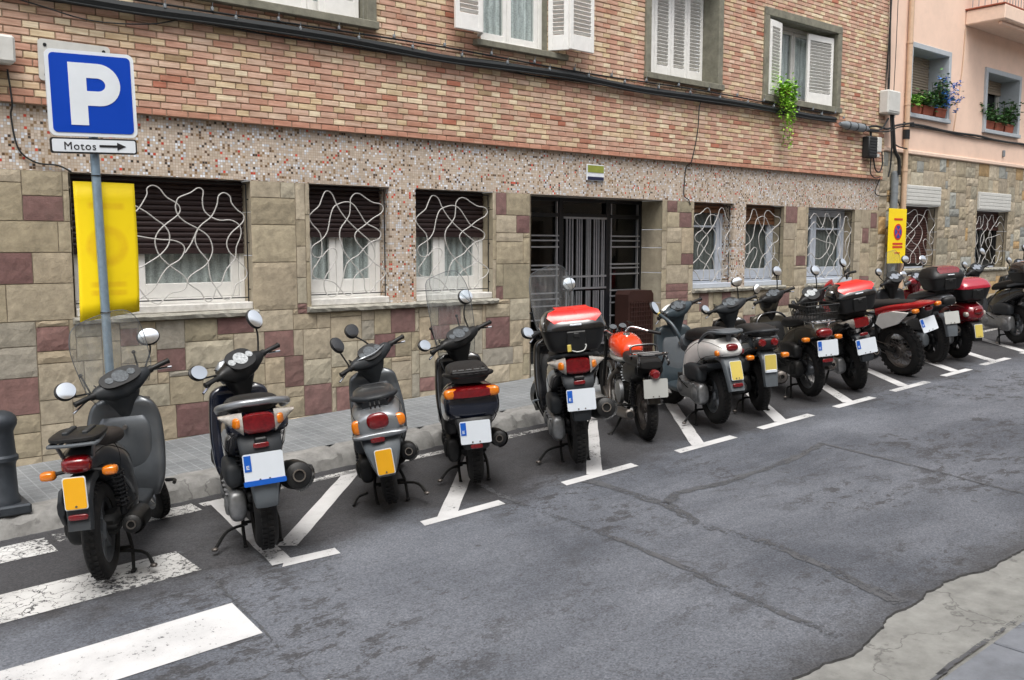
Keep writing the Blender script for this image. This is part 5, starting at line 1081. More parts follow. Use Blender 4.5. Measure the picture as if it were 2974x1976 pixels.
        d.prism([(drx * math.copysign(abs(math.sin(a)) ** .8, math.sin(a)), dry * math.copysign(abs(math.cos(a)) ** .8, math.cos(a))) for a in [2 * PI * k / 32 for k in range(32)]], c, Vector((.714, 0, .70)), uy, .012); b = s.p('instrument_panel', d, 'plastic', h)
        d = MB()
        for yy, rr_ in ((0, .052), (-.078, .026), (.078, .026)):
            d.prism([(rr_ * math.cos(2 * PI * k / 24), rr_ * math.sin(2 * PI * k / 24)) for k in range(24)], c + n * .008 + Vector((0, yy, 0)), Vector((.714, 0, .70)), uy, .005)
        s.p('dial', d, dial, b)
        for sy in (-1, 1):
            g = MB(); g.tube([(x - back * .4, sy * (cw + .0), z + rise * .8), (x - back * .9, sy * (half - .06), z + rise), (x - back, sy * half, z + rise)], .017, 12, 3); g.ell((x - back, sy * half, z + rise), (.02, .008, .02)); g.tube([(x - back * .5, sy * (cw + .02), z + rise * .8), (x - back * .5, sy * (cw + .05), z + rise * .85)], .026, 12, 1); gr = s.p('grip', g, grip)
            l = MB(); l.tube([(x - back * .3 + .02, sy * (cw + .02), z + rise - .01), (x + .05 - back, sy * (half - .07), z + rise - .025), (x + .03 - back, sy * (half + .02), z + rise - .05)], [.008, .007, .009], 8, 3); s.p('brake_lever', l, lever, gr)
        return h
    def screen(s, keys, foot=None, rods=()):
        """clear windscreen: (z, x centre, half width, sweep) from the bottom up"""
        m = MB(); rings = []; K_ = 18
        for z, xc, hw, sw in lerp_rings([(*k, 0)[:4] for k in keys], lambda a, b, c, d, *e: (a, b, c, d), 4):
            rings.append([Vector((xc - sw * (2 * k / K_ - 1) ** 2, hw * (2 * k / K_ - 1), z)) for k in range(K_ + 1)])
        n = K_ + 1; vs_ = [p for r_ in rings for p in r_]; m.add(vs_, [(i * n + j, i * n + j + 1, (i + 1) * n + j + 1, (i + 1) * n + j) for i in range(len(rings) - 1) for j in range(K_)], 0, True)
        o = s.p('windscreen', m, 'screen', fix=False)
        for a, b in rods: q = MB(); q.tube([a, b], .006, 8, 1); q.ell(b, (.013, .013, .013)); s.p('screen_rod', q, 'plastic', o)
        e = MB(); e.tube([rings[i][0] for i in range(len(rings))] + rings[-1][1:-1:2] + [rings[i][-1] for i in range(len(rings) - 1, -1, -1)], .0025, 5, 1); s.p('screen_edge', e, 'ltgrey', o); return o
    def topcase(s, x=-.22, z=.96, L=.40, hw=.235, h=.30, base='black', lid='black', red=None, tilt=0., split=.55, redw=.62):
        m = MB(); zb = z
        def rr_(zz, fx, fw, dx=0.): return zring(zz, x + dx, L / 2 * fx, hw * fw, 4.2, 0, 40)
        zs = z + h * split
        m.loft([rr_(zb, .72, .72), rr_(zb + .012, .80, .80), rr_(zb + h * .2, .88, .88), rr_(zs - .02, .985, .985), rr_(zs - .006, 1., 1.)]); o = s.p('top_case', m, base)
        t = MB(); t.loft([rr_(zs - .004, 1.03, 1.025), rr_(zs + .012, 1.03, 1.025), rr_(zs + h * .14, .98, .985), rr_(zs + h * .28, .88, .91, .01), rr_(zs + h * .39, .72, .78, .02), rr_(z + h, .45, .55, .02), rr_(z + h + .006, .2, .3, .02)]); ld = s.p('lid', t, lid, o)
        if red:
            q = MB(); pts = [(zs + .022, 1.035, .42), (zs + h * .15, .995, .62), (zs + h * .285, .90, .80), (zs + h * .395, .75, .74), (z + h + .002, .50, .5)]; vs_ = []
            for zz, fx, fw in pts:
                for k in range(13): v_ = (2 * k / 12 - 1) * fw * redw / .62; vs_.append((x + .015 - L / 2 * fx * (1 - .10 * abs(v_) ** 3) - .004, hw * v_, zz + .005))
            for k in range(13): v_ = (2 * k / 12 - 1) * .5 * redw / .62; vs_.append((x + .08, hw * v_, z + h + .012))
            q.add(vs_, [(i * 13 + j, i * 13 + j + 1, (i + 1) * 13 + j + 1, (i + 1) * 13 + j) for i in range(len(pts)) for j in range(12)], 0, True); s.p('lid_panel', q, red, o, fix=False)
            g = MB(); g.box((x - L / 2 - .012, 0, zs + .035), (.012, .09, .014), None, .004); s.p('badge', g, 'plate_white', o)
        k = MB(); k.box((x - L / 2 * .95 - .0, 0, z + h * .27), (.02, .15, h * .48), (0, -.12, 0), .008); k.box((x - L / 2 - .003, 0, zs - .045), (.02, .05, .04), None, .008); s.p('lock', k, 'plastic', o)
        k = MB(); k.box((x, 0, z - .015), (L * .6, .2, .03), None, .008)
        for sy in (-.08, .08): k.tube([(x + .15, sy, z - .10), (x + .02, sy, z - .03), (x - .12, sy, z - .02)], .011, 8, 3)
        s.p('case_rack', k, 'dkmetal', o); return o
    def rack(s, x0, x1, hw, z, bars_=4, r=.008, mat='dkmetal', drop=.1):
        m = MB(); m.tube([(x1, hw * .8, z), (x0 + .03, hw, z), (x0, hw * .75, z), (x0 - .01, 0, z), (x0, -hw * .75, z), (x0 + .03, -hw, z), (x1, -hw * .8, z)], r, 8, 4)
        for k in range(bars_): yy = hw * (2 * (k + .5) / bars_ - 1) * .85; m.tube([(x0, yy, z), (x1, yy, z)], r * .75, 6, 1)
        for k in range(2): xx = x0 + (x1 - x0) * (.35 + .5 * k); m.tube([(xx, -hw * .92, z), (xx, hw * .92, z)], r * .75, 6, 1)
        for sy in (-1, 1): m.tube([(x1 - .03, sy * hw * .8, z), (x1 - .01, sy * hw * .7, z - drop)], r, 6, 1); m.tube([(x0 + .06, sy * hw * .8, z), (x0 + .1, sy * hw * .6, z - drop)], r, 6, 1)
        return s.p('rear_rack', m, mat)
    def floor(s, mat='plastic', z=.30, x0=.42, x1=.9, hw=.155): return s.loftx('floorboard', [(x0, z, hw * .9, .05, 3.5, 0), (x0 + .1, z - .02, hw, .035, 4, 0), (x1 - .1, z - .02, hw, .035, 4, 0), (x1, z + .03, hw * .95, .06, 3.5, 0)], mat)
    def shield(s, mat, top=.86, hw=.2, z0=.26, x0=.86, x1=.98, tw=.15, inner=None, nose=.12):
        o = s.loftz('leg_shield', [(z0, x0 + .03, .05, hw * .8, 3, 0), (z0 + .12, x0 + .02, .06, hw, 3, 0), ((z0 + top) / 2, (x0 + x1) / 2 + .03, .07, hw * 1.04, 3, 0), (top - .14, x1 + .02, .075, hw * .97, 2.8, 0), (top - .04, x1 + .02, .07, tw * 1.1, 2.6, 0), (top, x1 + .02, .04, tw * .7, 2.4, 0)], mat, sweep=.045)
        if nose: s.loftz('front_apron', [(z0 + .16, x0 + .13, .05, hw * .62, 2.4, 0), (z0 + .3, x0 + .17, .09, hw * .72, 2.4, 0), (top - .16, x1 + .12, .10, hw * .75, 2.3, 0), (top - .03, x1 + .09, .07, tw * .9, 2.3, 0)], mat)
        if inner:
            m = MB(); zc = (z0 + top) / 2 + .02; xb = (x0 + x1) / 2 - .042
            m.loft(lerp_rings([(zc - .20, xb - .012, .016, hw * .55, 3.4, 0), (zc - .12, xb - .01, .026, hw * .72, 3.4, 0), (zc + .10, xb + .02, .026, hw * .72, 3.4, 0), (zc + .18, xb + .035, .016, hw * .55, 3.4, 0)], zring, 3)); s.p('glove_box', m, inner)
            k = MB(); k.cyl((xb - .045, -.02, zc + .12), (xb - .02, -.02, zc + .12), .014, n=14); k.cyl((x1 - .055, -.05, top - .1), (x1 - .03, -.05, top - .1), .016, n=14); s.p('key_lock', k, 'steel')
        return o
    def body(s, keys, mat):
        o = s.loftx('body', keys, mat, sub=5); R_ = lerp_rings(keys, sring, 5); m = MB()
        for j in (2, 12, 25, 17):      # panel joints along both flanks
            P = [r_[j] + (r_[j] - sum(r_, Vector()) / len(r_)) * .004 for r_ in R_[3:-4]]
            if len(P) > 3: m.tube(P[::2], .0022, 5, 2)
        for r_ in (R_[len(R_) // 2],): m.tube([q + (q - sum(r_, Vector()) / len(r_)) * .004 for q in r_[::2]], .002, 5, 2, True)
        s.p('panel_joint', m, 'bore', o)
        h = MB(); h.tube([(.5, .05, .38), (.42, .19, .42), (.2, .2, .34), (.02, .15, s.r + .06)], .006, 6, 5); h.tube([(.45, -.04, .4), (.3, -.15, .38), (.1, -.13, s.r + .08), (-.02, -.09, s.r + .02)], .005, 6, 5); h.tube([(.3, .1, .50), (.12, .15, .48), (-.02, .12, .50), (-.08, .07, .56)], .007, 6, 5); s.p('hose', h, 'bore'); return o
    def belly(s, mat='plastic', z0=.26, z1=.60, x=.42): return s.loftz('underseat', [(z0, x, .09, .13, 3, 0), ((z0 + z1) / 2, x - .02, .11, .14, 3, 0), (z1, x - .08, .14, .12, 3, 0)], mat)
    def seat(s, keys, mat='seat'): return s.loftx('seat', keys, mat, sub=5)
    def grab(s, pts, r=.012, mat='ltgrey'): m = MB(); m.tube(pts, r, 10, 5); return s.p('grab_rail', m, mat)
    def cables(s, x=.93, z=.98):
        m = MB()
        for q in range(3): m.tube([(x - .02, .16 - .02 * q, z + .01), (x + .10, .12, z + .03 + .02 * q), (x + .14, .03, z - .08), (x + .12, 0, z - .22)], .004, 5, 4); m.tube([(x - .02, -.16 + .02 * q, z + .01), (x + .10, -.12, z + .03), (x + .14, -.03, z - .08 - .02 * q), (x + .12, 0, z - .22)], .004, 5, 4)
        s.p('control_cable', m, 'plastic')
# ------------------------------------------------------------------ the motorbikes, from left to right
ROW = 'motorbikes parked in a row at the kerb'
# 1 slim grey moped
b = Bike('moped', 'slim grey moped with a clear windscreen and a long rear fender, parked on the crosswalk', 'moped', 1.51, 5.447, 62, 4, .05, ROW, 1.22, .275)
b.wheel('rear_wheel', 0, .275, .10, None, 'spoke', 6, 'alloy', .70)
b.mudflap([(-.15, .66, .06), (-.30, .64, .066), (-.385, .56, .066), (-.40, .46, .064), (-.415, .40, .062)], 'plastic_grey'); b.plate(-.43, .605, .105, .165, .02, 'yellow', holder='plastic_grey')
b.lens('reflector', (-.422, 0, .475), (.010, .05, .016), 'red_lens', None, 4)
b.body([(-.33, .735, .062, .035, 2.6), (-.26, .74, .088, .065, 2.8), (-.1, .735, .105, .085, 2.6), (.1, .66, .125, .13, 2.6), (.28, .56, .14, .17, 2.8), (.40, .46, .13, .16, 3), (.46, .42, .10, .12, 3)], 'grey')
b.lens('tail_light', (-.33, 0, .74), (.055, .075, .046), 'red_lens', (0, -.12, 0), 3)
b.indicator((-.30, .155, .685), (-.30, .06, .70)); b.indicator((-.30, -.155, .685), (-.30, -.06, .70))
b.seat([(-.16, .80, .07, .03, 3), (-.08, .81, .11, .045, 3), (.12, .79, .125, .05, 3), (.3, .77, .12, .05, 2.8), (.40, .76, .07, .03, 2.6)], 'brown_seat')
m = MB(); m.loft([zring(z, -.22, hx, hy, 4) for z, hx, hy in ((.868, .16, .115), (.872, .175, .13), (.886, .175, .13), (.895, .16, .12))]); pad = b.p('rack_pad', m, 'plastic')
m = MB()
for yy in (-.05, .05): m.box((-.20, yy, .90), (.20, .03, .018), None, .004)
b.p('rack_rib', m, 'plastic_grey', pad); b.rack(-.38, -.05, .12, .852, 3, .010, 'ltgrey', .09)
b.engine('dkmetal', 'plastic', .42, .12); b.shock(-.135, .0, .36, -.04, .66, .033)
m = MB(); m.loft([sring(x, z, .018, h_, 3, .155) for x, z, h_ in ((-.16, .46, .04), (-.12, .46, .10), (.0, .44, .12), (.14, .42, .11), (.2, .42, .06))]); b.p('side_cover', m, 'plastic_grey')
b.exhaust(.30, -.10, -.175, .285, .058, .03, 'plastic', 'steel'); b.stand(.24, .11, (.10, -.24, .0))
b.floor('plastic_grey', .29); b.belly('grey', .27, .55, .40); b.shield('grey', .90, .235, .25, .84, .94, .17, 'grey')
m = MB(); m.tube([(.84, -.23, .33), (.80, -.29, .335), (.72, -.30, .335)], .012, 8, 3); b.p('foot_peg', m, 'plastic')
b.steer(40, z=.98); b.front_end(.27, .085, 'grey', 'spoke', .72, 'alloy'); b.bars(.87, .975, .335, .03, .06, 'plastic_grey', .17, 'dial', drx=.07, dry=.14, ch=.08); b.cables(.87, .97)
b.mirror((.87, .2, 1.02), (.84, .345, 1.10), (.012, .062, .054), yaw=.1); b.mirror((.87, -.2, 1.02), (.86, -.30, 1.20), (.012, .068, .054), yaw=-.2, roll=.2)
b.screen([(.93, .98, .19, .10), (1.05, .95, .235, .12), (1.3, .90, .245, .13), (1.42, .875, .20, .11), (1.455, .868, .12, .05)], rods=[((.93, .17, .96), (.915, .19, 1.14)), ((.93, -.17, .96), (.915, -.19, 1.14))])
# 2 navy scooter
b = Bike('scooter', 'navy scooter with a silver grab rail and a wide clear and red tail light', 'scooter', 2.396, 5.242, 71.5, 4.5, .055, ROW, 1.26, .265)
b.wheel('rear_wheel', 0, .265, .135, None, 'spoke', 5, 'dkalloy', .58); b.mudflap([(-.20, .63, .08), (-.33, .60, .085), (-.37, .50, .08), (-.375, .40, .072), (-.365, .36, .066)], 'ltgrey'); b.plate(-.40, .60, .225, .165, .06, 'white', foot=True)
b.lens('reflector', (-.385, 0, .725), (.012, .045, .016), 'red_lens', None, 4); m = MB(); m.box((-.37, 0, .752), (.05, .07, .035), None, .008); b.p('plate_lamp', m, 'plastic')
b.mudflap([(-.12, .80, .12), (-.3, .78, .125), (-.365, .70, .12), (-.37, .63, .105)], 'plastic_grey', 'tail_underside')
b.body([(-.345, .825, .15, .035, 2.6), (-.30, .83, .175, .07, 2.8), (-.15, .80, .185, .11, 2.8), (.05, .72, .19, .16, 2.8), (.25, .62, .18, .22, 2.8), (.40, .52, .15, .20, 3), (.46, .46, .10, .14, 3)], 'navy')
m = MB(); m.loft(lerp_rings([(-.385, .855, .082, .03, 3.4, 0), (-.375, .85, .095, .058, 3.4, 0), (-.30, .84, .10, .062, 3, 0)], sring, 3)); b.p('tail_light', m, 'red_lens')
for sy in (-1, 1):
    m = MB(); m.loft([[Vector((-.372 + .10 * t + .03 * math.cos(a), sy * (.088 + .125 * t), .856 + .036 * t + (.058 * (1 - t) + .008) * math.sin(a))) for a in [2 * PI * k / 14 for k in range(14)]] for t in (0, .3, .6, .85, 1.)]); o = b.p('turn_signal', m, 'clear_lens'); b.lens('bulb', (-.358, sy * .120, .862), (.036, .020, .032), 'orange_lens', (0, 0, sy * .5), 3., parent=o)
b.seat([(-.28, .93, .10, .03, 3), (-.15, .93, .145, .05, 3), (.1, .89, .15, .06, 3), (.3, .85, .14, .05, 2.8), (.42, .82, .07, .03, 2.6)])
b.grab([(.05, .19, .87), (-.10, .20, .91), (-.26, .175, .945), (-.335, .10, .965), (-.35, 0, .968), (-.335, -.10, .965), (-.26, -.175, .945), (-.10, -.20, .91), (.05, -.19, .87)], .021, 'silver'); b.grab([(-.27, .11, .95), (-.31, 0, .955), (-.27, -.11, .95)], .014, 'silver')
b.engine('metal', 'plastic_grey', .44, .145, None, 1.05); b.shock(.095, .0, .34, -.05, .70, .032); b.exhaust(.18, -.28, -.195, .395, .088, .09, 'plastic', 'chrome'); b.stand(.30, .11, (.13, .30, .0))
b.floor('navy', .30); b.belly('navy'); b.shield('navy', .89, .215, .24, .86, .97, .17, 'plastic')
b.steer(37, z=1.0); b.front_end(.26, .11, 'plastic', 'spoke', .6); b.bars(.88, 1.0, .335, .03, .06, 'plastic', .17, 'dial_white', drx=.085, dry=.11, ch=.085); b.cables(.88)
m = MB(); m.loft([zring(z, .97, hx, hy, 2.4) for z, hx, hy in ((.93, .04, .10), (.98, .06, .125), (1.05, .05, .12), (1.085, .02, .08))]); b.p('headlight_cowl', m, 'silver')
b.mirror((.87, .19, 1.04), (.83, .35, 1.125), (.012, .066, .048), yaw=.2, roll=.25); b.mirror((.87, -.19, 1.04), (.85, -.245, 1.27), (.012, .05, .066), yaw=-.1)
# 3 grey and silver scooter
b = Bike('scooter', 'grey and silver scooter with two round black mirrors and a round tail light, leaning left', 'scooter', 3.467, 5.484, 59.5, 9, .05, ROW, 1.2, .24)
b.wheel('rear_wheel', 0, .24, .115, None, 'spoke', 5, 'dkalloy', .55); b.mudflap([(-.20, .58, .14), (-.33, .56, .135), (-.40, .48, .118), (-.42, .38, .092), (-.415, .30, .058)], 'ltgrey', 'rear_fender'); b.plate(-.445, .40, .108, .165, -.04, 'yellow')
b.lens('reflector', (-.41, .02, .55), (.012, .048, .020), 'red_lens', None, 4)
b.body([(-.385, .64, .10, .05, 2.4), (-.36, .64, .15, .085, 2.4), (-.25, .65, .175, .12, 2.5), (-.05, .64, .18, .15, 2.6), (.18, .58, .18, .19, 2.8), (.36, .50, .15, .20, 3), (.44, .44, .10, .14, 3)], 'silver')
m = MB(); m.loft(lerp_rings([(-.42, .575, .10, .012, 2.4, 0), (-.40, .575, .175, .022, 2.4, 0), (-.30, .57, .19, .028, 2.4, 0)], sring, 3)); b.p('tail_trim', m, 'silver')
b.lens('tail_light', (-.385, 0, .668), (.025, .074, .056), 'red_lens'); b.lens('turn_signal', (-.35, .138, .64), (.026, .040, .050), 'orange_lens'); b.lens('turn_signal', (-.35, -.138, .65), (.026, .046, .044), 'orange_lens')
b.seat([(-.30, .765, .09, .03, 3), (-.18, .79, .14, .05, 3), (.05, .79, .145, .055, 3), (.28, .77, .13, .05, 2.8), (.40, .74, .07, .03, 2.6)], 'dkgrey'); b.grab([(-.10, .15, .80), (-.26, .13, .815), (-.33, .06, .815), (-.34, 0, .815), (-.33, -.06, .815), (-.26, -.13, .815), (-.10, -.15, .80)], .018, 'plastic_grey')
m = MB()
for yy in (-.03, 0, .03): m.tube([(-.34, yy, .80), (-.38, yy, .775), (-.37, yy, .755)], .006, 6, 3)
b.p('luggage_hook', m, 'plastic')
b.engine('dkmetal', 'plastic_grey', .44, .14); b.exhaust(.15, -.18, -.16, .33, .062, .05, 'dkmetal', 'chrome'); b.shock(.10, 0, .3, -.05, .60, .03); b.stand(.22, .11, (.02, -.25, .01))
m = MB(); m.tube([(.15, .17, .06), (.2, .24, .03), (.1, .28, .0)], .010, 8, 3); b.p('kick_lever', m, 'plastic')
b.floor('plastic_grey', .28); b.belly('grey', .25, .58, .4); b.shield('grey', .84, .205, .24, .82, .93, .16, 'dkgrey')
b.steer(38, z=.95); b.front_end(.23, .10, 'silver'); b.bars(.86, .93, .33, .03, .06, 'plastic_grey', .17, 'dial', drx=.075, dry=.10, ch=.07); b.cables(.86, .92); m = MB(); m.tube([(.90, .15, .955), (.80, .13, .985), (.775, 0, .975), (.80, -.13, .985), (.90, -.15, .955)][::1], .006, 6, 4); b.p('cowl_trim', m, 'silver')
b.mirror((.87, .19, .96), (.86, .215, 1.16), (.014, .045, .062), 'plastic', 'black', mid=(.88, .20, 1.06)); b.mirror((.87, -.08, .99), (.90, .02, 1.19), (.014, .055, .052), 'plastic', 'black', mid=(.88, -.03, 1.08), roll=-.5)  # both mirror glasses painted black to stand in for a dark reflection
# 4 black navy scooter with tall screen
b = Bike('scooter', 'dark navy scooter with a tall clear screen and a wide orange and red tail light', 'scooter', 4.205, 5.466, 57.5, 5, .05, ROW, 1.25, .24)
b.wheel('rear_wheel', 0, .24, .115, None, 'spoke', 5, 'dkalloy', .55); b.mudflap([(-.15, .60, .14), (-.30, .58, .14), (-.36, .50, .125), (-.375, .40, .11), (-.37, .34, .09)], 'plastic'); b.plate(-.40, .465, .22, .165, .02, 'white'); b.lens('reflector', (-.39, 0, .362), (.012, .045, .018), 'red_lens', None, 4)
b.body([(-.36, .66, .15, .05, 2.6), (-.33, .655, .19, .11, 2.8), (-.2, .64, .21, .145, 2.8), (0, .60, .215, .18, 2.8), (.22, .55, .20, .22, 2.8), (.38, .47, .16, .20, 3), (.46, .42, .10, .14, 3)], 'navy')
m = MB(); m.loft(lerp_rings([(-.395, .745, .12, .018, 3, 0), (-.385, .745, .185, .034, 3, 0), (-.30, .75, .195, .042, 3, 0)], sring, 3)); b.p('tail_light', m, 'red_lens')
for sy in (-1, 1): b.lens('turn_signal', (-.365, sy * .145, .748), (.034, .056, .037), 'orange_lens', (0, 0, sy * .35), 3)
b.seat([(-.34, .835, .11, .025, 3), (-.22, .86, .15, .05, 3), (.05, .86, .15, .065, 3), (.28, .83, .14, .055, 2.8), (.42, .80, .07, .03, 2.6)], 'seat'); b.rack(-.40, -.10, .13, .90, 4, .011, 'plastic', .06); b.grab([(-.02, .17, .84), (-.24, .165, .865), (-.36, .10, .87), (-.38, 0, .87), (-.36, -.10, .87), (-.24, -.165, .865), (-.02, -.17, .84)], .016, 'plastic')
b.engine('dkmetal', 'plastic', .44, .15); b.exhaust(.16, -.20, -.175, .315, .062, .04, 'plastic', 'steel'); b.shock(.10, 0, .3, -.05, .60, .03); b.stand(.26, .11, (.12, .27, .01))
b.floor('navy', .29); b.belly('navy'); b.shield('black', .88, .21, .24, .85, .96, .17, 'plastic')
b.steer(37, z=1.0); b.front_end(.23, .10, 'navy'); b.bars(.87, .99, .335, .03, .06, 'plastic', .17, 'dial', drx=.07, dry=.12, ch=.07); b.cables(.87)
b.mirror((.88, .18, 1.02), (.85, .355, 1.09), (.012, .056, .045), yaw=.2, roll=.3); b.mirror((.88, -.15, 1.03), (.87, -.22, 1.30), (.012, .062, .058), yaw=-.1, mid=(.89, -.16, 1.16))
b.screen([(.72, 1.05, .14, .06), (.85, 1.04, .19, .09), (1.05, 1.0, .22, .12), (1.35, .93, .225, .13), (1.53, .89, .18, .10), (1.57, .88, .11, .04)], rods=[((.97, .15, .98), (.955, .165, 1.17)), ((.97, -.12, .98), (.955, -.13, 1.17))])
# 5 black scooter with red-lidded case
b = Bike('scooter', 'large black scooter with a screen and a black top case with a glossy red lid', 'scooter', 5.141, 5.313, 54.5, 5, .05, ROW, 1.32, .27)
b.wheel('rear_wheel', 0, .27, .125, None, 'spoke', 5, 'dkalloy', .6); b.mudflap([(-.20, .68, .085), (-.34, .66, .09), (-.385, .56, .085), (-.39, .46, .074), (-.38, .42, .07)], 'plastic_grey'); b.plate(-.42, .585, .22, .165, .06, 'white'); b.lens('reflector', (-.40, 0, .715), (.012, .045, .017), 'red_lens', None, 4); m = MB(); m.box((-.39, 0, .75), (.05, .08, .03), None, .008); b.p('plate_lamp', m, 'plastic')
b.mudflap([(-.12, .79, .12), (-.3, .78, .125), (-.375, .71, .12), (-.38, .66, .105)], 'plastic_grey', 'tail_underside')
b.body([(-.345, .82, .15, .035, 2.6), (-.30, .82, .175, .07, 2.8), (-.15, .80, .19, .11, 2.8), (.05, .72, .20, .16, 2.8), (.25, .62, .19, .22, 2.8), (.42, .52, .16, .20, 3), (.48, .46, .11, .14, 3)], 'black')
m = MB(); m.loft(lerp_rings([(-.39, .84, .085, .035, 3.4, 0), (-.38, .84, .10, .062, 3.4, 0), (-.30, .83, .105, .064, 3, 0)], sring, 3)); b.p('tail_light', m, 'red_lens')
for sy in (-1, 1):
    m = MB(); m.loft([[Vector((-.372 + .10 * t + .03 * math.cos(a), sy * (.092 + .125 * t), .842 + .026 * t + (.060 * (1 - t) + .008) * math.sin(a))) for a in [2 * PI * k / 14 for k in range(14)]] for t in (0, .3, .6, .85, 1.)]); o = b.p('turn_signal', m, 'clear_lens'); b.lens('bulb', (-.358, sy * .126, .845), (.036, .020, .032), 'orange_lens', (0, 0, sy * .5), 3., parent=o)
b.seat([(-.28, .90, .12, .03, 3), (-.15, .91, .15, .05, 3), (.1, .89, .16, .06, 3), (.32, .85, .14, .05, 2.8), (.44, .82, .07, .03, 2.6)]); b.grab([(-.05, .19, .86), (-.24, .18, .90), (-.34, .11, .925), (-.36, 0, .925), (-.34, -.11, .925), (-.24, -.18, .90), (-.05, -.19, .86)], .016, 'plastic_grey')
b.topcase(-.22, .95, .42, .245, .32, 'plastic', 'black', 'lid_red', redw=.66); m = MB(); m.box((-.425, .06, .985), (.012, .03, .055), None, .004); b.p('strap', m, 'plate_pale'); m = MB(); m.tube([(-.42, .04, .965), (-.44, .0, .955), (-.44, -.05, .965), (-.425, -.07, 1.0), (-.42, -.05, 1.01)], .005, 6, 4); b.p('wire_loop', m, 'plate_grey')
b.engine('metal', 'plastic_grey', .46, .15, None, 1.08); b.shock(.10, .0, .34, -.05, .70, .032); b.exhaust(.16, -.28, -.20, .39, .085, .09, 'plastic', 'chrome'); b.stand(.30, .11, (.14, .32, .0))
b.floor('black', .31); b.belly('black'); b.shield('black', .92, .215, .24, .92, 1.03, .17, 'plastic')
m = MB(); m.tube([(.80, .22, .40), (.74, .27, .405), (.66, .275, .405)], .010, 8, 3); b.p('foot_peg', m, 'ltgrey')
b.steer(36, z=1.03); b.front_end(.28, .10, 'black', 'spoke', .68); b.bars(.94, 1.03, .34, .03, .06, 'plastic', .17, 'dial_white', drx=.08, dry=.115, ch=.08); b.cables(.94, 1.02)
b.mirror((.94, .19, 1.06), (.90, .36, 1.10), (.012, .056, .048), yaw=.2, roll=.5, round_=2.6); b.mirror((.95, -.18, 1.06), (.92, -.27, 1.33), (.012, .062, .056), yaw=-.2)
b.screen([(1.0, 1.05, .20, .10), (1.12, 1.03, .245, .13), (1.38, .98, .25, .14), (1.52, .95, .20, .11), (1.56, .94, .12, .05)], rods=[((1.0, .17, 1.04), (.985, .19, 1.23)), ((1.0, -.17, 1.04), (.985, -.19, 1.23))])
# 6 orange roadster
b = Bike('motorcycle', 'old motorcycle with a round orange tank and a black tube rack over its tail', 'motorcycle', 6.257, 5.588, 57.5, 3.5, .0, ROW, 1.32, .30)
b.wheel('rear_wheel', 0, .30, .10, None, 'wire', 6, 'steel', .72); b.mudflap([(.12, .62, .055), (-.05, .65, .06), (-.22, .60, .062), (-.31, .50, .062), (-.335, .38, .058)], 'black'); b.plate(-.385, .525, .215, .165, .02, 'grey', band=False)
m = MB(); m.box((-.33, 0, .60), (.06, .09, .10), None, .02); b.p('lamp_bracket', m, 'plastic'); m = MB(); m.tube([(-.35, 0, .645), (-.40, 0, .645), (-.415, 0, .645)], [.045, .042, .028], 20, 1); b.p('tail_light', m, 'red_lens')
b.seat([(-.28, .715, .09, .03, 3), (-.18, .72, .12, .05, 3), (.1, .72, .125, .055, 3), (.35, .73, .10, .05, 3), (.43, .73, .06, .03, 2.6)], 'seat')
b.loftx('fuel_tank', [(.36, .755, .04, .05, 2.2), (.40, .76, .10, .085, 2.2), (.52, .785, .145, .115, 2.3), (.68, .80, .15, .12, 2.3), (.84, .80, .115, .10, 2.2), (.92, .79, .05, .05, 2.2)], 'orange', sub=6)
m = MB(); m.loft(lerp_rings([(.40, .69, .10, .03, 2.2, 0), (.52, .69, .140, .045, 2.2, 0), (.70, .70, .14, .045, 2.2, 0), (.86, .72, .10, .03, 2.2, 0)], sring, 4)); b.p('tank_band', m, 'plate_grey'); m = MB(); m.cyl((.56, 0, .895), (.56, 0, .925), .035, .03); b.p('fuel_cap', m, 'chrome')
m = MB()
for sy in (-.12, .12): m.tube([(-.02, sy, .78), (-.18, sy * 1.05, .80), (-.36, sy * 1.05, .82), (-.39, sy * .6, .82), (-.40, 0, .82)], .011, 8, 4); m.tube([(-.30, sy, .82), (-.36, sy * 1.1, .74), (-.34, sy * 1.1, .72)], .011, 8, 3); m.tube([(-.05, sy, .79), (-.05, sy * .9, .66)], .009, 8, 1); m.tube([(-.30, sy, .81), (-.16, sy * .8, .62)], .009, 8, 1)
for xx in (-.30, -.20, -.10): m.tube([(xx, -.12, .805), (xx, .12, .805)], .008, 6, 1)
m.tube([(-.05, -.12, .80), (-.03, -.11, .86), (-.03, 0, .87), (-.03, .11, .86), (-.05, .12, .80)], .010, 8, 4); b.p('rear_rack', m, 'black')
m = MB(); m.loft(lerp_rings([(-.18, .66, .13, .06, 3, 0), (.0, .62, .145, .10, 3, 0), (.2, .60, .145, .11, 3, 0), (.3, .60, .12, .08, 3, 0)], sring, 3)); b.p('side_panel', m, 'plastic')
m = MB(); m.box((.45, 0, .36), (.34, .20, .20), None, .05)
for k in range(7): m.box((.62, 0, .44 + .028 * k), (.20, .2 - .008 * k, .012), (0, .15, 0), .004)
m.box((.63, 0, .66), (.16, .14, .06), None, .02); b.p('crankcase', m, 'dkmetal'); m = MB(); m.lathe([(-.02, 0), (-.02, .09), (.0, .115), (.03, .105), (.045, .05), (.05, 0)], (.44, .11, .38), 'y', 28, 0, False); m.lathe([(-.05, 0), (-.045, .05), (-.03, .105), (0., .115), (.02, .09), (.02, 0)], (.44, -.11, .38), 'y', 28, 0, False); b.p('engine', m, 'metal')
m = MB()
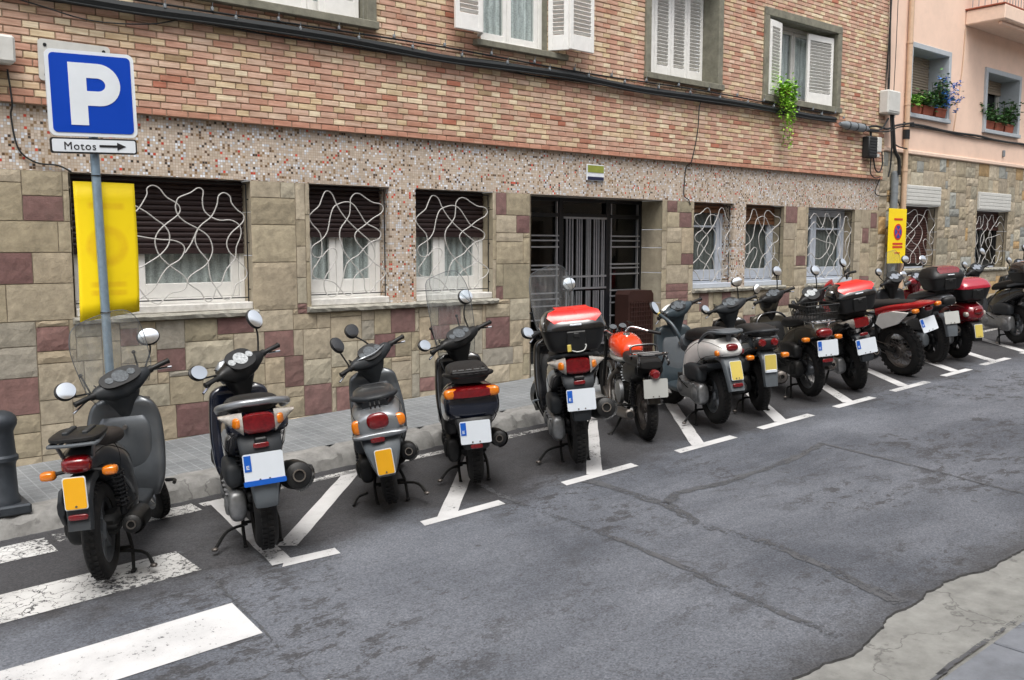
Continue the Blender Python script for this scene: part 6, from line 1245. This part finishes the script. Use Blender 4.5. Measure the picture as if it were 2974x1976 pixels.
for sy in (-1, 1): m.tube([(.88, sy * .03, .82), (.60, sy * .07, .66), (.2, sy * .09, .64), (-.12, sy * .09, .66)], .016, 8, 4); m.tube([(.88, sy * .03, .72), (.78, sy * .08, .40), (.62, sy * .1, .25), (.25, sy * .1, .24), (.15, sy * .09, .40), (.05, sy * .09, .62)], .016, 8, 4); m.tube([(.2, sy * .09, .30), (0, sy * .085, .30)], .017, 8, 1)
b.p('frame', m, 'black'); b.shock(.115, .0, .33, -.02, .62, .026); b.shock(-.115, .0, .33, -.02, .62, .026)
m = MB(); m.tube([(.62, .08, .58), (.80, .12, .45), (.70, .16, .25), (.40, .17, .22)], .022, 10, 4); m.tube([(.40, .17, .22), (.30, .175, .225), (.10, .18, .24), (-.16, .185, .27), (-.17, .185, .27)], [.025, .045, .048, .046, .03], 16, 1); o = b.p('exhaust', m, 'steel'); m = MB(); m.tube([(-.15, .185, .27), (-.175, .185, .273)], .030, 12, 1); b.p('exhaust_tip', m, 'plastic', o)
b.side_stand(.36); m = MB()
for sy in (-1, 1): m.tube([(.30, sy * .10, .28), (.30, sy * .24, .27)], .014, 8, 1); m.tube([(.12, sy * .10, .30), (.10, sy * .20, .32)], .012, 8, 1)
b.p('foot_peg', m, 'plastic')
b.steer(6, z=.9); b.front_end(.30, .08, 'black', 'wire', .74, 'steel', .86)
m = MB(); m.tube([(.78, .37, .85), (.84, .29, .875), (.93, .14, .93), (.94, .06, .885), (.94, -.06, .885), (.93, -.14, .93), (.84, -.29, .875), (.78, -.37, .85)], .011, 10, 5); hb = b.p('handlebar', m, 'chrome')
for sy in (-1, 1):
    m = MB(); m.tube([(.845, sy * .285, .877), (.775, sy * .38, .848)], .018, 12, 1); m.ell((.775, sy * .38, .848), (.012, .012, .02)); g = b.p('grip', m, 'plastic', hb); m = MB(); m.tube([(.90, sy * .24, .90), (.88, sy * .32, .865), (.82, sy * .40, .83)], .007, 8, 3); b.p('brake_lever', m, 'chrome', g)
m = MB(); m.cyl((.97, .05, .90), (.93, .05, .95), .040); m.cyl((.97, -.05, .90), (.93, -.05, .95), .040); m.ell((1.05, 0, .85), (.07, .085, .085)); b.p('headlight', m, 'black'); m = MB(); m.cyl((.926, .05, .955), (.924, .05, .958), .036); m.cyl((.926, -.05, .955), (.924, -.05, .958), .036); b.p('instrument_panel', m, 'dial'); b.cables(.93, .95)
# 7 white scooter
b = Bike('scooter', 'white and grey scooter with an oval tail light and a pale yellow plate', 'scooter', 7.03, 5.40, 63, 4, .05, ROW, 1.25, .27)
b.wheel('rear_wheel', 0, .27, .115, None, 'spoke', 5, 'alloy', .64); b.mudflap([(-.18, .68, .085), (-.34, .66, .09), (-.40, .58, .085), (-.45, .46, .078), (-.475, .38, .072)], 'ltgrey'); b.plate(-.465, .565, .105, .165, .26, 'pale', holder='ltgrey'); b.lens('reflector', (-.482, 0, .435), (.012, .05, .018), 'red_lens', None, 4)
b.body([(-.40, .74, .08, .03, 2.6), (-.36, .74, .115, .062, 2.8), (-.22, .75, .15, .095, 2.8), (-.02, .72, .165, .13, 2.8), (.18, .62, .165, .18, 2.8), (.34, .50, .15, .24, 3), (.42, .42, .11, .20, 3)], 'white')
m = MB(); m.loft(lerp_rings([(-.20, .585, .165, .02, 3, 0), (-.02, .54, .178, .045, 3, 0), (.16, .42, .180, .07, 3, 0), (.26, .32, .16, .06, 3, 0)], sring, 3)); b.p('body_trim', m, 'plastic_grey')
b.lens('tail_light', (-.385, 0, .765), (.035, .06, .035), 'red_lens'); b.lens('turn_signal', (-.33, .118, .715), (.035, .022, .028), 'orange_lens'); b.lens('turn_signal', (-.33, -.118, .715), (.035, .022, .028), 'red_lens'); b.lens('reflector', (.12, .182, .53), (.022, .008, .026), 'orange_lens')
b.seat([(-.24, .845, .10, .03, 3), (-.12, .86, .14, .05, 3), (.1, .85, .145, .06, 3), (.32, .82, .14, .06, 2.8), (.42, .78, .08, .04, 2.6)])
m = MB(); m.loft(lerp_rings([(.36, .76, .15, .06, 3, 0), (.42, .74, .16, .09, 3, 0), (.45, .70, .13, .07, 3, 0)], sring, 3)); b.p('seat_cowl', m, 'ltgrey')
m = MB(); m.loft([[Vector((x, y, z + dz)) for y, dz in ((-h_, 0), (h_, 0), (h_, .022), (-h_, .022))] for x, z, h_ in ((-.10, .885, .10), (-.26, .90, .10), (-.38, .895, .085), (-.40, .893, .06))]); m.tube([(-.02, .15, .78), (-.10, .145, .85), (-.24, .14, .90), (-.37, .11, .905), (-.41, 0, .90), (-.37, -.11, .905), (-.24, -.14, .90), (-.10, -.145, .85), (-.02, -.15, .78)], .014, 10, 5); m.tube([(-.34, 0, .88), (-.31, 0, .79)], .022, 8, 1); b.p('rear_rack', m, 'ltgrey')
b.engine('metal', 'plastic_grey', .48, .145, None, 1.1); b.shock(.115, .0, .34, -.04, .70, .034); b.exhaust(.20, -.18, -.18, .31, .062, .04, 'plastic', 'steel'); b.stand(.26, .13, (.16, .26, .0))
b.floor('teal', .28, .40, .9, .17); b.belly('white', .26, .66, .40); b.shield('teal', .86, .215, .22, .86, .97, .16, 'ltgrey')
b.steer(28, z=1.0); b.front_end(.27, .10, 'white', 'spoke', .64); b.bars(.88, 1.0, .335, .03, .06, 'teal', .17, 'dial', drx=.06, dry=.10, ch=.075); b.cables(.88); m = MB(); m.loft([zring(z, .955, hx, hy, 2.4) for z, hx, hy in ((.95, .05, .12), (1.0, .06, .135), (1.05, .045, .12), (1.075, .02, .06))]); b.p('headlight_cowl', m, 'white')
b.mirror((.87, .19, 1.03), (.80, .385, 1.155), (.012, .052, .062), yaw=.3, mid=(.85, .28, 1.07)); b.steer(0)
lk = thing('handlebar_lock', 'bent dark security bar with a brass end rising beside the white scooter seat', 'lock', b.root.location, b.root.rotation_euler)
m = MB(); m.tube([(.50, .10, .70), (.50, .13, .80), (.56, .18, .92), (.68, .24, 1.0), (.74, .26, 1.03)], .017, 10, 5); q = m.build('lock_bar', B['teal']); q.parent = lk; m = MB(); m.tube([(.69, .245, 1.005), (.76, .265, 1.04)], .020, 10, 1); q = m.build('lock_end', B['plate_pale']); q.parent = lk
# 8 small black scooter with twin lamps
b = Bike('scooter', 'small black scooter with two round tail lamps and a pale yellow plate', 'scooter', 7.80, 5.455, 53, 5, .05, ROW, 1.2, .25)
b.wheel('rear_wheel', 0, .25, .115, None, 'spoke', 5, 'dkalloy', .58); b.mudflap([(-.14, .62, .075), (-.30, .62, .08), (-.38, .55, .076), (-.40, .40, .070), (-.405, .30, .064)], 'ltgrey'); b.plate(-.42, .525, .108, .165, .02, 'pale', holder='ltgrey'); m = MB(); m.box((-.425, 0, .452), (.008, .105, .028), (0, .02, 0), .003); b.p('plate_strip', m, 'plate_white')
b.body([(-.36, .715, .10, .05, 2.6), (-.32, .72, .13, .085, 2.8), (-.18, .71, .15, .12, 2.8), (.02, .67, .165, .16, 2.8), (.22, .60, .16, .20, 2.8), (.38, .50, .14, .21, 3), (.45, .44, .10, .14, 3)], 'black')
m = MB(); m.ell((-.340, 0, .715), (.05, .118, .058), None, 24, 14, 0, 3.); b.p('tail_panel', m, 'plastic')
for sy in (-1, 1): m = MB(); m.lathe([(-.02, 0), (-.018, .026), (.0, .038), (.02, .040)], (-.392, sy * .058, .722), 'x', 22, 0, False); b.p('tail_light', m, 'red_lens')
b.indicator((-.33, .17, .585), (-.30, .07, .60)); b.indicator((-.33, -.17, .585), (-.30, -.07, .60))
b.seat([(-.35, .80, .08, .02, 3), (-.26, .815, .13, .045, 3), (.0, .815, .14, .06, 3), (.26, .80, .13, .055, 2.8), (.40, .77, .07, .03, 2.6)]); b.grab([(-.16, .15, .80), (-.30, .125, .825), (-.38, .06, .835), (-.39, 0, .836), (-.38, -.06, .835), (-.30, -.125, .825), (-.16, -.15, .80)], .015, 'plastic_grey')
m = MB(); m.ell((-.02, .166, .70), (.022, .004, .030)); b.p('body_sticker', m, 'plate_white')
b.engine('dkmetal', 'plastic_grey', .44, .14); b.exhaust(.2, -.16, -.18, .30, .062, .04, 'steel', 'steel'); b.shock(.10, 0, .3, -.05, .62, .03); b.stand(.24, .13, (.06, .24, .0))
b.floor('black', .29); b.belly('plastic'); b.shield('black', .86, .205, .24, .84, .95, .16, 'plastic')
b.steer(24, z=.98); b.front_end(.24, .10, 'black'); b.bars(.87, .975, .33, .035, .06, 'plastic_grey', .17, 'dial', drx=.07, dry=.10, ch=.07, lever='chrome'); b.cables(.87)
b.mirror((.88, -.14, 1.0), (.86, -.16, 1.22), (.012, .062, .046), yaw=-.1); b.mirror((.87, .19, 1.0), (.84, .34, 1.05), (.012, .052, .045), yaw=.3, roll=.6); b.mirror((.84, -.33, 1.03), (.82, -.37, 1.08), (.012, .034, .052), yaw=-.3, roll=.4); b.steer(0)
# 9 grey-brown scooter with a wire basket
b = Bike('scooter', 'grey brown scooter with a long black seat, thin spoked wheel and chrome rear rack', 'scooter', 8.76, 5.495, 60, 5, .05, ROW, 1.26, .28)
b.wheel('rear_wheel', 0, .28, .10, None, 'wire', 6, 'alloy', .72); b.mudflap([(-.16, .62, .07), (-.31, .62, .075), (-.39, .54, .07), (-.40, .44, .065), (-.39, .38, .06)], 'plastic'); b.plate(-.425, .565, .225, .165, .06, 'white'); b.lens('reflector', (-.41, 0, .435), (.012, .06, .02), 'red_lens', None, 4)
b.body([(-.34, .70, .07, .04, 2.6), (-.28, .71, .10, .075, 2.8), (-.1, .70, .125, .10, 2.8), (.1, .62, .145, .15, 2.8), (.28, .50, .15, .20, 2.8), (.40, .42, .12, .18, 3)], 'brown')
b.lens('tail_light', (-.36, 0, .715), (.055, .085, .052), 'red_lens'); b.indicator((-.31, .18, .655), (-.30, .06, .67)); b.indicator((-.31, -.18, .655), (-.30, -.06, .67))
b.seat([(-.14, .80, .08, .03, 3), (-.04, .81, .12, .05, 3), (.16, .79, .135, .06, 3), (.32, .78, .13, .06, 2.8), (.44, .76, .07, .04, 2.6)]); b.rack(-.38, -.10, .12, .83, 3, .009, 'chrome', .08)
b.engine('dkmetal', 'plastic', .44, .14); b.exhaust(.24, -.18, -.17, .31, .058, .03, 'steel', 'chrome'); b.shock(.11, 0, .33, -.04, .64, .03); b.stand(.26, .13, (.08, .25, .0))
b.floor('brown', .28); b.belly('brown', .26, .56); b.shield('brown', .82, .22, .24, .85, .95, .19, 'plastic')
m = MB(); m.tube([(.80, .20, .52), (.83, .195, .72), (.86, .12, .82), (.86, 0, .84), (.86, -.12, .82), (.83, -.195, .72), (.80, -.20, .52)], .012, 8, 5); b.p('shield_trim', m, 'black')
b.steer(24, z=1.0); b.front_end(.28, .09, 'brown', 'wire', .72); b.bars(.87, 1.0, .33, .03, .06, 'plastic', .14, 'dial', drx=.05, dry=.08, ch=.07); m = MB(); m.loft(lerp_rings([(.84, .92, .05, .075, 2.4, 0), (.92, .92, .10, .105, 2.4, 0), (1.03, .90, .10, .10, 2.4, 0), (1.07, .90, .05, .06, 2.4, 0)], zring, 4)); b.p('headlight_cowl', m, 'brown'); b.cables(.87)
b.mirror((.88, -.12, 1.03), (.85, -.15, 1.28), (.012, .058, .056)); b.steer(0)
bk_ = thing('wire_basket', 'black wire basket sitting on the chrome rear rack of the grey brown scooter', 'basket', b.root.location, b.root.rotation_euler)
m = MB(); bz0, bz1 = .845, 1.0
for z, ins in ((bz0, .03), ((bz0 + bz1) / 2, .012), (bz1, 0.)):
    q = [(-.36 + ins, .18 - ins, z), (.02 - ins, .18 - ins, z), (.02 - ins, -.18 + ins, z), (-.36 + ins, -.18 + ins, z)]; m.tube(q + [q[0]], .004 if z < bz1 else .008, 6, 1)
for i in range(11):
    t = i / 10; x = -.36 + .38 * t; y = .18 - .36 * t
    for sy in (-.18, .18): m.tube([(x, sy, bz1), (x * .93 - .01, sy * .85, bz0)], .0028, 5, 1)
    for xx in (-.36, .02): m.tube([(xx, y, bz1), (xx + (.03 if xx < 0 else -.03), y * .85, bz0)], .0028, 5, 1)
    m.tube([(x * .93 - .01, -.15, bz0), (x * .93 - .01, .15, bz0)], .0028, 5, 1)
q = m.build('basket_wire', B['plastic']); q.parent = bk_
m = MB(); m.box((-.17, .187, bz1 - .012), (.38, .006, .04), None, .002); m.box((-.17, -.187, bz1 - .012), (.38, .006, .04), None, .002); q = m.build('basket_rim', B['plastic']); q.parent = bk_
# 10 black scooter with a red and black case, leaning far over
b = Bike('scooter', 'black scooter leaning far over with a round white dial and a red topped case', 'scooter', 9.60, 5.45, 56, 11, .01, ROW, 1.28, .28)
b.wheel('rear_wheel', 0, .28, .12, None, 'spoke', 5, 'dkalloy', .62); b.mudflap([(-.18, .66, .085), (-.33, .66, .09), (-.38, .56, .082), (-.40, .44, .074), (-.395, .38, .066)], 'plastic_grey'); b.plate(-.42, .545, .225, .165, .08, 'white'); b.lens('reflector', (-.395, 0, .675), (.012, .045, .017), 'red_lens', None, 4)
b.body([(-.34, .79, .13, .035, 2.6), (-.29, .79, .16, .06, 2.8), (-.15, .77, .17, .10, 2.8), (.05, .70, .18, .15, 2.8), (.25, .60, .17, .20, 2.8), (.42, .50, .14, .18, 3)], 'black')
m = MB(); m.loft(lerp_rings([(-.385, .80, .075, .03, 3.4, 0), (-.375, .80, .09, .055, 3.4, 0), (-.29, .795, .095, .058, 3, 0)], sring, 3)); b.p('tail_light', m, 'red_lens')
for sy in (-1, 1): m = MB(); m.loft([[Vector((-.36 + .13 * t + .03 * math.cos(a), sy * (.08 + .105 * t), .80 + .015 * t + (.05 * (1 - t) + .006) * math.sin(a))) for a in [2 * PI * k / 14 for k in range(14)]] for t in (0, .3, .6, .85, 1.)]); b.p('turn_signal', m, 'clear_lens')
b.seat([(-.26, .86, .11, .03, 3), (-.14, .87, .14, .05, 3), (.1, .85, .15, .06, 3), (.32, .82, .13, .05, 2.8), (.44, .79, .07, .03, 2.6)])
b.topcase(-.21, .92, .42, .24, .31, 'plastic', 'black', 'lid_red', redw=.66); b.engine('metal', 'plastic', .46, .145); b.exhaust(.2, -.22, -.18, .36, .07, .06, 'dkmetal', 'chrome'); b.shock(.10, 0, .33, -.05, .66, .03); b.side_stand(.38)
b.floor('black', .30); b.belly('black'); b.shield('black', .88, .21, .24, .90, 1.0, .17, 'plastic')
b.steer(26, z=1.0); b.front_end(.28, .10, 'black', 'spoke', .66); b.bars(.91, .99, .33, .03, .06, 'plastic', .15, 'dial_white', drx=.10, dry=.105, ch=.075); b.cables(.91); b.mirror((.92, .18, 1.02), (.88, .30, 1.02), (.012, .035, .06), 'plastic', 'black', yaw=.5, roll=.4); b.mirror((.92, -.15, 1.02), (.89, -.20, 1.27), (.012, .055, .06)); b.steer(0)  # left mirror glass is black paint in place of its reflection
# 11 red and white trail bike
b = Bike('motorcycle', 'red and white trail motorcycle with a chunky rear tyre and a flat narrow tail', 'motorcycle', 10.84, 5.52, 72, 14, .0, ROW, 1.42, .33)
b.wheel('rear_wheel', 0, .33, .135, None, 'wire', 6, 'steel', .68, knob=True)
b.loftx('body', [(-.60, .955, .05, .014, 3), (-.47, .93, .09, .038, 3), (-.25, .895, .11, .055, 3), (.0, .86, .12, .065, 3), (.2, .82, .12, .07, 3)], 'red', sub=5); b.loftx('seat', [(-.36, .955, .05, .012, 3), (-.20, .94, .08, .02, 3), (.1, .90, .11, .045, 3), (.35, .875, .12, .05, 3), (.6, .90, .09, .05, 3), (.72, .93, .05, .03, 3)], 'seat', sub=5)
for sy in (-1, 1): m = MB(); m.prism([(-.34, .845), (-.16, .70), (.10, .62), (.20, .68), (.12, .80), (-.10, .85)], (0, sy * .125, 0), (1, 0, 0), (0, 0, 1), .03); b.p('side_panel', m, 'white')
b.loftx('fuel_tank', [(.52, .86, .06, .05, 2.4), (.60, .86, .13, .11, 2.4), (.78, .87, .16, .15, 2.4), (.92, .90, .12, .12, 2.4), (1.0, .92, .06, .07, 2.4)], 'red', sub=5)
for sy in (-1, 1): m = MB(); m.prism([(.70, .62), (.98, .55), (1.10, .72), (1.04, .92), (.80, .90)], (0, sy * .19, 0), (1, 0, .0), (0, 0, 1), .025); b.p('radiator_shroud', m, 'red')
b.mudflap([(-.36, .88, .06), (-.42, .83, .06), (-.45, .74, .058), (-.44, .66, .056)], 'plastic'); b.plate(-.50, .69, .225, .165, .26, 'white'); b.lens('tail_light', (-.53, 0, .885), (.035, .05, .03), 'red_lens'); b.indicator((-.48, .15, .885), (-.42, .06, .89)); b.indicator((-.52, -.15, .90), (-.44, -.06, .89))
m = MB(); m.box((.50, 0, .42), (.34, .20, .26), None, .05); m.box((.60, 0, .62), (.18, .17, .22), None, .03); b.p('crankcase', m, 'dkmetal'); m = MB(); m.lathe([(-.02, 0), (-.02, .10), (.0, .12), (.03, .11), (.04, 0)], (.46, .11, .42), 'y', 28, 0, False); b.p('engine', m, 'metal')
m = MB()
for sy in (-1, 1): m.tube([(0, sy * .09, .33), (.18, sy * .085, .36), (.42, sy * .07, .42)], [.022, .028, .032], 10, 3); m.tube([(1.0, sy * .03, .95), (.62, sy * .08, .82), (.1, sy * .08, .78), (-.3, sy * .07, .86)], .016, 8, 4); m.tube([(1.02, 0, .85), (.88, sy * .08, .45), (.65, sy * .09, .26), (.32, sy * .09, .30), (.25, sy * .08, .78)], .018, 8, 4)
b.p('frame', m, 'dkmetal'); m = MB(); m.tube([(.02, .10, .40), (.42, .10, .47)], .006, 6, 1); m.tube([(.02, .10, .26), (.42, .10, .37)], .006, 6, 1); m.lathe([(-.004, .085), (-.004, .105), (.004, .105), (.004, .085)], (0, .10, .33), 'y', 30); b.p('chain', m, 'steel')
m = MB(); m.tube([(.6, -.10, .5), (.45, -.16, .55), (.2, -.17, .65), (-.1, -.17, .74), (-.35, -.17, .80)], [.02, .025, .05, .065, .055], 16, 4); b.p('exhaust', m, 'dkmetal'); m = MB(); m.lathe([(-.003, .06), (-.003, .11), (.003, .11), (.003, .06)], (0, -.085, .33), 'y', 30); b.p('brake_disc', m, 'chrome'); b.side_stand(.45)
b.steer(22, z=1.05); b.front_end(.34, .09, 'red', 'wire', .8, 'steel', .95); m = MB(); m.tube([(.90, .39, 1.10), (.95, .28, 1.13), (.99, .12, 1.10), (.99, 0, 1.07), (.99, -.12, 1.10), (.95, -.28, 1.13), (.90, -.39, 1.10)], .011, 10, 5); hb = b.p('handlebar', m, 'steel')
for sy in (-1, 1):
    m = MB(); m.tube([(.945, sy * .29, 1.128), (.90, sy * .40, 1.098)], .018, 12, 1); g = b.p('grip', m, 'plastic', hb); m = MB(); m.prism([(-.10, -.05), (.10, -.05), (.12, .03), (-.06, .06)], (1.0, sy * .36, 1.10), (.3, sy, 0), (0, 0, 1), .02); b.p('hand_guard', m, 'plastic', hb)
m = MB(); m.loft(lerp_rings([(.80, 1.12, .03, .08, 2.6, 0), (.92, 1.13, .06, .12, 2.6, 0), (1.06, 1.10, .05, .12, 2.6, 0), (1.14, 1.07, .02, .08, 2.6, 0)], zring, 3)); b.p('headlight_mask', m, 'red'); b.mirror((.95, -.20, 1.12), (.93, -.20, 1.31), (.012, .05, .055)); b.steer(0)
# 12 grey scooter with a black case and a small screen
b = Bike('scooter', 'silver grey scooter with a rounded matt black top case showing a red reflector', 'scooter', 11.90, 5.665, 59, 5, .02, ROW, 1.3, .28)
b.wheel('rear_wheel', 0, .28, .13, None, 'spoke', 5, 'dkalloy', .6); b.mudflap([(-.14, .64, .085), (-.28, .66, .09), (-.36, .60, .085), (-.40, .46, .078), (-.405, .38, .07)], 'ltgrey'); b.plate(-.40, .615, .20, .155, .18, 'grey', band=False)
b.body([(-.36, .83, .06, .05, 2.6), (-.30, .83, .10, .075, 2.8), (-.12, .80, .135, .09, 2.8), (.08, .72, .16, .12, 2.8), (.28, .60, .17, .18, 2.8), (.44, .48, .14, .18, 3)], 'silver'); m = MB(); m.ell((-.33, 0, .825), (.06, .095, .06), None, 20, 12, 0, 2.6); b.p('tail_light', m, 'plastic'); b.lens('turn_signal', (-.27, .115, .79), (.045, .015, .022), 'clear_lens'); b.lens('turn_signal', (-.27, -.115, .79), (.045, .015, .022), 'clear_lens')
b.seat([(-.22, .91, .10, .03, 3), (-.10, .91, .14, .05, 3), (.12, .88, .15, .06, 3), (.34, .84, .13, .05, 2.8), (.46, .80, .07, .03, 2.6)], 'dkgrey'); b.topcase(-.20, .96, .40, .235, .29, 'plastic', 'plastic', 'red_lens', redw=.5)
b.engine('ltgrey', 'plastic_grey', .46, .15); b.exhaust(.2, -.22, -.18, .36, .07, .06, 'dkmetal', 'steel'); b.shock(.12, 0, .34, -.05, .68, .03); b.stand(.28, .13)
b.floor('silver', .30); b.belly('dkgrey'); b.shield('dkgrey', .92, .22, .24, .92, 1.02, .18, 'plastic_grey')
b.steer(24, z=1.02); b.front_end(.28, .11, 'silver', 'spoke', .62); b.bars(.92, 1.02, .33, .03, .06, 'plastic', .15, 'chrome', drx=.10, dry=.12, ch=.075); b.cables(.92); b.mirror((.93, -.16, 1.05), (.90, -.30, 1.25), (.012, .062, .05)); b.mirror((.93, .16, 1.05), (.92, .26, 1.22), (.012, .05, .05)); b.screen([(1.0, 1.03, .14, .06), (1.12, 1.0, .17, .08), (1.32, .94, .16, .08), (1.44, .91, .10, .04)]); b.steer(0)
# 13 dark red scooter
b = Bike('scooter', 'glossy dark red scooter with a chrome headset and a case with a pinkish red lid', 'scooter', 12.42, 5.60, 61, 5, .02, ROW, 1.26, .26)
b.wheel('rear_wheel', 0, .26, .115, None, 'spoke', 5, 'dkalloy', .6); b.mudflap([(-.18, .52, .08), (-.33, .52, .085), (-.40, .46, .08), (-.41, .34, .072), (-.40, .27, .066)], 'plastic'); b.plate(-.43, .40, .105, .165, .12, 'pale')
b.body([(-.42, .62, .07, .05, 2.6), (-.36, .63, .13, .11, 2.6), (-.2, .64, .17, .15, 2.6), (.0, .62, .18, .19, 2.6), (.2, .57, .175, .23, 2.8), (.38, .48, .14, .22, 3)], 'dkred'); b.lens('tail_light', (-.42, 0, .66), (.03, .06, .04), 'red_lens'); b.lens('turn_signal', (-.35, .12, .62), (.04, .03, .035), 'clear_lens'); b.lens('turn_signal', (-.35, -.12, .62), (.04, .03, .035), 'clear_lens')
b.seat([(-.28, .78, .10, .03, 3), (-.15, .80, .14, .05, 3), (.1, .79, .145, .055, 3), (.32, .77, .13, .05, 2.8), (.42, .74, .07, .03, 2.6)]); b.topcase(-.24, .80, .40, .23, .28, 'plastic', 'lid_pink', None); b.grab([(-.1, .14, .80), (-.3, .12, .82), (-.36, 0, .83), (-.3, -.12, .82), (-.1, -.14, .80)], .011, 'chrome')
b.engine('metal', 'plastic', .44, .14); b.exhaust(.2, -.18, -.17, .31, .06, .04, 'dkmetal', 'chrome'); b.shock(.10, 0, .3, -.05, .6, .03); b.stand(.26, .13)
b.floor('dkred', .28); b.belly('dkred'); b.shield('dkred', .88, .22, .24, .86, .97, .17, 'plastic')
b.steer(24, z=1.0); b.front_end(.25, .10, 'dkred'); b.bars(.88, 1.0, .33, .03, .06, 'dkred', .16, 'chrome', drx=.085, dry=.10, ch=.075, grip='ltgrey'); b.cables(.88); b.mirror((.89, .17, 1.03), (.86, .28, 1.16), (.012, .05, .05), 'chrome'); b.mirror((.89, -.17, 1.03), (.87, -.22, 1.25), (.012, .055, .055), 'chrome'); b.steer(0)
# 14 and 15 black scooters at the far right
for (x, y, hd, ln, lab, case) in ((14.11, 5.52, 62, 4, 'black scooter near the right edge with a silver engine cover and grey grab rail', True), (15.5, 5.45, 62, 4, 'black scooter cut off by the right edge, only its mirror and front showing', False)):
    b = Bike('scooter', lab, 'scooter', x, y, hd, ln, .05, ROW, 1.28, .27)
    b.wheel('rear_wheel', 0, .27, .12, None, 'spoke', 5, 'alloy', .64); b.mudflap([(-.18, .62, .085), (-.33, .62, .09), (-.39, .54, .082), (-.40, .42, .074)], 'plastic'); b.plate(-.42, .53, .22, .165, .08, 'white')
    b.body([(-.36, .76, .10, .04, 2.6), (-.30, .77, .14, .07, 2.8), (-.15, .75, .155, .10, 2.8), (.05, .68, .165, .15, 2.8), (.25, .58, .16, .20, 2.8), (.42, .48, .13, .18, 3)], 'black'); b.lens('tail_light', (-.36, 0, .78), (.05, .10, .045), 'red_lens'); b.lens('turn_signal', (-.32, .13, .78), (.05, .03, .03), 'clear_lens'); b.lens('turn_signal', (-.32, -.13, .78), (.05, .03, .03), 'clear_lens')
    b.seat([(-.28, .86, .10, .03, 3), (-.15, .87, .14, .05, 3), (.1, .85, .145, .06, 3), (.32, .81, .13, .05, 2.8), (.44, .77, .07, .03, 2.6)]); b.grab([(.0, .16, .83), (-.16, .155, .865), (-.30, .13, .885), (-.36, 0, .89), (-.30, -.13, .885), (-.16, -.155, .865), (.0, -.16, .83)], .018, 'ltgrey')
    if case: b.topcase(-.22, .88, .40, .23, .29, 'plastic', 'black', 'dkred')
    b.engine('metal', 'plastic_grey', .52, .15, None, 1.15); b.exhaust(.2, -.2, -.18, .33, .065, .05, 'dkmetal', 'chrome'); b.shock(.12, 0, .34, -.04, .66, .03); b.stand(.28, .13)
    b.floor('black', .30); b.belly('black'); b.shield('dkgrey', .88, .21, .24, .88, .99, .17, 'plastic')
    b.steer(24, z=1.0); b.front_end(.27, .10, 'black', 'spoke', .66); b.bars(.90, 1.0, .33, .03, .06, 'plastic', .16, 'chrome', drx=.085, dry=.11, ch=.075); b.cables(.90); b.mirror((.91, .17, 1.03), (.88, .28, 1.17), (.012, .05, .05)); b.mirror((.91, -.17, 1.03), (.89, -.24, 1.25), (.012, .055, .055)); b.steer(0)
